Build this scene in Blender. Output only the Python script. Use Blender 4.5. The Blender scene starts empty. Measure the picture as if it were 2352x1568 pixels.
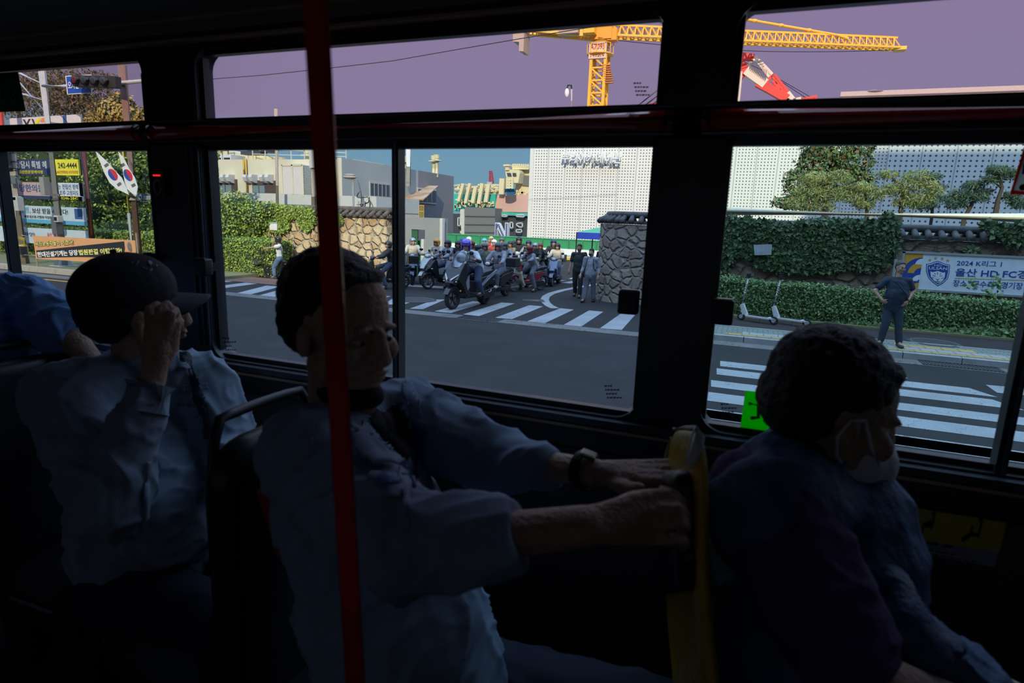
import bpy, bmesh, math, random
import numpy as np
from mathutils import Vector, Matrix, noise, Quaternion
sc = bpy.context.scene
COL = sc.collection
V = Vector
rnd = random.Random(7)

# ------------------------------------------------------------------ camera
F_PX = 1400.0
CAM_H = 2.5
def _frame():
    L = V((-3721, -414, F_PX)).normalized()
    D = V((-242, 6900, F_PX)); D = (D - D.dot(L) * L).normalized()
    X = -L; Z = -D; Y = Z.cross(X)
    if Y.z < 0: Y = -Y
    return X, Y, Z
CX, CY, CZ = _frame()
def ray(px, py):
    d = V((px - 1176, py - 784, F_PX))
    return V((d.dot(CX), d.dot(CY), d.dot(CZ)))
CAMP = V((0, 0, CAM_H))
def G(px, py, z=0.0):
    r = ray(px, py); return CAMP + r * ((z - CAM_H) / r.z)
def Q(px, py, y):
    r = ray(px, py); return CAMP + r * (y / r.y)
cam = bpy.data.cameras.new('camera')
camo = bpy.data.objects.new('camera', cam); COL.objects.link(camo)
cam.sensor_fit = 'HORIZONTAL'; cam.sensor_width = 36.0; cam.lens = 36.0 * F_PX / 2352.0
cam.clip_start = 0.02; cam.clip_end = 2000
# camera axes: right = row of x components, up = -y components, back = -z components
R = Matrix(((CX.x, -CX.y, -CX.z), (CY.x, -CY.y, -CY.z), (CZ.x, -CZ.y, -CZ.z)))
camo.matrix_world = Matrix.Translation(CAMP) @ R.to_4x4()
cam.dof.use_dof = True; cam.dof.focus_distance = 14.0; cam.dof.aperture_fstop = 5.0
sc.camera = camo

# ------------------------------------------------------------------ world, sun, exposure
w = bpy.data.worlds.new('World'); sc.world = w; w.use_nodes = True
nt = w.node_tree; nt.nodes.clear()
out = nt.nodes.new('ShaderNodeOutputWorld'); bg = nt.nodes.new('ShaderNodeBackground')
tc = nt.nodes.new('ShaderNodeTexCoord'); sep = nt.nodes.new('ShaderNodeSeparateXYZ')
ramp = nt.nodes.new('ShaderNodeValToRGB')
nt.links.new(tc.outputs['Generated'], sep.inputs[0]); nt.links.new(sep.outputs['Z'], ramp.inputs[0])
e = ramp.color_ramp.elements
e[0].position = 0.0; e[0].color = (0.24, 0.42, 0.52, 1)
e[1].position = 0.66; e[1].color = (1.5, 1.95, 2.8, 1)  # overbright zenith out of view, added to light the shade and the passengers
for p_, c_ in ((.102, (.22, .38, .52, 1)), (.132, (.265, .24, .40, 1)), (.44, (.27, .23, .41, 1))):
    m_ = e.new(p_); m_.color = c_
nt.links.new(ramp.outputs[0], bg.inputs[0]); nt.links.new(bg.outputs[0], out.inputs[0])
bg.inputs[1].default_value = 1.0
sun = bpy.data.lights.new('sun', 'SUN'); sun.energy = 4.3; sun.angle = math.radians(0.6); sun.color = (1, .84, .60)
suno = bpy.data.objects.new('sun', sun); COL.objects.link(suno)
SUN_D = V((-.28, .87, -.42)).normalized()
suno.rotation_euler = SUN_D.to_track_quat('-Z', 'Y').to_euler()
suno.location = (0, -60, 60)
sc.view_settings.view_transform = 'Standard'; sc.view_settings.look = 'None'
sc.view_settings.gamma = 1; sc.view_settings.exposure = 0.0
sc.cycles.max_bounces = 10; sc.cycles.transparent_max_bounces = 16; sc.cycles.diffuse_bounces = 5

# ------------------------------------------------------------------ materials
MATS = {}
def mat(name, col=(.5, .5, .5), rough=.6, metal=0.0, var=0.0, vscale=8.0, bump=0.0, bscale=40.0, emit=0.0, spec=.5, col2=None, coat=0.0, sheen=0.0):
    if name in MATS: return MATS[name]
    m = bpy.data.materials.new(name); m.use_nodes = True
    nt = m.node_tree; b = nt.nodes['Principled BSDF']
    b.inputs['Roughness'].default_value = rough; b.inputs['Metallic'].default_value = metal
    b.inputs['Specular IOR Level'].default_value = spec
    b.inputs['Coat Weight'].default_value = coat
    b.inputs['Base Color'].default_value = (*col, 1)
    tcn = nt.nodes.new('ShaderNodeTexCoord')
    n = nt.nodes.new('ShaderNodeTexNoise'); n.inputs['Scale'].default_value = vscale; n.inputs['Detail'].default_value = 5
    nt.links.new(tcn.outputs['Object'], n.inputs['Vector'])
    c2 = col2 if col2 else tuple(max(0, c * (1 - max(var, .08))) for c in col)
    mx = nt.nodes.new('ShaderNodeMix'); mx.data_type = 'RGBA'
    mx.inputs['A'].default_value = (*col, 1); mx.inputs['B'].default_value = (*c2, 1)
    rp = nt.nodes.new('ShaderNodeMapRange'); rp.inputs['From Min'].default_value = .35; rp.inputs['From Max'].default_value = .65
    nt.links.new(n.outputs[0], rp.inputs['Value']); nt.links.new(rp.outputs[0], mx.inputs['Factor'])
    nt.links.new(mx.outputs['Result'], b.inputs['Base Color'])
    if bump:
        n2 = nt.nodes.new('ShaderNodeTexNoise'); n2.inputs['Scale'].default_value = bscale; n2.inputs['Detail'].default_value = 4
        nt.links.new(tcn.outputs['Object'], n2.inputs['Vector'])
        bp = nt.nodes.new('ShaderNodeBump'); bp.inputs['Strength'].default_value = bump; bp.inputs['Distance'].default_value = .02
        nt.links.new(n2.outputs[0], bp.inputs['Height']); nt.links.new(bp.outputs[0], b.inputs['Normal'])
    if emit:
        b.inputs['Emission Color'].default_value = (*col, 1); b.inputs['Emission Strength'].default_value = emit
    m.diffuse_color = (*col, 1)
    MATS[name] = m
    return m
def glass_mat(name, tint, haze, hazecol, gloss=.08):
    m = bpy.data.materials.new(name); m.use_nodes = True
    nt = m.node_tree; nt.nodes.clear(); N = nt.nodes.new
    o = N('ShaderNodeOutputMaterial'); t = N('ShaderNodeBsdfTransparent'); t.inputs[0].default_value = (*tint, 1)
    g = N('ShaderNodeBsdfGlossy'); g.inputs['Roughness'].default_value = .02
    d = N('ShaderNodeBsdfDiffuse'); d.inputs[0].default_value = (*hazecol, 1)
    tcn = N('ShaderNodeTexCoord'); ns = N('ShaderNodeTexNoise'); ns.inputs['Scale'].default_value = 5; ns.inputs['Detail'].default_value = 6
    nt.links.new(tcn.outputs['Object'], ns.inputs['Vector'])
    mr = N('ShaderNodeMapRange'); mr.inputs['To Min'].default_value = 0; mr.inputs['To Max'].default_value = haze * 2
    nt.links.new(ns.outputs[0], mr.inputs['Value'])
    m1 = N('ShaderNodeMixShader'); nt.links.new(mr.outputs[0], m1.inputs[0]); nt.links.new(t.outputs[0], m1.inputs[1]); nt.links.new(d.outputs[0], m1.inputs[2])
    fr = N('ShaderNodeFresnel'); fr.inputs[0].default_value = 1.35
    mm = N('ShaderNodeMath'); mm.operation = 'MULTIPLY'; mm.inputs[1].default_value = gloss * 10
    nt.links.new(fr.outputs[0], mm.inputs[0])
    m2 = N('ShaderNodeMixShader'); nt.links.new(mm.outputs[0], m2.inputs[0]); nt.links.new(m1.outputs[0], m2.inputs[1]); nt.links.new(g.outputs[0], m2.inputs[2])
    nt.links.new(m2.outputs[0], o.inputs[0]); MATS[name] = m
    return m

def film_mat(name, col, k=.75):
    m = bpy.data.materials.new(name); m.use_nodes = True; nt = m.node_tree; nt.nodes.clear(); N = nt.nodes.new
    o = N('ShaderNodeOutputMaterial'); t = N('ShaderNodeBsdfTranslucent'); d = N('ShaderNodeBsdfDiffuse'); mx = N('ShaderNodeMixShader')
    t.inputs[0].default_value = (*col, 1); d.inputs[0].default_value = (*col, 1); mx.inputs[0].default_value = k
    nt.links.new(d.outputs[0], mx.inputs[1]); nt.links.new(t.outputs[0], mx.inputs[2]); nt.links.new(mx.outputs[0], o.inputs[0]); MATS[name] = m; return m
# ------------------------------------------------------------------ object helpers
def wloc(o):
    l = V((0, 0, 0))
    while o is not None: l += o.location; o = o.parent
    return l
def tag(o, label=None, cat=None, group=None, kind=None):
    if label: o['label'] = label
    if cat: o['category'] = cat
    if group: o['group'] = group
    if kind: o['kind'] = kind
    return o
def empty(name, loc, label=None, cat=None, group=None, kind=None, rz=0.0):
    o = bpy.data.objects.new(name, None); COL.objects.link(o); o.location = loc; o.rotation_euler = (0, 0, rz)
    o.empty_display_size = .1
    return tag(o, label, cat, group, kind)
def link(name, me, parent=None, loc=None):
    o = bpy.data.objects.new(name, me); COL.objects.link(o)
    if parent: o.parent = parent
    if loc is not None: o.location = loc
    return o
def basis(d, up=(0, 0, 1)):
    d = V(d).normalized(); up = V(up)
    if abs(d.dot(up.normalized())) > .98: up = V((0, 1, 0)) if abs(d.y) < .9 else V((1, 0, 0))
    a = d.cross(up).normalized(); b = a.cross(d).normalized()
    return a, b, d      # side, up, along
class MB:
    def __init__(s): s.v = []; s.f = []; s.m = []; s.cur = 0
    def add(s, vs, fs):
        n = len(s.v); s.v += [V(p) for p in vs]
        for f in fs: s.f.append(tuple(i + n for i in f)); s.m.append(s.cur)
        return s
    def box(s, c, size, rz=0.0, rot=None):
        c = V(c); h = V(size) / 2
        M = rot if rot is not None else Matrix.Rotation(rz, 3, 'Z')
        vs = [c + M @ V((x * h.x, y * h.y, z * h.z)) for x in (-1, 1) for y in (-1, 1) for z in (-1, 1)]
        return s.add(vs, [(0, 1, 3, 2), (4, 6, 7, 5), (0, 4, 5, 1), (2, 3, 7, 6), (0, 2, 6, 4), (1, 5, 7, 3)])
    def mm(s, a, b):
        a = V(a); b = V(b)
        return s.box((a + b) / 2, [abs(b[i] - a[i]) for i in range(3)])
    def bar(s, a, b, w, h=None, up=(0, 0, 1)):
        a = V(a); b = V(b); h = h or w; x, y, d = basis(b - a, up)
        vs = []
        for p in (a, b):
            for sx, sy in ((-1, -1), (1, -1), (1, 1), (-1, 1)): vs.append(p + x * sx * w / 2 + y * sy * h / 2)
        return s.add(vs, [(3, 2, 1, 0), (4, 5, 6, 7), (0, 1, 5, 4), (1, 2, 6, 5), (2, 3, 7, 6), (3, 0, 4, 7)])
    def tube(s, pts, r, seg=10, closed=False, up=(0, 0, 1)):
        pts = [V(p) for p in pts]; n = len(pts); rs = r if isinstance(r, (list, tuple)) else [r] * n
        vs = []; fs = []
        px = None
        for i, p in enumerate(pts):
            a = pts[(i - 1) % n] if (i > 0 or closed) else p; b = pts[(i + 1) % n] if (i < n - 1 or closed) else p
            d = (b - a).normalized()
            if px is None: x, y, _ = basis(d, up)
            else:
                x = (px - d * px.dot(d)).normalized(); y = d.cross(x)
            px = x
            for k in range(seg):
                t = 2 * math.pi * k / seg; vs.append(p + (x * math.cos(t) + y * math.sin(t)) * rs[i])
        m = n if closed else n - 1
        for i in range(m):
            for k in range(seg):
                a = i * seg + k; b = i * seg + (k + 1) % seg; j = (i + 1) % n
                fs.append((a, b, j * seg + (k + 1) % seg, j * seg + k))
        if not closed:
            fs.append(tuple(range(seg - 1, -1, -1))); fs.append(tuple((n - 1) * seg + k for k in range(seg)))
        return s.add(vs, fs)
    def prism(s, pts, off):
        pts = [V(p) for p in pts]; off = V(off); n = len(pts)
        nrm = V((0, 0, 0))
        for i in range(n): nrm += (pts[i]).cross(pts[(i + 1) % n])
        if nrm.dot(off) > 0: pts = pts[::-1]
        return s.add(pts + [p + off for p in pts], [tuple(range(n)), tuple(range(2 * n - 1, n - 1, -1))] + [((i + 1) % n, i, n + i, n + (i + 1) % n) for i in range(n)])
    def ell(s, c, r, rot=None, seg=16, rings=10):
        c = V(c); r = V(r) if not isinstance(r, (int, float)) else V((r, r, r)); M = rot if rot is not None else Matrix.Identity(3)
        vs = [c + M @ V((0, 0, -r.z))]
        for i in range(1, rings):
            t = -math.pi / 2 + math.pi * i / rings
            for k in range(seg):
                a = 2 * math.pi * k / seg
                vs.append(c + M @ V((r.x * math.cos(t) * math.cos(a), r.y * math.cos(t) * math.sin(a), r.z * math.sin(t))))
        vs.append(c + M @ V((0, 0, r.z))); fs = []
        for k in range(seg): fs.append((0, 1 + (k + 1) % seg, 1 + k))
        for i in range(rings - 2):
            for k in range(seg):
                a = 1 + i * seg + k; b = 1 + i * seg + (k + 1) % seg
                fs.append((a, b, b + seg, a + seg))
        t = len(vs) - 1
        for k in range(seg): fs.append((t - seg + k, t - seg + (k + 1) % seg, t))
        return s.add(vs, fs)
    def cap(s, a, b, ra, rb=None, seg=14, flat=1.0, up=(0, 0, 1)):
        """capsule from a to b, radii ra -> rb; flat scales along 'up'"""
        a = V(a); b = V(b); rb = ra if rb is None else rb
        if (b - a).length < 1e-5: b = a + V((0, 0, 1e-4))
        x, y, d = basis(b - a, up); vs = [a - d * ra]; rows = []
        for i in (-60, -30, 0):
            t = math.radians(i); rows.append((a + d * ra * math.sin(t), ra * math.cos(t)))
        for i in (0, 30, 60):
            t = math.radians(i); rows.append((b + d * rb * math.sin(t), rb * math.cos(t)))
        for c, r in rows:
            for k in range(seg):
                t = 2 * math.pi * k / seg; vs.append(c + x * r * math.cos(t) + y * r * flat * math.sin(t))
        vs.append(b + d * rb); fs = []
        for k in range(seg): fs.append((0, 1 + (k + 1) % seg, 1 + k))
        for i in range(len(rows) - 1):
            for k in range(seg):
                p = 1 + i * seg + k; q = 1 + i * seg + (k + 1) % seg; fs.append((p, q, q + seg, p + seg))
        t = len(vs) - 1
        for k in range(seg): fs.append((t - seg + k, t - seg + (k + 1) % seg, t))
        return s.add(vs, fs)
    def lathe(s, c, prof, seg=24, axis=(0, 0, 1)):
        c = V(c); x, y, d = basis(axis); vs = []; fs = []
        for h, r in prof:
            for k in range(seg):
                t = 2 * math.pi * k / seg; vs.append(c + d * h + (x * math.cos(t) + y * math.sin(t)) * r)
        for i in range(len(prof) - 1):
            for k in range(seg): fs.append((i * seg + k, i * seg + (k + 1) % seg, (i + 1) * seg + (k + 1) % seg, (i + 1) * seg + k))
        fs.append(tuple(range(seg - 1, -1, -1))); fs.append(tuple((len(prof) - 1) * seg + k for k in range(seg)))
        return s.add(vs, fs)
    def mesh(s, name, off=None):
        me = bpy.data.meshes.new(name)
        off = off or V((0, 0, 0))
        me.from_pydata([tuple(p - off) for p in s.v], [], s.f)
        if any(s.m): me.polygons.foreach_set('material_index', s.m)
        me.update(); return me
    def build(s, name, mats, parent=None, world=True, smooth=False, bevel=0.0, loc=None):
        off = wloc(parent) if (parent and world) else V((0, 0, 0))
        if loc is not None: off = off + V(loc)
        me = s.mesh(name, off)
        for m in (mats if isinstance(mats, (list, tuple)) else [mats]): me.materials.append(m)
        if smooth: me.shade_smooth()
        if bevel:
            bm = bmesh.new(); bm.from_mesh(me)
            bmesh.ops.remove_doubles(bm, verts=bm.verts, dist=1e-6)
            bmesh.ops.bevel(bm, geom=bm.edges[:], offset=bevel, segments=2, affect='EDGES', profile=.6, clamp_overlap=True)
            bm.to_mesh(me); bm.free()
            me.shade_smooth() if smooth else None
        return link(name, me, parent, loc)
    def remesh(s, name, mats, parent=None, voxel=.01, sm=4, world=True, disp=None, deform=None):
        off = wloc(parent) if (parent and world) else V((0, 0, 0))
        me = s.mesh('tmp', off)
        o = bpy.data.objects.new('tmp', me); COL.objects.link(o)
        r = o.modifiers.new('r', 'REMESH'); r.mode = 'VOXEL'; r.voxel_size = voxel; r.use_smooth_shade = True
        if sm:
            k = o.modifiers.new('s', 'SMOOTH'); k.factor = .5; k.iterations = sm
        dg = bpy.context.evaluated_depsgraph_get()
        m2 = bpy.data.meshes.new_from_object(o.evaluated_get(dg)); m2.name = name
        bpy.data.objects.remove(o); bpy.data.meshes.remove(me)
        n = len(m2.vertices)
        if deform or disp:
            co = np.empty(n * 3); m2.vertices.foreach_get('co', co); co = co.reshape(-1, 3) + np.array(off)
            if deform: co = deform(co)
            if disp:
                nn = np.empty(n * 3); m2.vertices.foreach_get('normal', nn); nn = nn.reshape(-1, 3)
                co = co + nn * disp(co)[:, None]
            m2.vertices.foreach_set('co', (co - np.array(off)).ravel()); m2.update()
        m2.materials.clear()
        for m in (mats if isinstance(mats, (list, tuple)) else [mats]): m2.materials.append(m)
        m2.shade_smooth()
        return link(name, m2, parent)
def npmesh(name, verts, faces, mats, parent=None, midx=None, world=True):
    """verts Nx3, faces MxK (same K)"""
    off = np.array(wloc(parent)) if (parent and world) else np.zeros(3)
    me = bpy.data.meshes.new(name); verts = np.asarray(verts, float) - off; faces = np.asarray(faces, np.int32); K = faces.shape[1]
    me.vertices.add(len(verts)); me.vertices.foreach_set('co', verts.ravel())
    me.loops.add(faces.size); me.loops.foreach_set('vertex_index', faces.ravel())
    me.polygons.add(len(faces)); me.polygons.foreach_set('loop_start', np.arange(0, faces.size, K, dtype=np.int32))
    if midx is not None: me.polygons.foreach_set('material_index', np.asarray(midx, np.int32))
    me.update(calc_edges=True); me.validate()
    for m in (mats if isinstance(mats, (list, tuple)) else [mats]): me.materials.append(m)
    return link(name, me, parent)
NR = np.random.RandomState(3)
def leaves(name, pts, nrm, size, mats, parent=None, jitter=.6, nm=None, aspect=1.6, droop=0.0, seed=1):
    """pointed leaves (two quads folded) at pts, roughly facing nrm"""
    rs = np.random.RandomState(seed); n = len(pts)
    N = nrm + rs.normal(0, jitter, (n, 3)); N /= np.linalg.norm(N, axis=1)[:, None] + 1e-9
    T = rs.normal(0, 1, (n, 3)); T[:, 2] -= droop; T -= (T * N).sum(1)[:, None] * N; T /= np.linalg.norm(T, axis=1)[:, None] + 1e-9
    B = np.cross(N, T); s = size * rs.uniform(.6, 1.3, n)[:, None]
    a = pts; b = pts + T * s * .5 + B * s * .5 / aspect; c = pts + T * s - N * s * .15; d = pts + T * s * .5 - B * s * .5 / aspect
    vs = np.stack([a, b, c, d], 1).reshape(-1, 3); fs = np.arange(4 * n).reshape(-1, 4)
    k = len(mats) if isinstance(mats, (list, tuple)) else 1
    mi = rs.randint(0, k, n) if nm is None else nm
    return npmesh(name, vs, fs, mats, parent, mi)
_fc = {}
def text(body, p0, p1, height, m, name='lettering', parent=None, depth=.004, up=None, bold=0.0, squash=None, align='LEFT', tilt=None):
    """lettering whose baseline runs from p0 towards p1; scaled so that it spans p0..p1 and has the given height"""
    p0 = V(p0); p1 = V(p1)
    c = bpy.data.curves.new('t', 'FONT'); c.body = body; c.extrude = .5; c.offset = bold; c.resolution_u = 2
    o = bpy.data.objects.new('t', c); COL.objects.link(o)
    dg = bpy.context.evaluated_depsgraph_get(); me = bpy.data.meshes.new_from_object(o.evaluated_get(dg))
    bpy.data.objects.remove(o)
    n = len(me.vertices)
    if n == 0: return None
    co = np.empty(n * 3); me.vertices.foreach_get('co', co); co = co.reshape(-1, 3)
    mn = co.min(0); mx = co.max(0); co = (co - mn) / np.maximum(mx - mn, 1e-6)
    x = (p1 - p0); upv = V(up) if up is not None else V((0, 0, 1)); upv = (upv - x.normalized() * upv.dot(x.normalized())).normalized()
    z = x.cross(upv).normalized()          # towards the reader
    off = np.array(wloc(parent)) if parent else np.zeros(3)
    W = np.array(p0) + co[:, :1] * np.array(x) + co[:, 1:2] * np.array(upv) * height + co[:, 2:3] * np.array(z) * depth
    me.vertices.foreach_set('co', (W - off).ravel()); me.update(); me.materials.clear(); me.materials.append(m)
    return link(name, me, parent)
def copy_tree(o, parent=None):
    c = o.copy(); COL.objects.link(c)
    if parent: c.parent = parent
    for ch in list(o.children): copy_tree(ch, c)
    return c
def pprism(pix, Y, thick, mb=None):
    """polygon given by image points on the plane y=Y, given real thickness away from the road"""
    mb = mb or MB(); return mb.prism([Q(x, y, Y) for x, y in pix], (0, thick, 0))

# common materials
BLK = mat('black_plastic', (.012, .013, .015), .45)
RUB = mat('tyre_rubber', (.018, .018, .02), .85)
STEEL = mat('brushed_steel', (.45, .46, .48), .35, .9)
WHITE = mat('white_paint', (.75, .75, .73), .5)
GREY = mat('grey_paint', (.32, .33, .34), .6)
# ================================================================== THE BUS
YW = 1.5                     # inner face of the window wall
TH = .07
dark_trim = mat('dark_bus_trim', (.022, .024, .028), .38, bump=.1, bscale=300)
panel_m = mat('grey_side_panel', (.055, .052, .05), .6, bump=.15, bscale=250)
ceil_m = mat('ceiling_liner', (.24, .24, .23), .75, bump=.2, bscale=180)
rubber = mat('window_gasket', (.02, .022, .026), .3)
alu = mat('anodised_aluminium', (.16, .18, .21), .32, .8)
red_m = mat('red_lacquer', (.85, .03, .025), .26, coat=.5)
chrome = mat('chrome', (.7, .7, .72), .12, 1.0)
def wq(px, py): return Q(px, py, YW)
def avgx(*p): return sum(wq(*q).x for q in p) / len(p)
def avgz(*p): return sum(wq(*q).z for q in p) / len(p)
ZB = avgz((500, 820), (1440, 965))            # glass bottom
ZT = avgz((430, 112), (1480, 28))             # glass top
ZL1 = avgz((455, 330), (1505, 322)); ZU0 = avgz((445, 280), (1512, 250))
XE = 1.9; XS = -4.6                           # ends of the side wall built
XA = [XS, avgx((325, 285), (370, 620)), avgx((440, 200), (490, 700)), avgx((1515, 200), (1473, 880)), avgx((1680, 200), (1608, 940)), XE]
ZF = 1.02; ZC = ZT + .17
wall = MB()
yo = YW + TH
wall.mm((XS, YW, ZF - .5), (XE, yo, ZB)); wall.mm((XS, YW, ZT), (XE, yo, ZC + .08))
wall.mm((XA[1], YW, ZB), (XA[2], yo, ZT)); wall.mm((XA[3], YW, ZB), (XA[4], yo, ZT))
wall.mm((XS, YW, ZL1), (XE, yo, ZU0))
def fillet(cx, cz, sx, sz, r):
    """fills a window corner at (cx,cz); the opening lies towards (sx,sz)"""
    pts = [V((cx, YW, cz))]
    for i in range(9):
        t = math.pi / 2 * i / 8
        pts.append(V((cx + sx * (r - r * math.sin(t)), YW, cz + sz * (r - r * math.cos(t)))))
    wall.prism(pts, (0, TH, 0))
for x, s in ((XA[1], -1), (XA[2], 1), (XA[3], -1), (XA[4], 1)):
    fillet(x, ZT, s, -1, .055); fillet(x, ZB, s, 1, .06)
wo = wall.build('wall_right', dark_trim); tag(wo, kind='structure')
lp = MB().mm((XS, YW - .012, ZF), (XE, YW - .001, ZB - .10)).build('side_panel', panel_m, wo)
# trims along the wall: thin lit edges above and below the panes
tr = MB()
for z, d in ((ZB - .035, .018), (ZT + .022, .026), (ZT + .075, .04)): tr.box(((XS + XE) / 2, YW - d / 2, z), (XE - XS, d, .008))
tag(tr.build('trim_1', mat('bronze_edge_trim', (.55, .33, .18), .35, .2)), kind='structure')
# sills
si = MB(); si.box(((XS + XE) / 2, YW - .012, ZB - .015), (XE - XS, .024, .018)); tag(si.build('trim_2', mat('window_sill_trim', (.05, .055, .065), .25)), kind='structure')
# windows: frame, upper tinted pane, lower panes
low_tint = (.86, .91, .93)
g_low = glass_mat('clear_window_glass', low_tint, .012, (.5, .6, .65), .025)
g_up = glass_mat('violet_tinted_glass', (.98, .92, .93), .01, (.5, .4, .5), .03)
g_grn = glass_mat('greenish_window_glass', (.82, .915, .915), .015, (.4, .6, .6), .025)
def win(n, x0, x1, divs, tint, ped):
    r = empty('window_%d' % n, ((x0 + x1) / 2, YW + .03, ZB), kind='structure')
    fr = MB(); t = .014; y0 = YW + .02; y1 = YW + .045
    for z0, z1 in ((ZB, ZL1), (ZU0, ZT)):
        fr.mm((x0, y0, z0), (x1, y1, z0 + t)); fr.mm((x0, y0, z1 - t), (x1, y1, z1))
        fr.mm((x0, y0, z0), (x0 + t, y1, z1)); fr.mm((x1 - t, y0, z0), (x1, y1, z1))
    fr.build('window_frame', rubber, r)
    MB().mm((x0, YW + .032, ZU0), (x1, YW + .037, ZT)).build('tinted_upper_pane', g_up, r)
    xs = [x0] + divs + [x1]
    for i in range(len(xs) - 1):
        MB().mm((xs[i], YW + .030 + .006 * (i % 2), ZB), (xs[i + 1], YW + .035 + .006 * (i % 2), ZL1)).build('lower_pane', tint, r)
    for d in divs:
        m = MB(); m.mm((d - .014, YW + .004, ZB), (d + .007, YW + .04, ZL1)); m.build('sash_bar', rubber, r)
        m = MB(); m.mm((d - .004, YW - .002, ZB), (d + .002, YW + .004, ZL1)); m.build('sash_edge', alu, r)
    return r
w1 = win(1, XS, XA[1], [avgx((5, 360), (52, 620)) - .062], g_low, 0)
w2 = win(2, XA[2], XA[3], [avgx((908, 340), (934, 840)) - .018], g_low, 0)
w3 = win(3, XA[4], XE, [avgx((2338, 900), (2315, 1060))], g_grn, 0)
# vertical rubber/alu channels beside window 2
m = MB()
for dx in (-.055, -.03, -.008): m.mm((XA[2] + dx, YW - .006, ZB + .03), (XA[2] + dx + .006, YW - .0005, ZL1))
m.mm((XA[1] + .004, YW - .006, ZB + .03), (XA[1] + .010, YW - .0005, ZT - .06))
tag(m.build('trim_3', mat('teal_grey_channel', (.07, .10, .12), .3, .4)), kind='structure')
# red luggage/grab rail along the wall between the panes
zr = (ZL1 + ZU0) / 2 + .004; RR = (ZU0 - ZL1) * .36
def hrail(x0, x1, lab):
    r = empty('grab_rail', ((x0 + x1) / 2, YW - .03, zr), lab, 'rail', 'red rails between the panes')
    m = MB(); m.tube([(x0, YW - RR * .6, zr), (x1, YW - RR * .6, zr)], RR, 20); m.build('rail_tube', red_m, r, smooth=True)
    for x in (x0, x1):
        m = MB(); m.tube([(x - .018, YW - RR * .6, zr), (x + .018, YW - RR * .6, zr)], RR * 1.12, 20); m.build('end_collar', BLK, r, smooth=True)
    m = MB(); m.mm((x0, YW - .012, zr + RR * 1.2), (x1, YW - .001, zr + RR * 1.2 + .004)); m.mm((x0, YW - .012, zr - RR * 1.25), (x1, YW - .001, zr - RR * 1.25 + .004)); m.build('edge_strip', alu, r)
xa = avgx((335, 300)); xb = avgx((1550, 275)); xc = avgx((1615, 270))
hrail(XS + .05, xa, 'dark red horizontal rail across the window at the far left')
hrail(xa + .04, xb, 'long dark red horizontal rail across the middle bus window')
hrail(xc, XE - .05, 'dark red horizontal rail across the right bus window')
# latches on the sliding panes
def latch(px, py, w_, h_, lab):
    c = wq(px, py); r = empty('window_latch', c + V((0, -.02, -h_ / 2)), lab, 'latch')
    MB().box(c + V((0, -.028, 0)), (w_, .035, h_)).build('latch_grip', BLK, r, bevel=.006, smooth=True)
    MB().box(c + V((0, -.002, 0)), (w_ * .6, .03, h_ * .5)).build('latch_mount', rubber, r)
    m = MB(); m.box(c + V((0, -.034, h_ / 2 + .001)), (w_ * .8, .014, .003)); m.build('latch_lip', alu, r)
latch(1449, 690, .048, .058, 'black window latch left of the broad dark pillar beside the riders view')
latch(1661, 712, .048, .058, 'black window latch right of the broad dark pillar by the kick scooters')
latch(483, 612, .05, .055, 'black window latch by the capped man, left edge of middle window')
latch(360, 590, .03, .03, 'small black window catch just behind the cap brim')
# emergency hammer holder with red light
c = wq(378, 420); r = empty('emergency_hammer', c - V((0, 0, .05)), 'black emergency hammer holder with a glowing red light on the left pillar', 'hammer')
MB().box(c + V((0, -.012, 0)), (.05, .022, .085)).build('holder', BLK, r, bevel=.006)
MB().box(c + V((-.003, -.025, .022)), (.03, .004, .005)).build('indicator_light', mat('red_led', (1, .03, .02), .4, emit=.9), r, bevel=.0015)
pts = [c + V((.014 * math.cos(t), -.026, -.015 + .02 * math.sin(t))) for t in [i * 2 * math.pi / 18 for i in range(18)]]
MB().tube(pts, .004, 8, closed=True).build('hammer_handle', mat('grey_handle', (.16, .15, .13), .4), r, smooth=True)
# ceiling, floor, opposite wall, ends
tag(MB().mm((XS, -1.2, ZC), (XE, YW, ZC + .06)).build('ceiling', ceil_m), kind='structure')
cv = MB()
prof = []
for i in range(9):
    t = math.pi / 2 * i / 8; prof.append((YW - .16 * (1 - math.sin(t)), ZC - .12 * (1 - math.cos(t))))
for i in range(8):
    (y0, z0), (y1, z1) = prof[i], prof[i + 1]
    cv.add([(XS, y0, z0), (XE, y0, z0), (XE, y1, z1), (XS, y1, z1)], [(3, 2, 1, 0)])
cv.add([(XS, y, z) for y, z in prof] + [(XS, YW, ZC)], [tuple(range(10))])
co_ = cv.build('trim_4', ceil_m, smooth=True); tag(co_, kind='structure')
tag(MB().mm((XS, -1.2, ZF - .06), (XE, YW, ZF)).build('floor', mat('grey_bus_floor', (.05, .05, .055), .6, bump=.2)), kind='structure')
ow = MB(); ow.mm((XS, -1.27, ZF - .5), (XE, -1.2, 1.9)); ow.mm((XS, -1.27, 2.95), (XE, -1.2, ZC + .1))
for x in (XS + .1, -2.4, -.9, .6, XE - .1): ow.mm((x - .12, -1.27, 1.95), (x + .12, -1.2, ZC))
tag(ow.build('wall_left', dark_trim), kind='structure')
tag(MB().mm((XS, -1.24, 1.98), (XE, -1.235, 2.96)).build('window_4', glass_mat('dark_tinted_glass', (.74, .70, .66), .01, (.2, .2, .2), .03)), kind='structure')
tag(MB().mm((XS - .06, -1.27, ZF - .5), (XS, YW + TH, ZC + .1)).build('wall_back', dark_trim), kind='structure')
fw = MB(); fw.mm((XE, -1.27, ZF - .5), (XE + .06, YW + TH, ZC + .1)); tag(fw.build('wall_front', dark_trim), kind='structure')
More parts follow.
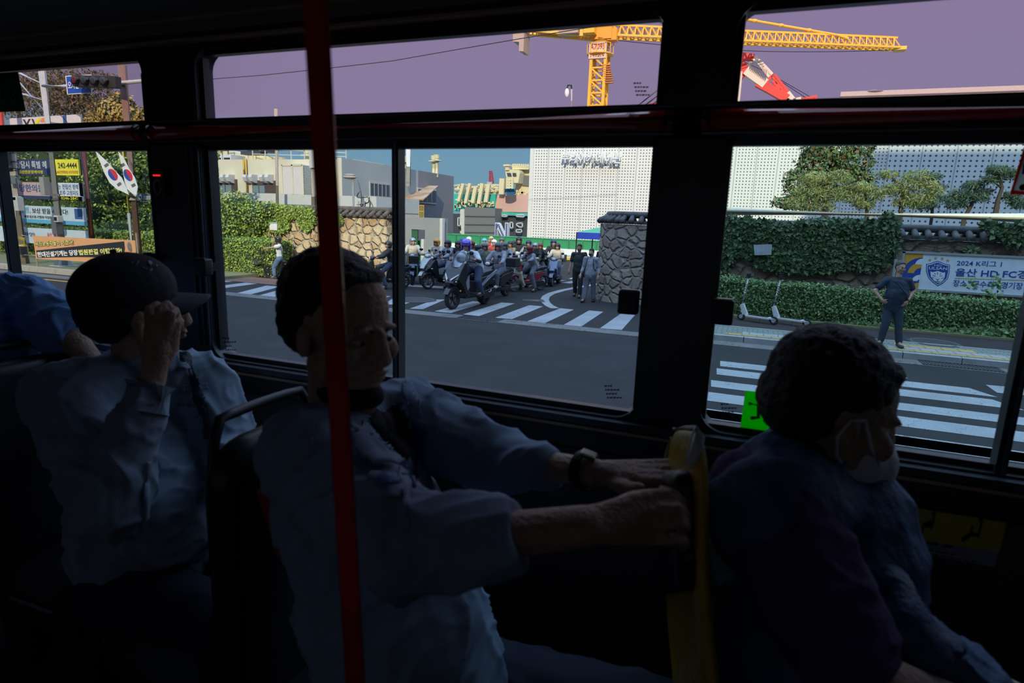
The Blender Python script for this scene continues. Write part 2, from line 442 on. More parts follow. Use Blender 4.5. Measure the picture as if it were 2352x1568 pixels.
tag(MB().mm((XS, -1.3, ZC + .12), (XE, YW + TH + .02, ZC + .2)).build('trim_5', mat('bus_roof_skin', (.3, .32, .35), .4)), kind='structure')
# ceiling hatch
hc = G(405, 28, ZC); r = empty('ceiling_hatch', (hc.x, hc.y, ZC - .03), 'dark rectangular hatch recessed in the bus ceiling at upper left', 'hatch')
MB().box((hc.x, hc.y, ZC - .012), (.30, .24, .024)).build('hatch_rim', BLK, r, bevel=.008)
MB().box((hc.x, hc.y, ZC - .030), (.20, .15, .018)).build('hatch_cover', mat('hatch_cover', (.008, .008, .01), .7), r, bevel=.006)
# vertical red pole, near the aisle
pa = Q(724, 0, .49); pb = Q(816, 1568, .49)
dirp = (pb - pa).normalized(); top = pa + dirp * ((ZC - pa.z) / dirp.z); bot = pa + dirp * ((ZF - pa.z) / dirp.z)
r = empty('grab_pole', bot, 'glossy red vertical grab pole in front of the seated man', 'pole')
MB().tube([bot, top], .0132, 24).build('pole_tube', red_m, r, smooth=True)
MB().lathe(bot, [(0, .04), (.012, .04), (.03, .02)], 20).build('pole_foot', BLK, r, smooth=True)
MB().lathe(top - V((0, 0, .03)), [(0, .02), (.018, .04), (.03, .04)], 20).build('pole_top_flange', BLK, r, smooth=True)

# ------------------------------------------------------------------ seats
cush = mat('seat_cushion_dark', (.018, .014, .018), .8, bump=.4, bscale=300)
shell_m = mat('seat_shell_black', (.012, .014, .018), .35)
def slab_round(c, size, r, seg=5):
    mb = MB(); c = V(c); h = V(size) / 2
    # rounded in the YZ plane, extruded along X, with bevelled rims
    prof = []
    for cy, cz, a0 in ((1, 1, 0), (-1, 1, 90), (-1, -1, 180), (1, -1, 270)):
        for i in range(seg + 1):
            t = math.radians(a0 + 90 * i / seg); prof.append((cy * (h.y - r) + r * math.cos(t), cz * (h.z - r) + r * math.sin(t)))
    n = len(prof); e = min(h.x * .8, .02); rows = []
    for x, k in ((-h.x, 1 - e / h.y), (-h.x + e * .4, 1 - .3 * e / h.y), (-h.x + e, 1), (h.x - e, 1), (h.x - e * .4, 1 - .3 * e / h.y), (h.x, 1 - e / h.y)): rows.append([(x, y * k, z * k) for y, z in prof])
    vs = [c + V(p) for row in rows for p in row]; fs = [tuple(range(n - 1, -1, -1)), tuple(len(vs) - n + k for k in range(n))]
    for i in range(len(rows) - 1):
        for k in range(n): fs.append((i * n + k, i * n + (k + 1) % n, (i + 1) * n + (k + 1) % n, (i + 1) * n + k))
    mb.add(vs, fs); return mb
def seat(x, y, ztop, lab, tilt=.0, red=True, wide=.40):
    """bus seat: x of the back rest, faces +X"""
    r = empty('bus_seat', (x + .2, y, ZF), lab, 'seat', 'seats along the window side')
    h = ztop - (ZF + .40)
    slab_round((x, y, ztop - h / 2), (.07, wide, h), .09).build('backrest_shell', shell_m, r, smooth=True)
    slab_round((x + .05, y, ztop - h / 2 - .01), (.05, wide - .05, h - .06), .08).build('backrest_cushion', mat('seat_back_fabric', (.02, .022, .035), .85, bump=.3, bscale=300), r, smooth=True)
    sc_ = MB(); sc_.box((x + .24, y, ZF + .42), (.42, wide, .08)); sc_.build('seat_cushion', cush, r, bevel=.02, smooth=True)
    p = MB(); p.tube([(x + .2, y, ZF), (x + .2, y, ZF + .38)], .04, 14); p.box((x + .2, y, ZF + .36), (.3, .3, .03)); p.build('pedestal', BLK, r, smooth=False)
    hw = wide / 2 - .03
    pts = [(x - .03, y - hw, ztop - .16)] + [(x - .03 - .035 * math.sin(math.pi * i / 12), y - hw * math.cos(math.pi * i / 12), ztop - .16 + .19 * min(1, 1.5 * math.sin(math.pi * i / 12))) for i in range(1, 12)] + [(x - .03, y + hw, ztop - .16)]
    MB().tube(pts, .011, 10).build('grab_handle', mat('seat_handle_black', (.010, .012, .016), .4), r, smooth=True)
    MB().tube([(x + .06, y - wide / 2 - .012, ZF + .46), (x + .40, y - wide / 2 - .012, ZF + .46)], .007, 8).build('side_rail', chrome, r, smooth=True)
    return r
SEATY = 1.02
st_ = seat(-.925, SEATY, 2.045, 'black shelled bus seat behind the man gripping the yellow seat')
pprism([(588, 1128), (612, 1124), (660, 1290), (640, 1284)], .80, .02).build('red_side_panel', mat('red_seat_trim', (.35, .02, .02), .5), st_)
seat(-1.95, SEATY + .06, 2.05, 'black shelled bus seat behind the man in the cap')
seat(-2.65, 1.12, 2.1, 'black shelled bus seat at the far left under the blue-shirted passenger')
# the yellow covered priority seat
yel = mat('yellow_vinyl', (.62, .40, .015), .32, bump=.25, bscale=60, var=.15, coat=.2)
pip = mat('white_piping', (.65, .66, .66), .35)
r = empty('bus_seat', (.12, .98, ZF), 'seat with a yellow vinyl cover gripped by the middle man', 'seat', 'seats along the window side')
# rows of the back rest cover from the top down: far back corner, near back corner, near front corner
rows = [((1553, 986, 1.08), (1598, 983, .88), (1610, 987, .875)), ((1541, 1002, 1.09), (1592, 1006, .87), (1624, 1024, .865)), ((1527, 1050, 1.10), (1581, 1062, .86), (1637, 1070, .855)), ((1522, 1200, 1.12), (1580, 1200, .84), (1638, 1200, .84)), ((1522, 1360, 1.13), (1588, 1360, .83), (1642, 1360, .83)), ((1540, 1568, 1.14), (1608, 1568, .82), (1664, 1568, .82)), ((1570, 1850, 1.14), (1650, 1850, .82), (1710, 1850, .82))]
vs = []; fs = []
for (a_, b_, c_) in rows:
    A = Q(*a_); B_ = Q(*b_); C_ = Q(*c_); mid_ = (A + B_) / 2 + V((-.012, 0, 0)); vs += [A, mid_, B_, (B_ + C_) / 2 + V((0, -.012, 0)), C_, (C_ + C_ + A - B_) / 2 + V((.012, 0, 0)), A + C_ - B_, A + (C_ - B_) / 2 + V((0, .012, 0))]
n_ = len(rows)
for i in range(n_ - 1):
    for k in range(8): fs.append((i * 8 + k, i * 8 + (k + 1) % 8, (i + 1) * 8 + (k + 1) % 8, (i + 1) * 8 + k))
fs.append(tuple(range(7, -1, -1))); fs.append(tuple((n_ - 1) * 8 + k for k in range(8)))
o_ = MB().add(vs, fs).build('yellow_cover', yel, r, smooth=True); md = o_.modifiers.new('s', 'SUBSURF'); md.levels = 3; md.render_levels = 3
pts = [Q(1548, 985, 1.08), Q(1575, 981, .98), Q(1598, 981, .875), Q(1591, 1002, .862), Q(1583, 1032, .855), Q(1577, 1064, .850)]
MB().tube(pts, .0028, 8).build('white_piping', pip, r, smooth=True)
pts = [Q(1601, 984, .87), Q(1606, 1000, .858), Q(1600, 1028, .85), Q(1590, 1054, .845), Q(1584, 1076, .842)]
MB().tube(pts, [.003, .008, .009, .007, .003], 8).build('reflective_strip', pip, r, smooth=True)
MB().tube([Q(1541, 1004, 1.09), Q(1530, 1040, 1.09), Q(1525, 1062, 1.09)], .002, 6).build('white_piping', pip, r, smooth=True)
cc = [Q(1514, 1095, 1.10), Q(1578, 1092, .85), Q(1588, 1340, .83), Q(1516, 1352, 1.10)]
mb = MB(); cen = sum(cc, V()) / 4
for a_, b_ in zip(cc, cc[1:] + cc[:1]): mb.cap(a_.lerp(cen, .12), b_.lerp(cen, .12), .022, .022)
for t in (.2, .4, .6, .8): mb.cap(cc[0].lerp(cc[3], t).lerp(cen, .1), cc[1].lerp(cc[2], t).lerp(cen, .1), .024, .024)
mb.remesh('back_shell', shell_m, r, .008, 5)
MB().box((.22, .98, ZF + .42), (.42, .40, .08)).build('seat_cushion', yel, r, bevel=.02, smooth=True)
p = MB(); p.tube([(.2, .98, ZF), (.2, .98, ZF + .39)], .04, 14); p.build('pedestal', BLK, r)

# ------------------------------------------------------------------ signs inside the bus
def wallsign(name, pix, y, m, lab, cat, th=.002):
    P = [Q(x, yy, y) for x, yy in pix]; r = empty(name, min(P, key=lambda p: p.z), lab, cat)
    MB().prism(P, (0, th, 0)).build('sign_sheet', m, r)
    return r, P
r, P = wallsign('priority_seat_sign', [(1905, 1135), (2312, 1200), (2285, 1302), (1880, 1228)], YW - .018, mat('sign_grey_print', (.30, .30, .31), .5), 'yellow priority seating sign with black pictograms under the right window', 'sign', .004)
MB().prism([Q(x, y, YW - .02) for x, y in [(1905, 1135), (2312, 1200), (2296, 1268), (1885, 1205)]], (0, .0015, 0)).build('yellow_field', mat('sign_yellow', (.50, .42, .03), .5), r)
ink = mat('sign_black_ink', (.01, .01, .01), .6)
def picto(px, py, s, kind):
    mb = MB(); y = YW - .022
    def q(dx, dy): return Q(px + dx * s, py + dy * s, y)
    def stroke(pts, w_):
        for a, b in zip(pts, pts[1:]):
            A = q(*a); B = q(*b); mb.bar(A, B, .0012, w_, up=(0, 1, 0)) if False else mb.prism([A + V((0, 0, w_ / 2)), B + V((0, 0, w_ / 2)), B - V((0, 0, w_ / 2)) + V((.003, 0, 0)), A - V((0, 0, w_ / 2)) + V((.003, 0, 0))], (0, .001, 0))
    hd = [q(14 + 6 * math.cos(t), -28 + 6 * math.sin(t)) for t in [i * math.pi / 6 for i in range(12)]]; mb.prism(hd, (0, .001, 0))
    if kind == 0: stroke([(14, -22), (8, 4), (-14, 2), (-32, 20)], .008); stroke([(-42, -22), (-44, 14)], .004)
    elif kind == 1: stroke([(14, -22), (6, 6), (-16, 0), (-20, 24)], .010); stroke([(4, -8), (-10, 2)], .008)
    else:
        stroke([(14, -22), (6, 8), (-12, 4), (-34, 20)], .009); stroke([(-8, -16), (-12, 0)], .009)
    mb.build('pictogram', ink, r)
picto(2050, 1190, .85, 0); picto(2133, 1204, .85, 1); picto(2240, 1222, .95, 2); picto(1940, 1168, .85, 1)
for i, (x0_, y0_, x1_, y1_, n_) in enumerate(((1985, 1224, 2205, 1262, 6), (1968, 1236, 2200, 1276, 14), (1975, 1246, 2250, 1293, 16))):
    mb = MB(); A = Q(x0_, y0_, YW - .0185); B = Q(x1_, y1_, YW - .0185)
    for k in range(n_):
        t0 = k / n_; t1 = t0 + rnd.uniform(.5, .85) / n_; h_ = .006 if i == 0 else .003
        p = A.lerp(B, t0); q = A.lerp(B, t1); mb.prism([p, q, q + V((0, 0, h_)), p + V((0, 0, h_))], (0, .001, 0))
    mb.build('small_print', ink, r)
# green sticker low on the right window
r, P = wallsign('green_sticker', [(1712, 897), (1790, 905), (1775, 1000), (1700, 985)], YW + .024, film_mat('bright_green_film', (.03, .95, .02)), 'bright green sticker on the glass just left of the masked man', 'sticker')
MB().tube([Q(*p, YW + .022) for p in ((1720, 926), (1742, 930), (1742, 958), (1724, 960))], .0045, 6).build('arrow_mark', mat('dark_green_ink', (.01, .16, .02), .5), r)
# dark green no-smoking style sign on the left window
r, P = wallsign('warning_sign', [(-30, 170), (40, 165), (58, 255), (-20, 258)], YW + .022, film_mat('dark_green_film', (.015, .10, .06)), 'dark green warning sign with two red circles on the upper left window', 'sign')
rd = film_mat('warning_red', (.45, .05, .04))
for cx_, cy_ in ((13, 217), (34, 215)):
    pts = [Q(cx_ + 8.5 * math.cos(t), cy_ + 13 * math.sin(t), YW + .020) for t in [i * math.pi / 12 for i in range(24)]]
    mb = MB(); mb.tube(pts, .0018, 6, closed=True); mb.tube([pts[3], pts[15]], .0016, 6); mb.build('prohibition_ring', rd, r)
    MB().tube([Q(cx_ - 3, cy_ + 6, YW + .021), Q(cx_ + 2, cy_ - 6, YW + .021)], .0025, 6).build('ring_symbol', mat('sign_pale_ink', (.25, .3, .28), .5), r)
for yy in (182, 190, 240, 247): MB().prism([Q(-2, yy + 1, YW + .0205), Q(38, yy, YW + .0205), Q(39, yy + 3, YW + .0205), Q(-1, yy + 4, YW + .0205)], (0, .001, 0)).build('print_line', film_mat('sign_dim_green', (.03, .25, .13)), r)
# red bordered notice at the right edge
r = empty('notice_sticker', Q(2320, 446, YW + .022), 'pale notice sticker with a red border at the right edge of the window', 'sticker')
NO = [(2352, 338), (2420, 330), (2395, 450), (2320, 446)]; NI = [(2358, 347), (2412, 341), (2388, 441), (2329, 437)]; mb = MB()
for k in range(4): mb.prism([Q(*NO[k], YW + .022), Q(*NO[(k + 1) % 4], YW + .022), Q(*NI[(k + 1) % 4], YW + .022), Q(*NI[k], YW + .022)], (0, .001, 0))
mb.build('red_border', film_mat('notice_red', (.55, .07, .02)), r)
MB().prism([Q(x, y, YW + .021) for x, y in [(2357, 346), (2412, 340), (2388, 442), (2328, 438)]], (0, .001, 0)).build('notice_face', film_mat('notice_cream', (.6, .62, .58)), r)
nb = mat('notice_blue', (.05, .15, .35), .5)
MB().prism([Q(x, y, YW + .020) for x, y in ((2347, 400), (2363, 399), (2367, 372), (2351, 374))], (0, .001, 0)).build('blue_mark', nb, r)
MB().ell(Q(2349, 430, YW + .020), (.006, .001, .006)).build('black_mark', ink, r)
# small printed approval marks on the panes
for (px, py, s, where) in ((1455, 185, 1, 'upper right corner of the middle window'), (1388, 880, 1, 'lower right corner of the middle window'), (512, 770, .8, 'lower left corner of the middle window'), (1655, 922, 1, 'lower left corner of the right window')):
    r = empty('glass_print', Q(px, py + 30, YW + .026), 'small dark printed mark in the %s' % where, 'print', None)
    mb = MB()
    for k, n_ in enumerate((3, 5, 4, 5)):
        x = px + k * 2
        for j in range(n_):
            w_ = rnd.uniform(3, 7) * s; yy = py + 8 + k * 9
            mb.prism([Q(x, yy, YW + .0285), Q(x + w_, yy - .6, YW + .0285), Q(x + w_, yy - 4 * s, YW + .0285), Q(x, yy - 3.4 * s, YW + .0285)], (0, .0005, 0)); x += w_ + 1.5
    mb.build('print_line', ink, r)
# ================================================================== OUTSIDE
def asphalt(name, col, scale=1.0, cracks=True):
    m = mat(name, col, .95, var=.18, vscale=1.2, bump=.35, bscale=120, spec=.2)
    nt = m.node_tree; b = nt.nodes['Principled BSDF']
    n = nt.nodes.new('ShaderNodeTexNoise'); n.inputs['Scale'].default_value = 90; n.inputs['Detail'].default_value = 3
    tcn = [x for x in nt.nodes if x.type == 'TEX_COORD'][0]; nt.links.new(tcn.outputs['Object'], n.inputs['Vector'])
    src = b.inputs['Base Color'].links[0].from_socket
    mx = nt.nodes.new('ShaderNodeMix'); mx.data_type = 'RGBA'; mx.blend_type = 'MULTIPLY'; mx.inputs['Factor'].default_value = 1
    r = nt.nodes.new('ShaderNodeMapRange'); r.inputs['To Min'].default_value = .35; r.inputs['To Max'].default_value = 1.65
    cb = nt.nodes.new('ShaderNodeCombineColor')
    nt.links.new(n.outputs[0], r.inputs['Value'])
    for i in range(3): nt.links.new(r.outputs[0], cb.inputs[i])
    nt.links.new(src, mx.inputs['A']); nt.links.new(cb.outputs[0], mx.inputs['B']); 
    last = mx.outputs['Result']
    if cracks:
        vo = nt.nodes.new('ShaderNodeTexVoronoi'); vo.feature = 'DISTANCE_TO_EDGE'; vo.inputs['Scale'].default_value = scale
        ns = nt.nodes.new('ShaderNodeTexNoise'); ns.inputs['Scale'].default_value = 2.5
        nt.links.new(tcn.outputs['Object'], ns.inputs['Vector'])
        ad = nt.nodes.new('ShaderNodeVectorMath'); ad.operation = 'ADD'; nt.links.new(tcn.outputs['Object'], ad.inputs[0]); nt.links.new(ns.outputs[1], ad.inputs[1]); nt.links.new(ad.outputs[0], vo.inputs['Vector'])
        lt = nt.nodes.new('ShaderNodeMapRange'); lt.inputs['From Max'].default_value = .012; lt.inputs['To Min'].default_value = .45
        nt.links.new(vo.outputs['Distance'], lt.inputs['Value'])
        c2 = nt.nodes.new('ShaderNodeCombineColor'); m2 = nt.nodes.new('ShaderNodeMix'); m2.data_type = 'RGBA'; m2.blend_type = 'MULTIPLY'; m2.inputs['Factor'].default_value = 1
        for i in range(3): nt.links.new(lt.outputs[0], c2.inputs[i])
        nt.links.new(last, m2.inputs['A']); nt.links.new(c2.outputs[0], m2.inputs['B']); last = m2.outputs['Result']
    nt.links.new(last, b.inputs['Base Color'])
    return m
asp = asphalt('asphalt', (.034, .035, .036), .35, False); asp2 = asphalt('path_asphalt', (.045, .037, .038), .3, False)
paint = asphalt('worn_road_paint', (.32, .345, .36), 1.3); conc = asphalt('gutter_concrete', (.16, .158, .15), .5)
ylp = mat('yellow_road_paint', (.55, .33, .05), .8, var=.2)
road = MB(); road.mm((-90, -16, -.3), (60, 70, 0)); road = road.build('road', asp); tag(road, kind='structure')
def mark(pix=None, pts=None, z=.006, name='road_marking', m=paint, th=.004):
    P = [G(*p) for p in pix] if pix else [V(p) for p in pts]
    P = [V((p.x, p.y, z)) for p in P]
    mb = MB(); mb.prism(P, (0, 0, -th)); return mb.build(name, m, road)
for q in ([(1000, 688), (1023, 688), (972, 710), (941, 709)], [(905, 684), (975, 685), (925, 700), (880, 699)], [(852, 680), (897, 680), (870, 690), (840, 690)],
          [(998, 715), (1035, 719), (1118, 694), (1086, 692)], [(1064, 722), (1100, 726), (1182, 697), (1152, 695)],
          [(1137, 730), (1176, 733), (1247, 704), (1216, 701)], [(1211, 738), (1252, 742), (1318, 711), (1287, 708)],
          [(1295, 746), (1335, 750), (1386, 716), (1353, 713)], [(1378, 754), (1428, 758), (1459, 723), (1425, 721)],
          [(545, 673), (577, 676), (645, 658), (612, 656)], [(590, 680), (625, 683), (690, 664), (655, 662)], [(690, 690), (730, 694), (790, 670), (755, 668)],
          [(770, 700), (800, 703), (850, 684), (825, 681)]):
    mark(q, name='crosswalk_stripe')
for (xl, ya, yb) in ((1654, 829, 841), (1646, 846, 860), (1633, 873, 888), (1623, 900, 920), (1610, 937, 958)):
    A = G(xl, ya); B = G(xl, yb); xr = {829: G(2225, 891).x, 846: G(2290, 926).x}.get(ya, 7.0)
    mark(pts=[(A.x, A.y, 0), (xr, A.y, 0), (xr + .25, B.y, 0), (B.x, B.y, 0)], name='crosswalk_stripe')
A = G(2045, 999); B = G(2040, 1020); mark(pts=[(-1, A.y, 0), (7, A.y, 0), (7, B.y, 0), (-1, B.y, 0)], name='crosswalk_stripe')
A = G(2045, 1052).y; mark(pts=[(-1, A, 0), (7, A, 0), (7, A - .42, 0), (-1, A - .42, 0)], name='crosswalk_stripe')
mark([(2264, 884), (2352, 892), (2352, 908), (2290, 902)], name='crosswalk_stripe'); mark([(2030, 862), (2085, 868), (2065, 878), (2030, 874)], name='crosswalk_stripe')
mark([(492, 658), (590, 646), (602, 650), (492, 665)]); mark([(492, 646), (530, 643), (540, 646), (492, 650)])
mark([(905, 650), (1018, 658), (1018, 663), (905, 655)], name='lane_line')
cur = [G(*p) for p in ((1275, 708), (1262, 702), (1254, 695), (1251, 688), (1254, 681), (1266, 674), (1290, 667), (1320, 661), (1350, 656), (1375, 652))]
mb = MB()
for i in range(len(cur) - 1):
    n0 = (cur[min(i + 1, 9)] - cur[max(i - 1, 0)]).normalized(); n1 = (cur[min(i + 2, 9)] - cur[i]).normalized(); w_ = .13
    mb.prism([cur[i] + V((-n0.y, n0.x, 0)) * w_ + V((0, 0, .006)), cur[i] - V((-n0.y, n0.x, 0)) * w_ + V((0, 0, .006)), cur[i + 1] - V((-n1.y, n1.x, 0)) * w_ + V((0, 0, .006)), cur[i + 1] + V((-n1.y, n1.x, 0)) * w_ + V((0, 0, .006))], (0, 0, -.004))
mb.build('curved_line', paint, road)
for q in ([(1160, 663), (1162, 661), (1215, 653), (1240, 649), (1228, 655), (1213, 660), (1195, 657)], [(1240, 644), (1256, 641), (1270, 642), (1290, 643), (1300, 644), (1275, 649), (1250, 648)], [(1288, 649), (1315, 645), (1330, 646), (1310, 651)], [(1306, 640), (1316, 637), (1322, 638), (1312, 641)]):
    mark(q, name='painted_arrow')
gu = MB(); gu.mm((-90, 13.45, -.02), (60, 13.98, .012)); gu.build('concrete_gutter', conc, road)
dk = mat('cast_iron', (.035, .037, .04), .6, .3)
for (x0, x1) in ((G(1035, 735).x, G(1130, 745).x), (G(2140, 855).x, G(2352, 880).x)):
    g = MB()
    g.mm((x0, 13.5, .012), (x1, 13.55, .02)); g.mm((x0, 13.9, .012), (x1, 13.95, .02))
    n_ = int((x1 - x0) / .06)
    for i in range(n_): g.mm((x0 + i * .06, 13.5, .012), (x0 + i * .06 + .025, 13.95, .02))
    g.mm((x0, 13.5, .0125), (x1, 13.95, .013)); g.build('drain_grate', dk, road)
def manhole(px, py, rr, lab, z=0.0):
    c = G(px, py, z); r = empty('manhole_cover', c, lab, 'manhole cover')
    MB().lathe(c + V((0, 0, .002)), [(0, rr), (.008, rr)], 28).build('cover_plate', dk, r)
    pts = [c + V((rr * .85 * math.cos(t), rr * .85 * math.sin(t), .011)) for t in [i * math.pi / 14 for i in range(28)]]
    MB().tube(pts, .012, 6, closed=True).build('cover_ring', mat('cover_rim', (.13, .13, .13), .6), r)
manhole(955, 689, .62, 'large round manhole cover in the side road left of the black scooter')
c = G(1222, 690); r = empty('ground_hatch', c, 'dark rectangular utility lid in the asphalt right of the black scooter', 'utility lid')
MB().prism([G(1200, 687) + V((0, 0, .01)), G(1247, 688) + V((0, 0, .01)), G(1252, 694) + V((0, 0, .01)), G(1201, 692) + V((0, 0, .01))], (0, 0, -.008)).build('lid_plate', dk, r)
MB().lathe(G(1230, 691) + V((0, 0, .011)), [(0, .13), (.004, .13)], 20).build('lid_emblem', conc, r)
# right sidewalk
XSW = -.95
sw = MB(); sw.mm((XSW, 14.0, 0), (60, 17.6, .12)); sidewalk = sw.build('sidewalk', asp2); tag(sidewalk, kind='structure')
kb = mat('kerb_granite', (.30, .31, .31), .8, var=.2, vscale=6)
m = MB()
for i in range(40): m.mm((XSW + i * 1.0, 13.98, 0), (XSW + i * 1.0 + .985, 14.13, .125))
m.build('kerb', kb, sidewalk)
def tilemat(name, c1, c2, sx, sy):
    m = mat(name, c1, .85); nt = m.node_tree; b = nt.nodes['Principled BSDF']
    br = nt.nodes.new('ShaderNodeTexBrick'); tcn = [x for x in nt.nodes if x.type == 'TEX_COORD'][0]
    br.inputs['Color1'].default_value = (*c1, 1); br.inputs['Color2'].default_value = (*c2, 1); br.inputs['Mortar'].default_value = (*(x * .45 for x in c1), 1)
    br.inputs['Scale'].default_value = 1; br.inputs['Brick Width'].default_value = sx; br.inputs['Row Height'].default_value = sy; br.inputs['Mortar Size'].default_value = .012
    nt.links.new(tcn.outputs['Object'], br.inputs['Vector']); nt.links.new(br.outputs['Color'], b.inputs['Base Color']); return m
gt = tilemat('green_pavers', (.15, .19, .16), (.19, .21, .19), .22, .11); yt = tilemat('tactile_yellow', (.42, .28, .09), (.36, .25, .10), .3, .3); wt = tilemat('grey_pavers', (.27, .28, .28), (.31, .31, .30), .3, .3)
m = MB(); m.mm((XSW, 14.13, .12), (60, 15.35, .126)); m.build('green_paving', gt, sidewalk)
m = MB()
for x0, x1 in ((-.35, 1.1), (2.6, 60)): m.mm((x0, 14.22, .126), (x1, 14.42, .130))
for x0, x1 in ((3.05, 4.5),): m.mm((x0, 14.75, .1275), (x1, 15.05, .132))
m.build('tactile_paving', yt, sidewalk)
m = MB(); m.mm((0, 14.42, .1265), (60, 14.75, .129)); m.build('grey_paving', wt, sidewalk)
m = MB(); m.mm((XSW, 15.35, .12), (60, 15.43, .135)); m.build('inner_edge', kb, sidewalk)
manhole(2145, 787, .52, 'round manhole cover in the right sidewalk next to the standing man', .121)
soil = mat('verge_soil', (.23, .19, .11), .95, var=.5, vscale=9, bump=.5, bscale=30, col2=(.15, .19, .06))
m = MB(); m.mm((XSW + .6, 17.05, .05), (60, 18.9, .17)); tag(m.build('ground_verge', soil), kind='structure')
# left side: verge, kerb, pavement
XV = G(480, 650).x
m = MB(); m.mm((-90, 14.5, 0), (-17.2, 24, .12)); tag(m.build('ground_left', soil), kind='structure')
m = MB()
for i in range(50): m.mm((-17.2 - i * 1.4, 14.25, 0), (-17.2 - i * 1.4 - 1.385, 14.55, .17))
tag(m.build('trim_6', mat('pale_kerb', (.42, .38, .31), .85, var=.2)), kind='structure')
m = MB(); m.mm((-90, 13.0, .001), (-19, 13.1, .008)); m.build('yellow_edge_line', ylp, road)
m = MB(); m.mm((-17.2, 16.2, 0), (-14.5, 17.6, .02)); m.build('red_paving', mat('reddish_paving', (.20, .11, .08), .9, var=.2), road)

# ------------------------------------------------------------------ stone walls
def stonemat(name, c1, c2, mortar, sc_=3.2, dark=.5):
    m = bpy.data.materials.new(name); m.use_nodes = True; nt = m.node_tree; b = nt.nodes['Principled BSDF']; N = nt.nodes.new; Lk = nt.links.new
    b.inputs['Roughness'].default_value = .9
    tcn = N('ShaderNodeTexCoord'); mp = N('ShaderNodeMapping'); mp.inputs['Scale'].default_value = (1, 1, 1.15)
    ns = N('ShaderNodeTexNoise'); ns.inputs['Scale'].default_value = 4; Lk(tcn.outputs['Object'], ns.inputs['Vector'])
    ad = N('ShaderNodeVectorMath'); ad.operation = 'MULTIPLY_ADD'; ad.inputs[1].default_value = (.14, .14, .14); Lk(ns.outputs[1], ad.inputs[0]); Lk(tcn.outputs['Object'], ad.inputs[2]); Lk(ad.outputs[0], mp.inputs[0])
    ve = N('ShaderNodeTexVoronoi'); ve.feature = 'DISTANCE_TO_EDGE'; vc = N('ShaderNodeTexVoronoi')
    for v in (ve, vc): v.inputs['Scale'].default_value = sc_; v.inputs['Randomness'].default_value = .8; Lk(mp.outputs[0], v.inputs['Vector'])
    rp = N('ShaderNodeValToRGB'); el = rp.color_ramp.elements; el[0].color = (*c1, 1); el[1].color = (*c2, 1); el[1].position = .8
    m_ = el.new(.45); m_.color = (*[(a + b_) / 2 * 1.15 for a, b_ in zip(c1, c2)], 1)
    sp = N('ShaderNodeSeparateColor'); Lk(vc.outputs['Color'], sp.inputs[0]); Lk(sp.outputs[0], rp.inputs[0])
    ed = N('ShaderNodeMapRange'); ed.inputs['From Min'].default_value = .05; ed.inputs['From Max'].default_value = .13; Lk(ve.outputs['Distance'], ed.inputs['Value'])
    crack = N('ShaderNodeMapRange'); crack.inputs['From Min'].default_value = .10; crack.inputs['From Max'].default_value = .13; Lk(ve.outputs['Distance'], crack.inputs['Value'])
    mx = N('ShaderNodeMix'); mx.data_type = 'RGBA'; mx.inputs['A'].default_value = (*mortar, 1); Lk(ed.outputs[0], mx.inputs['Factor']); Lk(rp.outputs[0], mx.inputs['B'])
    n3 = N('ShaderNodeTexNoise'); n3.inputs['Scale'].default_value = 14; n3.inputs['Detail'].default_value = 6; Lk(tcn.outputs['Object'], n3.inputs['Vector'])
    mr = N('ShaderNodeMapRange'); mr.inputs['To Min'].default_value = .6; mr.inputs['To Max'].default_value = 1.35; Lk(n3.outputs[0], mr.inputs['Value'])
    cc = N('ShaderNodeCombineColor'); [Lk(mr.outputs[0], cc.inputs[i]) for i in range(3)]
    m2 = N('ShaderNodeMix'); m2.data_type = 'RGBA'; m2.blend_type = 'MULTIPLY'; m2.inputs['Factor'].default_value = 1; Lk(mx.outputs['Result'], m2.inputs['A']); Lk(cc.outputs[0], m2.inputs['B'])
    Lk(m2.outputs['Result'], b.inputs['Base Color'])
    hh = N('ShaderNodeMath'); hh.operation = 'MULTIPLY_ADD'; hh.inputs[1].default_value = .3; Lk(n3.outputs[0], hh.inputs[0])
    r3 = N('ShaderNodeMapRange'); r3.inputs['From Min'].default_value = .02; r3.inputs['From Max'].default_value = .16; Lk(ve.outputs['Distance'], r3.inputs['Value']); Lk(r3.outputs[0], hh.inputs[2])
    bp = N('ShaderNodeBump'); bp.inputs['Strength'].default_value = 1.0; bp.inputs['Distance'].default_value = .07; Lk(hh.outputs[0], bp.inputs['Height']); Lk(bp.outputs[0], b.inputs['Normal'])
    return m
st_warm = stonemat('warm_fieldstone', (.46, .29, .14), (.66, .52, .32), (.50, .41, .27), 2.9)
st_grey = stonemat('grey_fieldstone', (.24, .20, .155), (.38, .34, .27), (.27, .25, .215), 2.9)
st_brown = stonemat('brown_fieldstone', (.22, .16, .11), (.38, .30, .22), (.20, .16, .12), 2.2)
tile_m = mat('dark_roof_tile', (.075, .075, .08), .7, var=.4, vscale=5, bump=.3)
tile_w = mat('brown_roof_tile', (.13, .105, .085), .8, var=.5, vscale=4, bump=.4)
mortar_m = mat('tile_end_mortar', (.34, .34, .33), .8, var=.2)
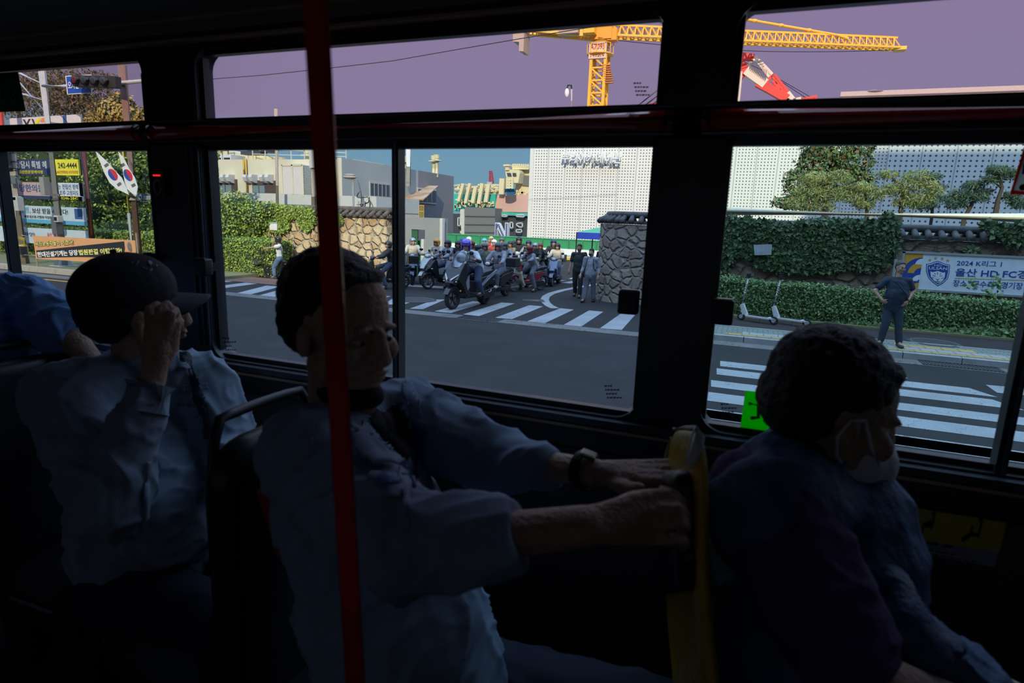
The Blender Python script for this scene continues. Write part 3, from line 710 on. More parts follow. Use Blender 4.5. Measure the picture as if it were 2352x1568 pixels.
def coping(path, z, m, parent, ends=False, wdt=.62, seed=2):
    """rows of half-round tiles over a wall: ridge along path"""
    rr_ = random.Random(seed); cov = MB(); under = MB(); endm = MB()
    for (a, b) in zip(path, path[1:]):
        a = V(a); b = V(b); L = (b - a).length; d = (b - a).normalized(); n = V((d.y, -d.x, 0)); k = max(1, int(L / .30))
        under.bar(a + V((0, 0, z + .08)), b + V((0, 0, z + .08)), wdt * .9, .10)
        for i in range(k + 1):
            p = a + d * (L * (i + .5) / (k + 1)); j = rr_.uniform(-.015, .015)
            for s_ in (1, -1):
                q0 = p + V((0, 0, z + .27 + j)); q1 = p + n * s_ * wdt * .5 + V((0, 0, z + .12 + j))
                cov.cap(q0, q1, .075, .085, 8)
                if ends and s_ == 1: endm.ell(q1 + V((0, 0, -.01)), .078, seg=10, rings=6)
        cov.cap(a + V((0, 0, z + .31)), b + V((0, 0, z + .31)), .10, .10, 8)
    cov.build('roof_tiles', m, parent, smooth=True); under.build('tile_bed', m, parent)
    if ends: endm.build('tile_end_mortar', mortar_m, parent, smooth=True)
zwl = Q(870, 500, 19.3).z
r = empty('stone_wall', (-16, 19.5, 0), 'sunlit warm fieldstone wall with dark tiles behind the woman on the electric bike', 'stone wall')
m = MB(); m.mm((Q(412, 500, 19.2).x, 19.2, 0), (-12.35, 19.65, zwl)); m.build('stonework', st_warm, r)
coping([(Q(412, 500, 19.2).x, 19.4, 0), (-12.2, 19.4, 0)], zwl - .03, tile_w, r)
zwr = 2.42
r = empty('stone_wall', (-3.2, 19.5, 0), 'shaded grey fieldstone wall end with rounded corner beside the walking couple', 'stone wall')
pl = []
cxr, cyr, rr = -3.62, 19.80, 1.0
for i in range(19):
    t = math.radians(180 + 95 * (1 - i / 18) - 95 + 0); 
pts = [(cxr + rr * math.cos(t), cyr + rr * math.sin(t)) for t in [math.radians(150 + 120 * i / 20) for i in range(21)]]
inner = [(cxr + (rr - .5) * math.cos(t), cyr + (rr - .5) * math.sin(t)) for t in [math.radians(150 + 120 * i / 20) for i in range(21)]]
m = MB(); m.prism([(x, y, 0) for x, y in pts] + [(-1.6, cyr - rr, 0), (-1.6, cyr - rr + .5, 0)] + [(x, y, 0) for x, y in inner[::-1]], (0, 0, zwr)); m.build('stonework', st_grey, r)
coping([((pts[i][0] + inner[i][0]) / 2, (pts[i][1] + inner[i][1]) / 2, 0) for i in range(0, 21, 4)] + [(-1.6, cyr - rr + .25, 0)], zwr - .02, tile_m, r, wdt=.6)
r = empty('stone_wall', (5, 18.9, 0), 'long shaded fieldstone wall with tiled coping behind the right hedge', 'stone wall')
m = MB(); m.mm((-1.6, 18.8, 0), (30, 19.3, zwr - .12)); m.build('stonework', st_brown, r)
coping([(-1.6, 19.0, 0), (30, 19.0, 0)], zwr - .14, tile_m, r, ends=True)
# white pipe over the wall
r = empty('white_pipe', (5, 19.6, 0), 'cream white pipe running above the right stone wall', 'pipe')
z0 = Q(1650, 485, 19.75).z; z1 = Q(2352, 500, 19.75).z
m = MB(); m.tube([(-1.5, 19.75, z0), (7.0, 19.75, z1), (22, 19.75, z1 - .1)], .135, 14); m.build('pipe_run', mat('cream_pipe', (.72, .66, .50), .5), r, smooth=True)
for x in (-1, 3, 8, 14, 20): MB().mm((x - .05, 19.70, 0), (x + .05, 19.80, z1 - .05)).build('pipe_post', GREY, r)

# ------------------------------------------------------------------ foliage
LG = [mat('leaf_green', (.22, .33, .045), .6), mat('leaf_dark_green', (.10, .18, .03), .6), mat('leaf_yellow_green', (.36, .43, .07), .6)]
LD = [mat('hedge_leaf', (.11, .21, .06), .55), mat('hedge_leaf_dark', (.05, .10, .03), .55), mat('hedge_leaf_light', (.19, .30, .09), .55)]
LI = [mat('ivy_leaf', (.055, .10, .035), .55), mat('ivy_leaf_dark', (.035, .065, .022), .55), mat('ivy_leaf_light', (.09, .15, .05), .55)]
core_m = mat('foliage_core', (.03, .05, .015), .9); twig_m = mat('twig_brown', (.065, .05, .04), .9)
def hedge(x0, x1, y0, y1, z0, z1, lab, n, size, mats, seed, name='hedge', bulge=.10, cat='hedge', slope=0.0):
    r = empty(name, ((x0 + x1) / 2, (y0 + y1) / 2, z0), lab, cat)
    c = MB(); nx = max(4, int((x1 - x0) / .25)); nz = 6
    def surf(x, u):
        # u 0..1 goes up the front, over the top, down the back
        k = noise.noise(V((x * .9, u * 3, seed))) * bulge
        zt_ = z1 - slope * (x - x0)
        if u < .4: return V((x, y0 - k, z0 + (zt_ - z0) * u / .4))
        if u < .6: return V((x, y0 + (y1 - y0) * (u - .4) / .2, zt_ + k))
        return V((x, y1 + k, zt_ - (zt_ - z0) * (u - .6) / .4))
    us = [i / 20 for i in range(21)]; vs = []; fs = []
    for i in range(nx + 1):
        for u in us: vs.append(surf(x0 + (x1 - x0) * i / nx, u) + V((0, 0, -.03)))
    for i in range(nx):
        for k in range(20): fs.append((i * 21 + k, (i + 1) * 21 + k, (i + 1) * 21 + k + 1, i * 21 + k + 1))
    fs.append(tuple(range(21))); fs.append(tuple(nx * 21 + k for k in range(20, -1, -1)))
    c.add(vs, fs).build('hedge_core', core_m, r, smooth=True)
    rs = np.random.RandomState(seed); X = rs.uniform(x0, x1, n); U = rs.uniform(0, .62, n); P = np.zeros((n, 3)); Nn = np.zeros((n, 3))
    for i in range(n):
        p = surf(X[i], U[i]); P[i] = p
        Nn[i] = (0, -1, .25) if U[i] < .38 else ((0, -.3, 1) if U[i] < .6 else (0, 1, 0))
    P += rs.normal(0, .035, (n, 3)) + Nn * .02
    ne = int(n * (y1 - y0) / (x1 - x0) * 1.2) // 2
    for xe, sx in ((x0, -1), (x1, 1)):
        E = np.stack([np.full(ne, xe) + rs.normal(0, .04, ne), rs.uniform(y0 - .05, y1 + .05, ne), rs.uniform(z0, z1 - slope * (xe - x0), ne)], 1); P = np.vstack([P, E]); Nn = np.vstack([Nn, np.tile(np.array((sx, 0., .2)), (ne, 1))])
    leaves('foliage', P, Nn, size, mats, r, jitter=.55, seed=seed)
    return r
hz1 = Q(1640, 636, 17.35).z - .04
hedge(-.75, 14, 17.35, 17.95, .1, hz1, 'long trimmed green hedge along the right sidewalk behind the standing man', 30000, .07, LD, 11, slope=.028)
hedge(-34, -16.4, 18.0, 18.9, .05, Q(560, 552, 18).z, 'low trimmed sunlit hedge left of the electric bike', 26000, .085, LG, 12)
def blob_foliage(name, blobs, lab, cat, mats, n, size, seed, trunk=None, group=None, core=True, leafname='foliage', droop=0.0, aspect=1.6, corescale=.8, jitter=.8):
    """blobs: (centre, radii)"""
    c0 = blobs[0][0]; base = trunk[0][0] if trunk else V((c0.x, c0.y, 0))
    r = empty(name, base, lab, cat, group)
    rs = np.random.RandomState(seed); tot = sum(b[1][0] * b[1][2] for b in blobs); P = []; Nn = []
    for c, ra in blobs:
        k = max(20, int(n * ra[0] * ra[2] / tot)); d = rs.normal(0, 1, (k, 3)); d /= np.linalg.norm(d, axis=1)[:, None]
        P.append(np.array(c) + d * np.array(ra) * rs.uniform(.72, 1.08, k)[:, None]); Nn.append(d + np.array((0, 0, .25)))
    leaves(leafname, np.vstack(P), np.vstack(Nn), size, mats, r, jitter=jitter, seed=seed, droop=droop, aspect=aspect)
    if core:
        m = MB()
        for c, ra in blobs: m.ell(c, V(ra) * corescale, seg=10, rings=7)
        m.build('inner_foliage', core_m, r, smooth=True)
    if trunk:
        m = MB()
        for pts, r0, r1 in [(t[:-1], t[-1][0], t[-1][1]) for t in [list(t) for t in trunk]]:
            m.tube(pts, [r0 + (r1 - r0) * i / (len(pts) - 1) for i in range(len(pts))], 8)
        m.build('trunk', twig_m, r, smooth=True)
    return r
def pb(px, py, rpx, Y, sz=.9, dy=.8):
    """foliage blob whose image centre and radius are given, at depth Y"""
    c = Q(px, py, Y); k = (Q(px + rpx, py, Y) - c).length; return (c, (k, k * dy, k * sz))
# tall bush and ivy on the left
blob_foliage('ivy_bush', [pb(500, 500, 42, 19.2, 1.0), pb(545, 492, 40, 19.2, 1.0), pb(470, 470, 40, 19.3, 1), pb(590, 500, 34, 19.1, .9), pb(530, 530, 40, 19, .8), pb(480, 545, 30, 19, .8), pb(620, 485, 20, 19.1, .9), pb(585, 530, 22, 19.05, .8), pb(440, 500, 50, 19.4, 1)], 'tall sunlit climbing bush over the wall behind the left hedge', 'bush', LG, 16000, .10, 21)
def ivy(name, polys, y, lab, n, size, mats, seed, vine=None, thick=.10):
    """leaves over image regions [(px,py,rx,ry)] against a wall at y"""
    rs = np.random.RandomState(seed); P = []; tot = sum(a[2] * a[3] for a in polys)
    for px, py, rx, ry in polys:
        k = int(n * rx * ry / tot)
        for _ in range(k):
            a = rs.uniform(0, 2 * math.pi); q = math.sqrt(rs.uniform(0, 1)); p = Q(px + rx * q * math.cos(a), py + ry * q * math.sin(a), y)
            P.append((p.x, p.y - rs.uniform(0, thick), p.z))
    P = np.array(P); Nn = np.tile(np.array((0, -1, .35)), (len(P), 1))
    r = empty(name, (P[:, 0].mean(), y, 0.1), lab, 'ivy'); leaves('foliage', P, Nn, size, mats, r, jitter=.5, seed=seed)
    if vine:
        m = MB()
        for pts in vine: m.tube([Q(a, b, y - .02) for a, b in pts], .012, 5)
        m.build('vine_stems', twig_m, r)
    return r
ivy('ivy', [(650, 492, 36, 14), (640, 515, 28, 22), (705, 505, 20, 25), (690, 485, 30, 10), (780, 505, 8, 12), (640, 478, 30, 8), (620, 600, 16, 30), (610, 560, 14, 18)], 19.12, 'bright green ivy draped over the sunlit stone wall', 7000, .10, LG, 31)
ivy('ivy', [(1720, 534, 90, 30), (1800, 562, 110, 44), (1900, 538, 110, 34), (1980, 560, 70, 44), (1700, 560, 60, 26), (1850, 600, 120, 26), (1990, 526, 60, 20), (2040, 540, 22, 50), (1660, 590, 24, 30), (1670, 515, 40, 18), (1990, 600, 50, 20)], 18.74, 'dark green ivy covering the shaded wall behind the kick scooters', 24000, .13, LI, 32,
    vine=[[(2010, 560), (2060, 545), (2120, 556), (2200, 548), (2290, 560), (2352, 552)], [(2030, 575), (2090, 560), (2160, 570), (2240, 556), (2352, 572)], [(2060, 540), (2110, 565), (2150, 545), (2230, 572), (2330, 545)]], thick=.14)
ivy('ivy', [(2300, 535, 26, 14), (2330, 548, 20, 16), (2270, 520, 18, 7), (2230, 575, 16, 4), (2345, 520, 14, 10)], 18.66, 'small clump of broad ivy leaves above the football banner', 700, .16, LI, 33)
ivy('weeds', [(2228, 652, 10, 20), (2286, 652, 16, 20), (2270, 672, 26, 6)], 17.5, 'thin leafy weeds growing out of the hedge before the banner', 80, .10, LD, 34)
ivy('grass_tufts', [(2200, 765, 150, 7), (1900, 748, 150, 5), (2290, 775, 60, 10), (1700, 735, 60, 4)], 17.25, 'rough grass along the foot of the right hedge', 3500, .11, LD, 35)
# trees behind the right wall
PN = [mat('pine_needles', (.24, .29, .08), .6), mat('pine_needles_dark', (.11, .16, .055), .6), mat('pine_needles_gold', (.36, .35, .12), .6)]
PD = [mat('dark_needles', (.055, .10, .055), .6), mat('dark_needles_2', (.03, .06, .035), .6), mat('dark_needles_3', (.085, .14, .065), .6)]
TL = [mat('tree_leaf', (.12, .20, .07), .6), mat('tree_leaf_dark', (.06, .11, .04), .6), mat('tree_leaf_rust', (.24, .12, .05), .6), mat('tree_leaf_light', (.20, .27, .10), .6), mat('tree_leaf', (.12, .20, .07), .6)]
def trunkpx(pts, Y, r0, r1):
    P = [Q(a, b, Y) for a, b in pts]
    if pts[0][1] >= 418 and r0 >= .06 or pts[0][1] == 500 or r0 == .03 and len(pts) > 3: P = [V((P[0].x, P[0].y, .02))] + P
    return P + [(r0, r1)]
blob_foliage('leafy_tree', [pb(1905, 340, 70, 24, .7), pb(1880, 380, 55, 24, .8), pb(1960, 375, 48, 24, .8), pb(1850, 420, 55, 24, .7), pb(1930, 420, 60, 24, .7), pb(1985, 410, 25, 24, .7), pb(1800, 465, 30, 23.8, .5), pb(1840, 465, 45, 24, .5), pb(1990, 340, 18, 24, 1)], 'tall leafy tree with rust tinged leaves before the perforated facade', 'tree', TL, 8000, .125, 41, core=False, trunk=[trunkpx([(1895, 540), (1898, 470), (1905, 400), (1910, 330)], 24, .12, .03), trunkpx([(1898, 450), (1860, 400)], 24, .05, .02), trunkpx([(1900, 430), (1955, 380)], 24, .05, .02)])
def pine(pads, tr_, lab, mats, seed, Y, n, size=.15):
    return blob_foliage('pine_tree', [pb(a, b, c, Y, .42, .9) for a, b, c in pads], lab, 'pine tree', mats, int(n * .8), size * .95, seed, trunk=[trunkpx(t, Y, r0, r1) for t, r0, r1 in tr_], core=False, leafname='needles', aspect=7.0, jitter=1.2)
pine([(1870, 410, 42), (1920, 405, 34), (1855, 440, 40), (1905, 448, 42), (1950, 436, 26), (1830, 468, 30), (1890, 474, 30)], [([(1892, 500), (1895, 460), (1885, 420), (1905, 400)], .09, .03), ([(1895, 462), (1850, 448)], .04, .02), ([(1893, 455), (1935, 440)], .04, .02)], 'yellow green pine just left of centre in front of the white facade', PN, 51, 21.6, 5200)
pine([(1985, 430, 32), (1960, 455, 26), (2010, 446, 28), (2040, 432, 18), (1985, 470, 26)], [([(1990, 500), (1992, 470), (1985, 440)], .07, .03), ([(1991, 465), (2020, 450)], .03, .015)], 'small pine between the leafy tree and the golden pine', PN, 52, 21.4, 3000)
pine([(2040, 400, 26), (2105, 405, 34), (2085, 425, 38), (2130, 425, 26), (2060, 440, 28), (2110, 455, 34), (2080, 465, 32), (2150, 440, 20)], [([(2068, 500), (2072, 450), (2065, 425), (2050, 408)], .08, .03), ([(2072, 450), (2100, 420)], .04, .02), ([(2075, 470), (2130, 450)], .03, .02)], 'golden green pine with bent trunk in front of the blue shaded facade', PN, 53, 21.8, 5000)
pine([(2145, 405, 20), (2150, 430, 22), (2135, 450, 22), (2125, 470, 30), (2170, 455, 16)], [([(2140, 500), (2145, 440), (2145, 400)], .06, .02)], 'dark hazy conifer directly behind the golden pine', PD, 54, 23.4, 2600)
pine([(2235, 425, 26), (2205, 445, 24), (2260, 440, 20), (2225, 455, 26), (2195, 468, 26)], [([(2215, 500), (2232, 470), (2240, 440), (2235, 425)], .07, .03), ([(2225, 478), (2200, 455)], .03, .015)], 'small dark pine second from the right edge', PD, 55, 21.2, 2600)
pine([(2290, 390, 28), (2310, 402, 26), (2275, 412, 22), (2330, 395, 18), (2325, 450, 22), (2345, 465, 30), (2260, 455, 14)], [([(2285, 500), (2292, 460), (2302, 430), (2292, 400)], .09, .03), ([(2300, 430), (2275, 415)], .04, .02), ([(2294, 455), (2335, 452)], .04, .02)], 'dark umbrella shaped pine nearest the right edge of the photo', PD, 56, 20.9, 3400)
# thin bamboo like tree at left window edge
blob_foliage('bamboo', [pb(480, 350, 22, 24, 1.0), pb(470, 385, 24, 24, 1.2), pb(488, 400, 12, 24, 1.2), pb(455, 262, 16, 24, 1.2), pb(472, 430, 14, 24, 1.2)], 'thin feathery bamboo at the left edge of the middle window', 'bamboo', LG, 900, .17, 57, core=False, droop=1.0, trunk=[trunkpx([(486, 470), (480, 400), (474, 340), (455, 250)], 24, .03, .01), trunkpx([(474, 470), (470, 400), (462, 330)], 24, .02, .01)])
# trees behind the banners, left
blob_foliage('dense_tree', [pb(300, 420, 60, 22, 1.1), pb(250, 480, 60, 22, 1), pb(340, 500, 50, 22, 1), pb(220, 400, 50, 22.4, 1.2), pb(330, 370, 45, 22, 1), pb(260, 350, 45, 22.4, 1), pb(300, 550, 70, 21, .6), pb(380, 420, 50, 22, 1.2), pb(390, 520, 50, 21, 1)], 'dense bright green trees behind the two white flags', 'tree', LG, 15000, .16, 61)
blob_foliage('dense_tree', [pb(60, 380, 60, 24, 1), pb(130, 400, 60, 24, 1), pb(0, 420, 60, 24, 1.3), pb(90, 500, 80, 24, .8), pb(180, 480, 50, 24, 1), pb(-60, 480, 80, 24, 1.3), pb(150, 340, 40, 24, 1), pb(30, 560, 90, 22.6, .5)], 'dark tree mass behind the stacked banners', 'tree', LD, 12000, .16, 62)
CB = [mat('conifer_brown', (.20, .13, .05), .7), mat('conifer_olive', (.12, .11, .03), .7), mat('conifer_dark', (.05, .045, .02), .7)]
blob_foliage('conifer', [pb(170, 185, 50, 23, .5), pb(205, 215, 45, 23, .45), pb(150, 225, 45, 23, .5), pb(190, 250, 50, 23, .4), pb(120, 195, 36, 23, .6), pb(235, 180, 30, 23, .35), pb(220, 265, 30, 23, .35)], 'drooping brownish conifer behind the blue street name sign', 'tree', CB, 5200, .20, 63, core=False, droop=1.5, aspect=3, trunk=[trunkpx([(178, 420), (172, 280), (165, 150)], 23, .12, .05)])
blob_foliage('conifer', [pb(40, 175, 36, 23.4, .5), pb(70, 185, 36, 23.4, .6), pb(50, 230, 50, 23.4, .6), pb(20, 200, 30, 23.4, .6), pb(90, 250, 40, 23.4, .5)], 'brownish conifer at the top left corner behind the signal pole', 'tree', CB, 3600, .20, 64, core=False, droop=1.5, aspect=3, trunk=[trunkpx([(48, 420), (45, 280), (40, 150)], 23.4, .12, .05)])
GT = [mat('golden_leaf', (.42, .30, .06), .6), mat('golden_leaf_dark', (.22, .17, .05), .6)]
blob_foliage('golden_tree', [pb(265, 262, 38, 22.6, .7), pb(310, 272, 32, 22.6, .6), pb(240, 285, 40, 22.6, .4), pb(280, 235, 20, 22.6, .8), pb(335, 300, 30, 22.6, .6)], 'golden tinted tree seen under the traffic light', 'tree', GT, 3800, .17, 65)
# ================================================================== BUILDINGS AND FAR THINGS
# the building across the street behind the bus, whose shade covers the road
bm_ = mat('tower_wall', (.35, .34, .33), .8, var=.15); wg = mat('window_dark', (.05, .07, .09), .15)
r = empty('office_building', (0, -14, 0), 'grey building across the street behind the bus, stepped roof', 'building')
for x0, x1, h in ((-60, -9, 9.0), (-9, -1, 13.1), (-1, 23.2, 16.9), (23.2, 60, 34)):
    MB().mm((x0, -18, 0), (x1, -10, h)).build('building_wing', bm_, r)
    m = MB(); k = int(h // 3.2)
    for i in range(k): m.mm((x0 + .6, -9.99, i * 3.2 + 1.2), (x1 - .6, -9.96, i * 3.2 + 2.6))
    m.build('window_band', wg, r)
def Xline_Y(px, py, X):          # depth where the ray through px,py meets the plane x=X
    q = ray(px, py); return X / q.x * q.y
# ---------------- perforated facade buildings
def perfmat(name, col, hole, pitch, rad, seam, seamw=.03):
    m = bpy.data.materials.new(name); m.use_nodes = True; nt = m.node_tree; b = nt.nodes['Principled BSDF']; N = nt.nodes.new; Lk = nt.links.new
    b.inputs['Roughness'].default_value = .55
    tcn = N('ShaderNodeTexCoord'); sp = N('ShaderNodeSeparateXYZ'); Lk(tcn.outputs['Object'], sp.inputs[0])
    def math_(op, a, b_=None):
        n = N('ShaderNodeMath'); n.operation = op
        for i, x in enumerate((a, b_)):
            if x is None: continue
            if isinstance(x, (int, float)): n.inputs[i].default_value = x
            else: Lk(x, n.inputs[i])
        return n.outputs[0]
    def cell(s, p): return math_('SUBTRACT', math_('FRACT', math_('DIVIDE', s, p)), .5)
    u = cell(sp.outputs['X'], pitch); v = cell(sp.outputs['Z'], pitch)
    d = math_('SQRT', math_('ADD', math_('MULTIPLY', u, u), math_('MULTIPLY', v, v)))
    h = math_('LESS_THAN', d, rad)
    su = math_('ABSOLUTE', cell(sp.outputs['X'], seam)); line = math_('LESS_THAN', su, seamw / seam)
    nearseam = math_('LESS_THAN', su, pitch * .4 / seam); h = math_('MULTIPLY', h, math_('SUBTRACT', 1.0, nearseam))
    mx = N('ShaderNodeMix'); mx.data_type = 'RGBA'; mx.inputs['A'].default_value = (*col, 1); mx.inputs['B'].default_value = (*[c * .62 for c in col], 1); Lk(line, mx.inputs['Factor'])
    m2 = N('ShaderNodeMix'); m2.data_type = 'RGBA'; Lk(mx.outputs['Result'], m2.inputs['A']); m2.inputs['B'].default_value = (*hole, 1); Lk(h, m2.inputs['Factor'])
    Lk(m2.outputs['Result'], b.inputs['Base Color']); return m
pf = perfmat('perforated_panel', (.74, .72, .69), (.09, .09, .09), .205, .21, 1.32, .035)
YP = 45.0
XL = Q(1217, 400, YP).x; ztop = Q(1217, 255, YP).z
r = empty('perforated_building', (XL + 10, YP, 0), 'large white perforated metal building with raised Korean sign lettering', 'building')
xr1 = Q(2031, 400, YP).x
m = MB(); m.mm((XL, YP, 0), (xr1, YP + 20, ztop)); m.build('perforated_facade', pf, r)
m = MB(); m.mm((xr1, YP, 0), (XL + 60, YP + 20, ztop)); m.build('perforated_facade', perfmat('perforated_panel_wide', (.74, .75, .74), (.07, .07, .07), .30, .20, 1.8, .04), r)
m = MB(); m.mm((XL - .05, YP - .15, ztop), (XL + 60.3, YP + 20.3, ztop + .12)); m.build('roof_edge', mat('roof_edge_beige', (.52, .48, .42), .7), r)
m = MB(); m.mm((XL - .02, YP - .06, 0), (XL + .28, YP, ztop)); m.build('corner_trim', mat('panel_white', (.72, .70, .66), .6), r)
text('뿌리아카데미관', Q(1291, 374, YP - .45), Q(1428, 376, YP - .45), Q(1291, 352, YP).z - Q(1291, 376, YP).z, mat('sign_letter_white', (.82, .82, .82), .5), 'sign_lettering', r, depth=.22, bold=.012)
m = MB()
for px in (1300, 1322, 1345, 1370, 1390, 1410): c = Q(px, 376, YP); m.bar(c + V((0, -.5, 0)), c + V((0, 0, -.02)), .06)
m.build('letter_bracket', GREY, r)
# hall at the right whose pinkish roof shows over the rail
r = empty('factory_hall', (Q(2150, 300, 52).x, 66, 0), 'long hall with a pinkish roof edge above the right windows', 'building')
a = Q(1935, 222, 66.5); b = Q(2360, 204, 66.5)
m = MB(); m.prism([V((a.x, 66.5, 0)), V((a.x, 66.5, a.z)), V((b.x + 20, 66.5, a.z + .45)), V((b.x + 20, 66.5, 0))], (0, 25, 0)); m.build('hall_wall', mat('pinkish_cladding', (.46, .38, .36), .7), r)
m = MB(); m.mm((a.x - .2, 66.3, a.z), (b.x + 20.2, 66.7, a.z + .4)); m.build('roof_gutter', mat('roof_gutter', (.40, .33, .31), .7), r)
c = Q(2005, 215, 67.5); m = MB(); m.lathe(c - V((0, 0, 1.0)), [(0, .5), (.9, .5), (.9, 1.25), (1.0, 1.4), (1.35, .1)], 16); m.build('roof_vent', mat('roof_vent_brown', (.16, .13, .14), .7), r)

# ---------------- left works building (cream front, grey flank)
cream = mat('cream_render', (.60, .56, .42), .85, var=.14, vscale=.5); cream2 = mat('parapet_cream', (.60, .57, .47), .85, var=.1, vscale=.6)
greyw = mat('grey_render', (.36, .38, .38), .85, var=.08, vscale=.5); darkw = mat('charcoal_render', (.20, .20, .215), .85, var=.05)
YC = 34.0; XG = Q(784, 360, YC).x; zG = Q(784, 362, YC).z
Y2 = Xline_Y(1042, 402, XG); Ymid = Xline_Y(960, 390, XG)
r = empty('works_building', (XG - 8, YC, 0), 'cream fronted works building with grey flank, vents and rooftop tanks', 'building'); wb = r
xl = Q(430, 366, YC).x - 14; zc = Q(620, 366, YC + 1.5).z
m = MB(); m.mm((xl, YC + 1.5, 0), (XG, YC + 5, zc)); m.mm((Q(774, 366, YC).x, YC, 0), (XG, YC + 2, zG)); m.build('cream_front', cream, r)
m = MB(); m.mm((XG - 12, YC + .02, 0), (XG + .02, Ymid, zG)); m.build('grey_flank', greyw, r) if False else MB().mm((XG - 10, YC + 4, 0), (XG + .02, Ymid, zG)).build('grey_flank_rear', greyw, r)
MB().mm((XG - .3, YC + .01, 0), (XG + .02, YC + 4, zG)).build('grey_flank_front', greyw, r)
MB().mm((XG - 10, Ymid, 0), (XG + .02, Y2, zG)).build('charcoal_wing', darkw, r)
yf = YC + 1.5
def fr(px0, py0, px1, py1, y): a = Q(px0, py0, y); b = Q(px1, py1, y); return min(a.x, b.x), max(a.x, b.x), min(a.z, b.z), max(a.z, b.z)
blue_g = mat('pale_window_glass', (.16, .24, .27), .12); brwn = mat('window_frame_brown', (.07, .05, .045), .6)
for (a, b, c, d, panes) in ((492, 411, 547, 447, ((508, 519), (521, 534))), (580, 414, 637, 447, ((583, 596), (598, 610)))):
    x0, x1, z0, z1 = fr(a, b, c, d, yf); w_ = MB().mm((x0, yf - .06, z0), (x1, yf + .1, z1)).build('window', brwn, r)
    m = MB()
    for p0, p1 in panes: xa_, xb_, _, _ = fr(p0, 440, p1, 440, yf); m.mm((xa_, yf - .09, z0 + .1), (xb_, yf - .05, z0 + (z1 - z0) * .62))
    m.build('pane', blue_g, w_)
hoodm = mat('vent_hood_grey', (.52, .53, .54), .6)
def hood(px, y, w_, top, bot):
    a = Q(px, top, y); b = Q(px, bot, y); x = a.x; h = a.z - b.z; pr = [(y, a.z), (y - .55, a.z - .03), (y - .62, a.z - h * .35), (y - .5, b.z + .12), (y - .2, b.z), (y, b.z)]
    m = MB(); m.prism([V((x, yy, zz)) for yy, zz in pr], (w_, 0, 0)); m.build('vent_hood', hoodm, wb)
for px in (519, 532, 571, 584, 608, 621): hood(px, yf, .30, 401, 421)
for px in (490, 502): 
    a = Q(px, 420, yf); m = MB()
    for i in range(6):
        t0 = math.pi / 2 * i / 6; t1 = math.pi / 2 * (i + 1) / 6
        m.add([a + V((0, -.5 * math.cos(t0), .42 * math.sin(t0))), a + V((.5, -.5 * math.cos(t0), .42 * math.sin(t0))), a + V((.5, -.5 * math.cos(t1), .42 * math.sin(t1))), a + V((0, -.5 * math.cos(t1), .42 * math.sin(t1)))], [(0, 1, 2, 3)])
    m.add([a, a + V((0, -.5, 0)), a + V((0, -.35, .3)), a + V((0, 0, .42))], [(0, 1, 2, 3)]); m.add([a + V((.5, 0, 0)), a + V((.5, -.5, 0)), a + V((.5, -.35, .3)), a + V((.5, 0, .42))], [(3, 2, 1, 0)])
    m.build('small_awning', mat('awning_cream', (.6, .58, .52), .7), wb)
ypipe = mat('ochre_pipe', (.52, .34, .05), .6)
for (p, top, bot) in ((559, 366, 412), (564, 364, 446)):
    a = Q(p, top, yf - .12); b = Q(p, bot, yf - .12); MB().tube([(a.x, yf - .12, b.z), (a.x, yf - .12, a.z)], .08, 10).build('yellow_pipe', ypipe, wb, smooth=True)
x0, x1, z0, z1 = fr(647, 378, 697, 449, yf - 1.2); lw = mat('translucent_sheet', (.58, .54, .52), .6)
m = MB(); m.mm((x0, yf - 1.2, 0), (x1, yf, z1)); bx = m.build('sheeted_box', lw, wb)
m = MB()
for x in (x0, (x0 + x1) / 2, x1): m.mm((x - .06, yf - 1.24, z0), (x + .06, yf - 1.2, z1))
m.mm((x0, yf - 1.24, z1 - .08), (x1, yf - 1.2, z1 + .05)); m.build('box_frame', cream, bx)
m = MB()
for i in range(22): z = z0 + (z1 - z0) * i / 22; m.mm((x1, yf - 1.1, z), (x1 + .04, yf - .1, z + .07))
m.build('louvre', mat('louvre_grey', (.4, .44, .44), .6), bx)
# roof things
x0, x1, z0, z1 = fr(440, 336, 569, 366, YC + 6); m = MB(); m.prism([V((x0 - 9, YC + 6, z0 - 1)), V((x0 - 9, YC + 6, z1 + 1.4)), V((x1, YC + 6, Q(569, 354, YC + 6).z)), V((x1, YC + 6, z0 - 1))], (0, 4, 0)); m.build('rear_parapet', cream, wb)
for px0, px1 in ((462, 489), (493, 510), (512, 531)):
    x0, x1, z0, z1 = fr(px0, 355, px1, 369, YC + 2.4); u = MB().mm((x0, YC + 2.4, z0 - .3), (x1, YC + 3.8, z1)).build('rooftop_unit', hoodm, wb)
    m = MB().mm((x0 + .1, YC + 2.37, z0 - .1), (x1 - .1, YC + 2.41, z0 + (z1 - z0) * .5)).build('unit_grille', BLK, u)
c = Q(615, 366, YC + 3.5); m = MB(); m.lathe((c.x, c.y, c.z - .4), [(0, 1.35), (.55, 1.35)], 24); tb = m.build('tank_base', mat('tank_yellow', (.62, .52, .28), .7), wb)
m = MB(); m.lathe((c.x + .25, c.y, c.z + .5), [(0, .62), (.25, .65), (.27, .6), (.5, .65), (.52, .6), (.85, .62)], 20); m.build('black_tank', mat('tank_black', (.035, .03, .035), .5), wb, smooth=False)
m = MB(); m.box((c.x - 1.3, c.y, c.z + .45), (1.9, .7, .25)); m.ell((c.x - 1.6, c.y, c.z + .75), (.3, .2, .35)); m.ell((c.x - 1.1, c.y, c.z + .7), (.22, .2, .3)); m.build('roof_machinery', mat('machinery_dark', (.06, .05, .06), .6), wb)
m = MB(); zr_ = c.z
for i in range(8): x = c.x + .3 + i * 1.15; m.bar((x, YC + 1.7, zr_ - .3), (x, YC + 1.7, zr_ + .62), .06)
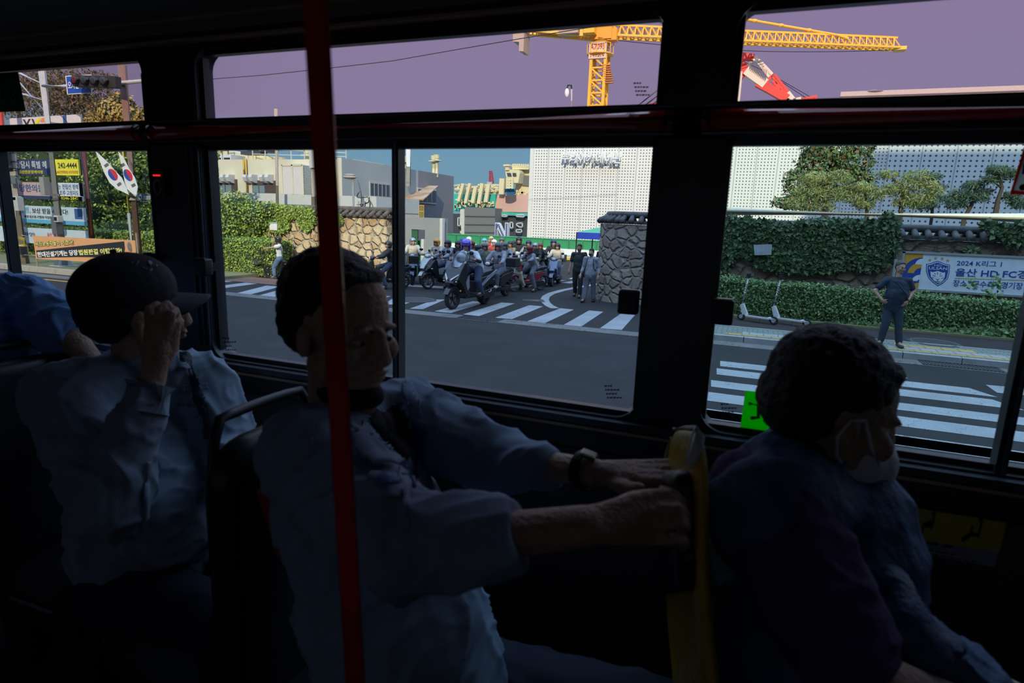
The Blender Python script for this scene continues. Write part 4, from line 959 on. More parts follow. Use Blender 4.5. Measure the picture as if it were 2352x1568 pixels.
m.bar((c.x + .3, YC + 1.7, zr_ + .6), (c.x + 8.3, YC + 1.7, zr_ + .25), .06); m.bar((c.x + .3, YC + 1.7, zr_ + .2), (c.x + 8.3, YC + 1.7, zr_ + .0), .05); m.build('roof_railing', mat('railing_pale', (.5, .5, .45), .6), wb)
lad = MB(); a = Q(519, 352, YC + 5); lad.bar(a - V((.3, 0, 1.2)), a + V((-.5, 0, 2)), .06); lad.bar(a + V((.3, 0, -1.2)), a + V((.1, 0, 2)), .06)
for i in range(7): lad.bar(a + V((-.35, 0, -1 + i * .4)), a + V((.3, 0, -1 + i * .4)), .05)
lad.build('roof_ladder', mat('rusty_steel', (.22, .11, .06), .8), wb)
# flank windows, bay, chimney
def flankwin(px0, px1, pyt, pyb, n, name='flank_window'):
    y0 = Xline_Y(px0, 430, XG); y1 = Xline_Y(px1, 430, XG); z1 = Q(px0, pyt, y0).z; z0 = Q(px0, pyb, y0).z
    w_ = MB().mm((XG, y0, z0), (XG + .1, y1, z1)).build(name, mat('flank_frame', (.45, .43, .38), .6), wb); m = MB(); k = (y1 - y0) / n
    for i in range(n): m.mm((XG + .09, y0 + i * k + .08, z0 + .12), (XG + .12, y0 + (i + 1) * k - .06, z1 - .12))
    m.build('pane', wg, w_)
flankwin(847, 892, 416, 452, 5); flankwin(957, 1000, 430, 466, 4)
y0 = Xline_Y(925, 430, XG); z1 = Q(925, 430, y0).z
m = MB(); m.prism([V((XG, y0, z1 - .9)), V((XG + 1.9, y0 - .2, z1 - .95)), V((XG + .9, y0 + 4, z1 + .3)), V((XG, y0 + 4, z1 + .3))], (0, 0, .07)); m.build('rusty_canopy', mat('rusty_canopy', (.42, .33, .24), .8, var=.5, vscale=1.5, col2=(.36, .17, .06)), wb)
def px_pole(name, px, py0, py1, Y, rad, m, lab, cat, base=0.0, group=None, top=None):
    a = Q(px, py0, Y); b = Q(px, py1, Y); r_ = empty(name, (b.x, Y, base), lab, cat, group)
    MB().tube([(b.x, Y, base), (a.x, Y, a.z)], rad, 12).build('pole_shaft', m, r_, smooth=True); return r_, a
yv = Xline_Y(940, 400, XG + .5)
a = Q(938, 336, yv); m = MB(); m.tube([(a.x, yv, Q(938, 428, yv).z), (a.x, yv, a.z)], .19, 12); m.lathe(a, [(0, .24), (.18, .24)], 12); m.build('white_chimney', mat('chimney_white', (.66, .66, .64), .5), wb, smooth=True)
for px, py in ((1003, 364), (996, 366), (930, 367), (705, 352)):
    y_ = 47 if px > 900 else YC + 3; a = Q(px, py, y_); m = MB(); m.tube([(a.x, y_, zG - .3), a], .16, 8); m.lathe(a - V((0, 0, .2)), [(0, .45), (.08, .45)], 10); m.lathe(a, [(0, .2), (.3, .25)], 10); m.build('roof_stack', mat('stack_cream', (.62, .56, .36), .6), wb)
# low blocks in front of it
def lowblock(px_c, py_t, Y, px_end, lab, xw, m_=cream2):
    c = Q(px_c, py_t, Y); ye = Xline_Y(px_end, py_t, c.x); r_ = empty('low_block', (c.x - xw / 2, Y, 0), lab, 'building')
    MB().mm((c.x - xw, Y, 0), (c.x, ye, c.z)).build('block_wall', m_, r_)
    MB().mm((c.x - xw - .03, Y - .03, c.z - .75), (c.x + .03, ye, c.z + .02)).build('parapet_band', mat('parapet_grey', (.50, .51, .49), .8), r_); return r_
lowblock(670, 446, 28, 724, 'low cream annexe with grey parapet band in front of the works building', 16)
lowblock(864, 452, 26.5, 962, 'low cream annexe nearer the entrance with wires on its roof', 6.3)
# grey gate block
x0 = Q(878, 500, 22.5).x; x1 = Q(1013, 500, 22.5).x; z1 = Q(900, 497, 22.5).z
r = empty('gate_block', ((x0 + x1) / 2, 22.5, 0), 'grey rendered gate house block beside the fieldstone wall with doorway', 'building')
dx0 = Q(945, 540, 22.5).x; dx1 = Q(976, 540, 22.5).x; dz = Q(960, 527, 22.5).z
m = MB(); m.mm((x0, 22.5, 0), (dx0, 23.1, z1)); m.mm((dx1, 22.5, 0), (x1, 23.1, z1)); m.mm((dx0, 22.5, dz), (dx1, 23.1, z1)); m.build('block_wall', mat('gate_grey', (.27, .29, .285), .85, var=.1, vscale=.8), r)
MB().mm((dx0, 23.0, 0), (dx1, 23.1, dz * .75)).build('doorway_back', mat('fence_green', (.05, .36, .16), .5), r)
MB().mm((dx0, 22.55, 0), (dx0 + (dx1 - dx0) * .4, 22.6, dz)).build('green_door', mat('door_green', (.03, .13, .06), .5), r)
m = MB(); m.mm((dx1 - .12, 22.4, 0), (dx1, 22.55, dz * .8)); m.build('door_jamb', mat('jamb_white', (.6, .6, .56), .6), r)
m = MB(); m.mm((x1, 22.4, 0), (x1 + .12, 22.6, z1)); m.build('corner_strip', mat('jamb_white'), r)
m = MB(); c = Q(963, 470, 23)
for i in range(4): m.bar((c.x + i * .07, 23, z1), (c.x + i * .07, 23, z1 + .5), .025)
m.bar((c.x, 23, z1 + .5), (c.x + .24, 23, z1 + .5), .03); m.bar((c.x, 23, z1 + .25), (c.x + .24, 23, z1 + .25), .03); m.build('roof_guard', ypipe, r)

# ---------------- ship beyond the fence
YS = 80.0
r = empty('ship', (Q(1130, 500, YS).x, YS, 0), 'large ship with black hull, teal deck band and cream superstructure', 'ship')
def sp(pts, y, th, m, name, parent=None): return pprism(pts, y, th).build(name, m, parent or r)
zero = Q(1130, 500, YS)
teal = mat('ship_teal', (.03, .42, .33), .6, var=.1); pinkp = mat('ship_primer_pink', (.62, .36, .30), .8, var=.08, vscale=.3); hullb = mat('ship_hull_black', (.045, .05, .055), .5); crm = mat('ship_cream', (.70, .60, .36), .6); sgrey = mat('ship_panel_grey', (.15, .155, .15), .7, var=.1)
a = Q(1030, 490, YS); b = Q(1222, 490, YS)
MB().mm((a.x - 3, YS, 0), (b.x + 10, YS + 14, a.z)).build('hull', hullb, r)
sp([(1036, 446), (1138, 446), (1140, 484), (1036, 484)], YS - .1, 6, teal, 'teal_band')
sp([(1142, 447), (1222, 447), (1222, 488), (1136, 486)], YS - .3, 6, pinkp, 'primer_panel')
sp([(1067, 475), (1137, 478), (1137, 548), (1066, 548)], YS - 3, 2.5, sgrey, 'grey_hatch_panel')
sp([(1136, 486), (1222, 490), (1222, 495), (1136, 491)], YS - .8, 1.5, teal, 'deck_edge')
sp([(1194, 384), (1222, 388), (1222, 447), (1180, 447), (1186, 420), (1196, 400)], YS + 1, 6, crm, 'superstructure')
sp([(1160, 390), (1164, 389), (1192, 390), (1194, 397), (1190, 420), (1168, 420), (1162, 404)], YS - 1, 3, crm, 'bridge_wing')
sp([(1164, 397), (1173, 397), (1175, 405), (1166, 405)], YS - 1.1, .2, wg, 'bridge_window'); sp([(1177, 397), (1185, 397), (1186, 405), (1178, 405)], YS - 1.1, .2, wg, 'bridge_window')
sp([(1176, 380), (1216, 384), (1214, 389), (1176, 389)], YS, 4, crm, 'bridge_roof')
sp([(1200, 402), (1222, 404), (1222, 428), (1199, 426)], YS + .8, .3, sgrey, 'side_panel')
m = MB()
for x in range(1178, 1216, 5): m.bar(Q(x, 384, YS), Q(x, 376, YS), .12)
m.bar(Q(1178, 377, YS), Q(1216, 379, YS), .1); m.bar(Q(1178, 380, YS), Q(1216, 382, YS), .1)
for x in range(1045, 1220, 4): m.bar(Q(x, 446, YS), Q(x, 441, YS), .08)
m.bar(Q(1043, 441, YS), Q(1220, 442, YS), .08); m.bar(Q(1043, 443.5, YS), Q(1220, 444, YS), .06)
m.build('deck_railing', crm, r)
for (xa, ya, xb, yb) in ((1065, 422, 1054, 462), (1080, 421, 1070, 466), (1093, 428, 1086, 466), (1108, 421, 1100, 468), (1123, 423, 1116, 464)):
    MB().bar(Q(xa, ya, YS - 1.5), Q(xb, yb, YS - 1.5), .5, .4).build('davit_beam', crm, r)
rs_ = random.Random(5)
m = MB()
for i in range(70):
    x = rs_.uniform(1043, 1140); y = rs_.uniform(424, 442); m.bar(Q(x, y, YS + rs_.uniform(-1, 2)), Q(x + rs_.uniform(3, 16), y + rs_.uniform(-1.5, 1.5), YS), .22)
for i in range(45):
    x = rs_.uniform(1043, 1135); y = rs_.uniform(462, 472); m.bar(Q(x, y, YS - 1), Q(x + rs_.uniform(0, 1), y + rs_.uniform(4, 10), YS - 1), .2)
for i in range(20):
    x = rs_.uniform(1045, 1128); m.bar(Q(x, 458 + (x - 1045) * .1, YS - 1.2), Q(x + 6, 458.5 + (x - 1045) * .1, YS - 1.2), .18)
for i in range(24):
    x = rs_.uniform(1138, 1220); y = rs_.uniform(434, 445); m.bar(Q(x, y, YS), Q(x, y + 4, YS), .3)
m.build('deck_pipework', crm, r)
MB().bar(Q(1155, 410, YS - 1), Q(1153, 446, YS - 1), .7).build('deck_mast', crm, r); MB().bar(Q(1149, 420, YS - 1), Q(1160, 420, YS - 1), .3).build('mast_arm', crm, r)
MB().tube([Q(1172, 446, YS - 2), Q(1172, 434, YS - 2)], .8, 10).build('blue_drum', mat('drum_blue', (.03, .14, .25), .5), r)
m = MB(); 
for x in (1165, 1170, 1177): m.bar(Q(x, 408, YS - 1.6), Q(x, 434, YS - 1.6), .25)
for y in (412, 418, 424, 430): m.bar(Q(1164, y, YS - 1.6), Q(1178, y, YS - 1.6), .22)
m.bar(Q(1166, 382, YS - 1), Q(1166, 378, YS - 1), .9); m.bar(Q(1166, 391, YS - 1), Q(1166, 380, YS - 1), .5); m.build('bridge_ladder_tower', crm, r)
wl = mat('white_outline', (.5, .52, .52), .6); m = MB()
def outl(pts, y=YS - .9, w_=.14):
    for p, q in zip(pts, pts[1:] + pts[:1]): m.bar(Q(*p, y), Q(*q, y), w_)
outl([(1172, 510), (1178, 511), (1178, 523), (1172, 523)]); outl([(1186, 514), (1192, 512), (1200, 512), (1200, 521), (1194, 521), (1188, 518)]); outl([(1186, 527), (1198, 527), (1198, 533), (1186, 533)]); outl([(1185, 493), (1206, 493), (1203, 498), (1187, 497)])
outl([(1052, 500), (1057, 500), (1057, 518), (1052, 518)]); outl([(1050, 541), (1057, 541), (1057, 547), (1050, 547)]); outl([(1152, 493), (1166, 494), (1164, 497), (1154, 497)])
m.build('hull_markings', wl, r)
m = MB()
for x in (1064,): m.bar(Q(x, 480, YS - 2), Q(x + 3, 546, YS - 2), .5); m.bar(Q(x - 3, 484, YS - 2), Q(x + 1, 546, YS - 2), .4)
for y in (484, 497, 513, 533): m.bar(Q(1058, y, YS - 2), Q(1070, y, YS - 2), .35)
m.build('access_tower', mat('scaffold_cream', (.55, .53, .45), .6), r)
m = MB()
for y in (496, 515, 533): m.bar(Q(1068, y, YS - 3.1), Q(1137, y + 1, YS - 3.1), .1)
m.build('panel_seam', mat('seam_dark', (.08, .08, .08), .6), r)
# letter N sign
r = empty('letter_sign', Q(1152, 549, 60) * 1, 'tall blue and white lattice letter N rising behind the green fence', 'sign'); r.location.z = 0
nb_ = mat('letter_white', (.65, .67, .7), .5); ni = mat('letter_blue', (.07, .12, .32), .5); YN = 60
m = MB(); n2 = MB()
for pts in ([(1137, 511), (1143, 511), (1142, 549), (1136, 549)], [(1160, 511), (1167, 511), (1166, 549), (1159, 549)], [(1143, 511), (1147, 513), (1162, 546), (1158, 549), (1155, 549), (1140, 520)]): pprism(pts, YN, .5, m)
for (x0, y0, x1, y1) in ((1139.8, 513, 1139, 548), (1163.5, 513, 1162.6, 548), (1144, 515, 1158, 546)):
    for k in range(8):
        t0 = k / 8; t1 = (k + .72) / 8; a = Q(x0 + (x1 - x0) * t0, y0 + (y1 - y0) * t0, YN - .05); b = Q(x0 + (x1 - x0) * t1, y0 + (y1 - y0) * t1, YN - .05); n2.bar(a, b, .04, .17, up=(0, -1, 0)) if False else n2.bar(a, b, .18, .06, up=(0, 1, 0))
m.build('letter_frame', nb_, r); n2.build('letter_panel', ni, r)
MB().mm((Q(1137, 549, YN).x, YN, 0), (Q(1141, 549, YN).x, YN + .3, Q(1137, 548, YN).z)).build('letter_post', GREY, r); MB().mm((Q(1161, 549, YN).x, YN, 0), (Q(1165, 549, YN).x, YN + .3, Q(1137, 548, YN).z)).build('letter_post', GREY, r)
# dark red far crane boom
r = empty('far_crane', (Q(1127, 420, 130).x, 130, 0), 'distant dark red lattice crane boom above the ship deck', 'crane')
a = Q(1127, 392, 130); m = MB(); m.bar((a.x, 130, 0), (a.x, 130, Q(1127, 418, 130).z), 1.2); m.build('crane_mast', mat('far_crane_grey', (.4, .38, .38), .7), r)
m = MB(); b = Q(1129, 420, 130); 
for dx in (-.25, .25): m.bar(b + V((dx * 2, 0, 0)), a + V((dx, 0, 0)), .22)
for i in range(8): p = b.lerp(a, i / 8); q = b.lerp(a, (i + 1) / 8); m.bar(p + V((-.4, 0, 0)), q + V((.35, 0, 0)), .12); m.bar(p + V((.4, 0, 0)), q + V((-.35, 0, 0)), .12)
m.build('crane_boom', mat('far_crane_red', (.35, .02, .05), .6), r)

# ---------------- green fence on white barrier
YF = 38.0
xf0 = Q(1008, 545, YF).x; xf1 = Q(1420, 545, YF).x; zf = Q(1200, 546, YF).z; zb = Q(1330, 573, YF).z
r = empty('green_fence', ((xf0 + xf1) / 2, YF, 0), 'bright green corrugated site fence behind the riders', 'fence')
fg = mat('fence_green', (.05, .36, .16), .5); m = MB(); n_ = 150
for i in range(n_):
    x = xf0 + (xf1 - xf0) * i / n_; w_ = (xf1 - xf0) / n_; m.mm((x, YF, zb - .05), (x + w_ * .55, YF + .05, zf)); m.mm((x + w_ * .55, YF + .05, zb - .05), (x + w_, YF + .09, zf))
m.build('corrugated_panel', fg, r)
m = MB(); m.mm((xf0, YF - .04, zf), (xf1, YF + .12, zf + .05)); m.build('top_rail', fg, r)
for k in range(14): x = xf0 + (xf1 - xf0) * (k + .5) / 14; MB().mm((x - .04, YF - .06, zb), (x + .04, YF, zf)).build('fence_post', mat('fence_post_green', (.04, .22, .1), .5), r)
r = empty('concrete_barrier', ((xf0 + xf1) / 2, YF - .1, 0), 'white road barrier with blue and yellow stripes under the green fence', 'barrier')
MB().prism([V((xf0, YF - .35, 0)), V((xf0, YF - .12, .3)), V((xf0, YF - .06, zb)), V((xf0, YF + .2, zb)), V((xf0, YF + .3, 0))], (xf1 - xf0, 0, 0)).build('barrier_body', mat('barrier_white', (.74, .73, .70), .7), r)
MB().mm((xf0, YF - .37, 0), (xf1, YF - .30, .16)).build('yellow_stripe', mat('barrier_yellow', (.7, .45, .03), .6), r)
MB().mm((xf0, YF - .24, .22), (xf1, YF - .15, .30)).build('blue_stripe', mat('barrier_blue', (.35, .5, .6), .6), r)
# canopy tent
YT = 27.0; a = Q(1325, 533, YT); r = empty('canopy_tent', (a.x + 1.5, YT + 1.5, 0), 'green topped canopy tent with blue valance behind the stone wall end', 'tent')
zt0 = Q(1325, 533, YT).z; zt1 = Q(1325, 548, YT).z; ztp = Q(1385, 512, YT + 1.5).z; W = 3.0
m = MB(); ap = V((a.x + 1.5, YT + 1.5, ztp)); cs = [V((a.x, YT, zt0)), V((a.x + W, YT, zt0)), V((a.x + W, YT + W, zt0)), V((a.x, YT + W, zt0))]
m.add(cs + [ap] + [c - V((0, 0, .02)) for c in cs] + [ap - V((0, 0, .02))], [(0, 1, 4), (1, 2, 4), (2, 3, 4), (3, 0, 4), (6, 5, 9), (7, 6, 9), (8, 7, 9), (5, 8, 9)]); m.build('canopy_top', mat('canopy_green', (.06, .35, .20), .6), r)
m = MB()
for p, q in zip(cs, cs[1:] + cs[:1]): m.bar(p - V((0, 0, (zt0 - zt1) / 2)), q - V((0, 0, (zt0 - zt1) / 2)), .03, zt0 - zt1)
m.build('valance', mat('valance_blue', (.01, .05, .42), .5), r)
for c_ in cs: MB().bar((c_.x, c_.y, 0), c_, .05).build('tent_leg', BLK, r)

# ---------------- tower crane
YK = 95.0
cy = mat('crane_yellow', (.80, .44, .04), .5); cy2 = mat('crane_concrete', (.42, .33, .27), .8)
def lattice(mb, p0, p1, w_, h, n, up=(0, 0, 1), t=.16, tri=False, tb=.1):
    p0 = V(p0); p1 = V(p1); s_, u_, d_ = basis(p1 - p0, up)
    cn = [(-.5, 0), (.5, 0), (0, 1)] if tri else [(-.5, -.5), (.5, -.5), (.5, .5), (-.5, .5)]
    P = lambda f, c: p0.lerp(p1, f) + s_ * c[0] * w_ + u_ * c[1] * h
    for c in cn: mb.bar(P(0, c), P(1, c), t)
    for i in range(n):
        f0 = i / n; f1 = (i + 1) / n; fm = (f0 + f1) / 2
        for a, b in zip(cn, cn[1:] + cn[:1]):
            if tri and a[1] == 0 and b[1] == 0: mb.bar(P(f0, a), P(f1, b), tb)
            elif tri:
                lo, hi = (a, b) if a[1] == 0 else (b, a); mb.bar(P(f0, lo), P(fm, hi), tb); mb.bar(P(fm, hi), P(f1, lo), tb)
            else: mb.bar(P(f0, a), P(f1, b) if i % 2 else P(f1, b), tb); mb.bar(P(f0, a), P(f0, b), tb)
mt = Q(1379, 130, YK); mbm = Q(1371, 250, YK); mx_ = (mt.x + mbm.x) / 2 - .0
r = empty('tower_crane', (mbm.x, YK, 0), 'tall yellow tower crane with long lattice jib against the violet sky', 'crane')
wm = (Q(1396, 200, YK) - Q(1359, 200, YK)).length * .86
m = MB(); lattice(m, (mbm.x, YK, 0), (mt.x, YK, mt.z), wm, wm, 15, up=(0, 1, 0), t=.42, tb=.22); m.build('mast', cy, r)
m = MB(); a = Q(1378, 130, YK); m.lathe(a, [(0, wm * .75), (.15, wm * .95), (.3, wm * .95)], 12)
for i in range(12): t = 2 * math.pi * i / 12; p = a + V((math.cos(t) * wm * .93, math.sin(t) * wm * .93, .3)); m.bar(p, p + V((0, 0, 1.3)), .09)
m.tube([a + V((math.cos(2 * math.pi * i / 12) * wm * .93, math.sin(2 * math.pi * i / 12) * wm * .93, 1.6)) for i in range(12)], .06, 6, closed=True); m.build('platform', cy, r)
m = MB(); a = Q(1378, 128, YK); b = Q(1384, 92, YK); m.tube([a, a.lerp(b, .5), b], [wm * .45, wm * .5, wm * .75], 8); m.build('slewing_unit', mat('slewing_dark', (.45, .2, .03), .6), r)
m = MB(); c = Q(1373, 116, YK - wm * .6); m.box(c, (2.6, .3, 2.2)); sg = m.build('sign_board', mat('board_cream', (.62, .52, .42), .6), r)
text('A7095', c + V((-1.1, -.2, .15)), c + V((1.1, -.2, .15)), .75, mat('board_red', (.5, .05, .03), .6), 'lettering', sg, depth=.05); text('1415N', c + V((-1.0, -.2, -.85)), c + V((1.0, -.2, -.85)), .6, mat('board_red'), 'lettering', sg, depth=.05)
m = MB(); c = Q(1385, 80, YK); m.box(c, (3.2, 2.8, 1.8)); m.box(c + V((1.6, -.5, -.3)), (1.4, 1.4, 1.6)); m.build('cab', mat('crane_cab_orange', (.78, .33, .03), .5), r)
m = MB(); lattice(m, Q(1382, 80, YK), Q(1386, 10, YK), 2.2, 2.2, 6, up=(0, 1, 0), t=.3, tb=.18); m.build('tower_head', cy, r)
j0 = Q(1400, 84, YK); j1 = Q(2058, 112, YK + 22); hj = (Q(1420, 58, YK) - Q(1420, 88, YK)).length
m = MB(); lattice(m, j0, j1, 1.9, hj * .9, 40, t=.28, tri=True, tb=.16); m.box(j1 + V((.5, 0, -.1)), (1.6, 1.8, .5)); m.build('jib', cy, r)
m = MB(); p0 = Q(1384, 2, YK); p1 = Q(1710, 44, YK + 11); p2 = Q(1925, 81, YK + 17); m.tube([p0, p1, p2, p2 + V((1.5, 0, -.6))], .2, 8)
for f_ in (.1, .38, .68): m.ell(p1.lerp(p2, f_), (.55, .2, .25))
m.build('tie_bar', cy, r)
m = MB(); pts = [Q(1400 + t * 655, 91 + t * 24 + 14 * math.sin(math.pi * t) * 1, YK + 22 * t) for t in [i / 20 for i in range(21)]]; m.tube(pts, .05, 5); m.build('trolley_rope', BLK, r)
c0 = Q(1368, 83, YK); c1 = Q(1175, 66, YK - 4)
m = MB()
for dy in (-1.1, 1.1): m.bar(c0 + V((0, dy, 0)), c1 + V((0, dy, 0)), .5, .9)
for i in range(22): p = c0.lerp(c1, i / 22); q = c0.lerp(c1, (i + 1) / 22); m.bar(p + V((0, -1.1, 0)), q + V((0, 1.1, 0)), .18)
for i in range(14): p = c0.lerp(c1, i / 14) + V((0, -1.2, .4)); m.bar(p, p + V((0, 0, 1.5)), .09)
m.bar(c0 + V((0, -1.2, 1.9)), c1 + V((0, -1.2, 1.9)), .09); m.bar(c0 + V((0, -1.2, 1.2)), c1 + V((0, -1.2, 1.2)), .07); m.build('counter_jib', cy, r)
for px, py, w_, h in ((1259, 58, 2.6, 2.0), (1295, 60, 2.0, 2.2), (1310, 55, 3.0, 3.0), (1357, 62, 1.6, 2)): MB().box(Q(px, py, YK - 2), (w_, 2, h)).build('winch_unit', cy if px != 1310 else cy2, r)
m = MB(); pprism([(1178, 66), (1204, 68), (1203, 96), (1202, 118), (1192, 117), (1192, 96), (1178, 95)], YK - 5, 2.4, m); m.build('counterweight', cy2, r)
m = MB()
for i in range(9): a = Q(1392 + i * .9, 150 + i * 5, YK - 1); m.box(a, (1.2, .6, .12))
m.bar(Q(1391, 148, YK - 1), Q(1400, 192, YK - 1), .12); m.bar(Q(1397, 146, YK - 1), Q(1404, 190, YK - 1), .12); m.build('ladder', mat('ladder_orange', (.5, .2, .05), .6), r)
# ---------------- red and white crane
YR = 110.0; cr = mat('crane_red', (.62, .03, .02), .5); cw = mat('crane_white', (.68, .60, .50), .5)
r = empty('harbour_crane', (Q(1690, 190, YR).x, YR, 0), 'red and white harbour crane boom right of the dark pillar', 'crane')
def bars(lst, m_, name, w_, Y=YR):
    m = MB()
    for pts in lst:
        for p, q in zip(pts, pts[1:]): m.bar(Q(*p, Y), Q(*q, Y), w_)
    return m.build(name, m_, r)
bars([[(1686, 128), (1714, 165)], [(1740, 190), (1768, 205), (1808, 228)]], cr, 'red_boom', 1.25)
bars([[(1690, 125), (1732, 130)], [(1692, 132), (1730, 136)], [(1714, 165), (1680, 200)]], cr, 'red_strut', .65)
bars([[(1690, 104), (1690, 128)], [(1772, 172), (1760, 196)], [(1774, 174), (1806, 216)], [(1778, 172), (1812, 214)], [(1775, 185), (1790, 205)]], cr, 'red_brace', .45)
bars([[(1714, 162), (1758, 194)]], cw, 'white_boom', 1.4); bars([[(1714, 160), (1735, 131), (1773, 172)], [(1737, 136), (1768, 176)]], cw, 'white_frame', .55); bars([[(1806, 216), (1822, 236), (1840, 232)], [(1806, 222), (1815, 240)]], cw, 'white_tip', 1.1)
bars([[(1840, 232), (1876, 224)], [(1842, 236), (1872, 229)]], cr, 'red_tip', .7)
m = MB()
for pts in ([(1773, 172), (1862, 223)], [(1776, 175), (1850, 224)], [(1700, 138), (1775, 172)]): m.tube([Q(*pts[0], YR), Q(*pts[1], YR)], .06, 5)
for i in range(12): p = Q(1723 + i * 3.2, 158 + i * 2.3, YR - 1); m.bar(p, p + V((0, 0, 1.4)), .08)
m.build('rigging', BLK, r)
m = MB(); a = Q(1806, 236, YR); m.bar((a.x, YR + 2, 0), (a.x, YR + 2, a.z), 2); a = Q(1680, 200, YR); m.bar((a.x, YR, 0), (a.x, YR, a.z + 2), 3); m.build('support_tower', cw, r)
m = MB()
for pts in ([(1455, 250), (1510, 207)], [(1470, 250), (1515, 216)], [(1480, 252), (1515, 228)]): m.tube([Q(*pts[0], 105), Q(*pts[1], 105)], .14, 5)
rr_ = empty('stay_cables', (Q(1480, 240, 105).x, 105, 0), 'dark diagonal crane cables just left of the broad pillar', 'cables'); m.build('cable', mat('cable_grey', (.12, .11, .13), .7), rr_)
m = MB(); m.bar(Q(1462, 251, 106), Q(1516, 236, 106), .5); m.bar(Q(1462, 251, 106), Q(1462, 275, 106), .5); m.bar((Q(1462, 275, 106).x, 106, 0), Q(1462, 275, 106), .8); m.build('cable_boom', cr, rr_)
# CCTV pole on the roof
r, a = px_pole('camera_pole', 1313, 205, 252, YP + 1, .07, mat('pole_pale', (.35, .34, .36), .5), 'thin pole with a white dome camera left of the tower crane', 'camera', base=ztop)
m = MB(); m.tube([a, a + V((-.05, 0, .28)), a + V((-.3, 0, .3)), a + V((-.35, 0, .1))], .06, 8); m.build('camera_arm', BLK, r)
m = MB(); m.ell(a + V((-.35, 0, -.22)), (.17, .17, .30)); m.build('camera_housing', mat('housing_white', (.75, .73, .75), .3), r, smooth=True)
# wires
wm_ = mat('wire_black', (.02, .02, .02), .6)
def wire(pts, Y, lab, rad=.018):
    P = [Q(a_, b_, Y) for a_, b_ in pts]; r_ = empty('overhead_wire', P[0], lab, 'wire'); MB().tube(P, rad, 5).build('wire_strand', wm_, r_)
wire([(380, 187), (450, 184), (600, 173), (760, 156), (900, 140), (1060, 112), (1200, 88), (1530, 34)], 30, 'lower overhead wire crossing the violet sky to the crane', .022)
wire([(380, 128), (450, 124), (560, 112), (680, 103), (780, 99), (900, 92), (1020, 78), (1150, 60)], 30, 'upper overhead wire grazing the top of the middle window', .018)
# ================================================================== PEOPLE (shared builders)
skin = mat('skin', (.42, .25, .17), .55, var=.08, vscale=20); skin_dk = mat('skin_tanned', (.30, .17, .11), .55, var=.08, vscale=20)
hairm = mat('black_hair', (.012, .011, .012), .45, bump=.6, bscale=220)
def hand(mb, w, d, n, side, curl=.5, s=1.0, spread=.0):
    w = V(w); d = V(d).normalized(); n = V(n); n = (n - d * n.dot(d)).normalized(); t = d.cross(n) * side
    mb.cap(w, w + d * .055 * s, .025 * s, .026 * s, 10); k = w + d * .085 * s
    for i in range(4): mb.cap(w + d * .03 * s + t * (.022 - .015 * i) * s, k + t * (.029 - .019 * i) * s, .015 * s, .0115 * s, 8)
    for i, L in enumerate((.85, 1.0, .93, .75)):
        p = k + t * (.029 - .019 * i) * s; dd = (d + t * spread * (1.5 - i)).normalized(); a = curl * (1 + .12 * i)
        for seg, r0, r1 in ((.044, .0102, .0092), (.027, .0092, .0083), (.021, .0083, .0070)):
            dd = (dd * math.cos(a) + n * math.sin(a)).normalized() if seg != .044 else (dd * math.cos(a * .7) + n * math.sin(a * .7)).normalized()
            n2 = n
            q = p + dd * seg * L * s; mb.cap(p, q, r0 * s, r1 * s, 8); p = q
            n = (n - dd * n.dot(dd)); n = n.normalized() if n.length > 1e-3 else V(n2)
        n = V(n2)
        n = (d.cross(t) * -side).normalized() if False else (t.cross(d) * side * -1).normalized() if False else n
        n = (d.cross(n).cross(d)).normalized() if d.cross(n).length > 1e-3 else n2
    p = w + d * .022 * s + t * .022 * s; dd = (d * .6 + t * .7 + n * .35).normalized()
    for seg, r in ((.038, .0125), (.030, .011), (.022, .0095)):
        q = p + dd * seg * s; mb.cap(p, q, r * s, r * .92 * s, 8); p = q; dd = (dd + d * .4 + n * .2 * curl).normalized()
def headmb(mb, c, f, s=1.0, up=(0, 0, 1), nose=True):
    """c: centre of the head; f: facing direction"""
    c = V(c); f = V(f).normalized(); up = V(up); up = (up - f * up.dot(f)).normalized(); x = f.cross(up)
    M = Matrix((x, f, up)).transposed()
    P = lambda a, b, z: c + (x * a + f * b + up * z) * s
    mb.ell(P(0, -.012, .035), (.076 * s, .097 * s, .088 * s), M, 18, 12)
    mb.ell(P(0, .030, -.018), (.064 * s, .066 * s, .078 * s), M, 16, 10); mb.ell(P(0, .046, -.070), (.040 * s, .042 * s, .038 * s), M); mb.ell(P(0, .068, -.092), (.024 * s, .020 * s, .018 * s), M)
    for k in (-1, 1):
        mb.ell(P(k * .040, .066, -.022), (.026 * s, .024 * s, .026 * s), M); mb.ell(P(k * .056, .012, -.055), (.016 * s, .032 * s, .030 * s), M)
        mb.ell(P(k * .078, -.008, -.012), (.009 * s, .018 * s, .030 * s), M, 10, 8); mb.ell(P(k * .027, .081, .024), (.021 * s, .010 * s, .008 * s), M)
    mb.cap(P(0, .090, .016), P(0, .102, -.022), .0125 * s, .0165 * s, 8); mb.ell(P(0, .104, -.024), (.017 * s, .016 * s, .014 * s), M, 10, 8)
    for k in (-1, 1): mb.ell(P(k * .012, .103, -.028), (.009 * s, .010 * s, .008 * s), M, 8, 6)
    mb.ell(P(0, .097, -.050), (.024 * s, .010 * s, .0065 * s), M, 12, 6); mb.ell(P(0, .095, -.061), (.020 * s, .010 * s, .007 * s), M, 12, 6)
    return P, M
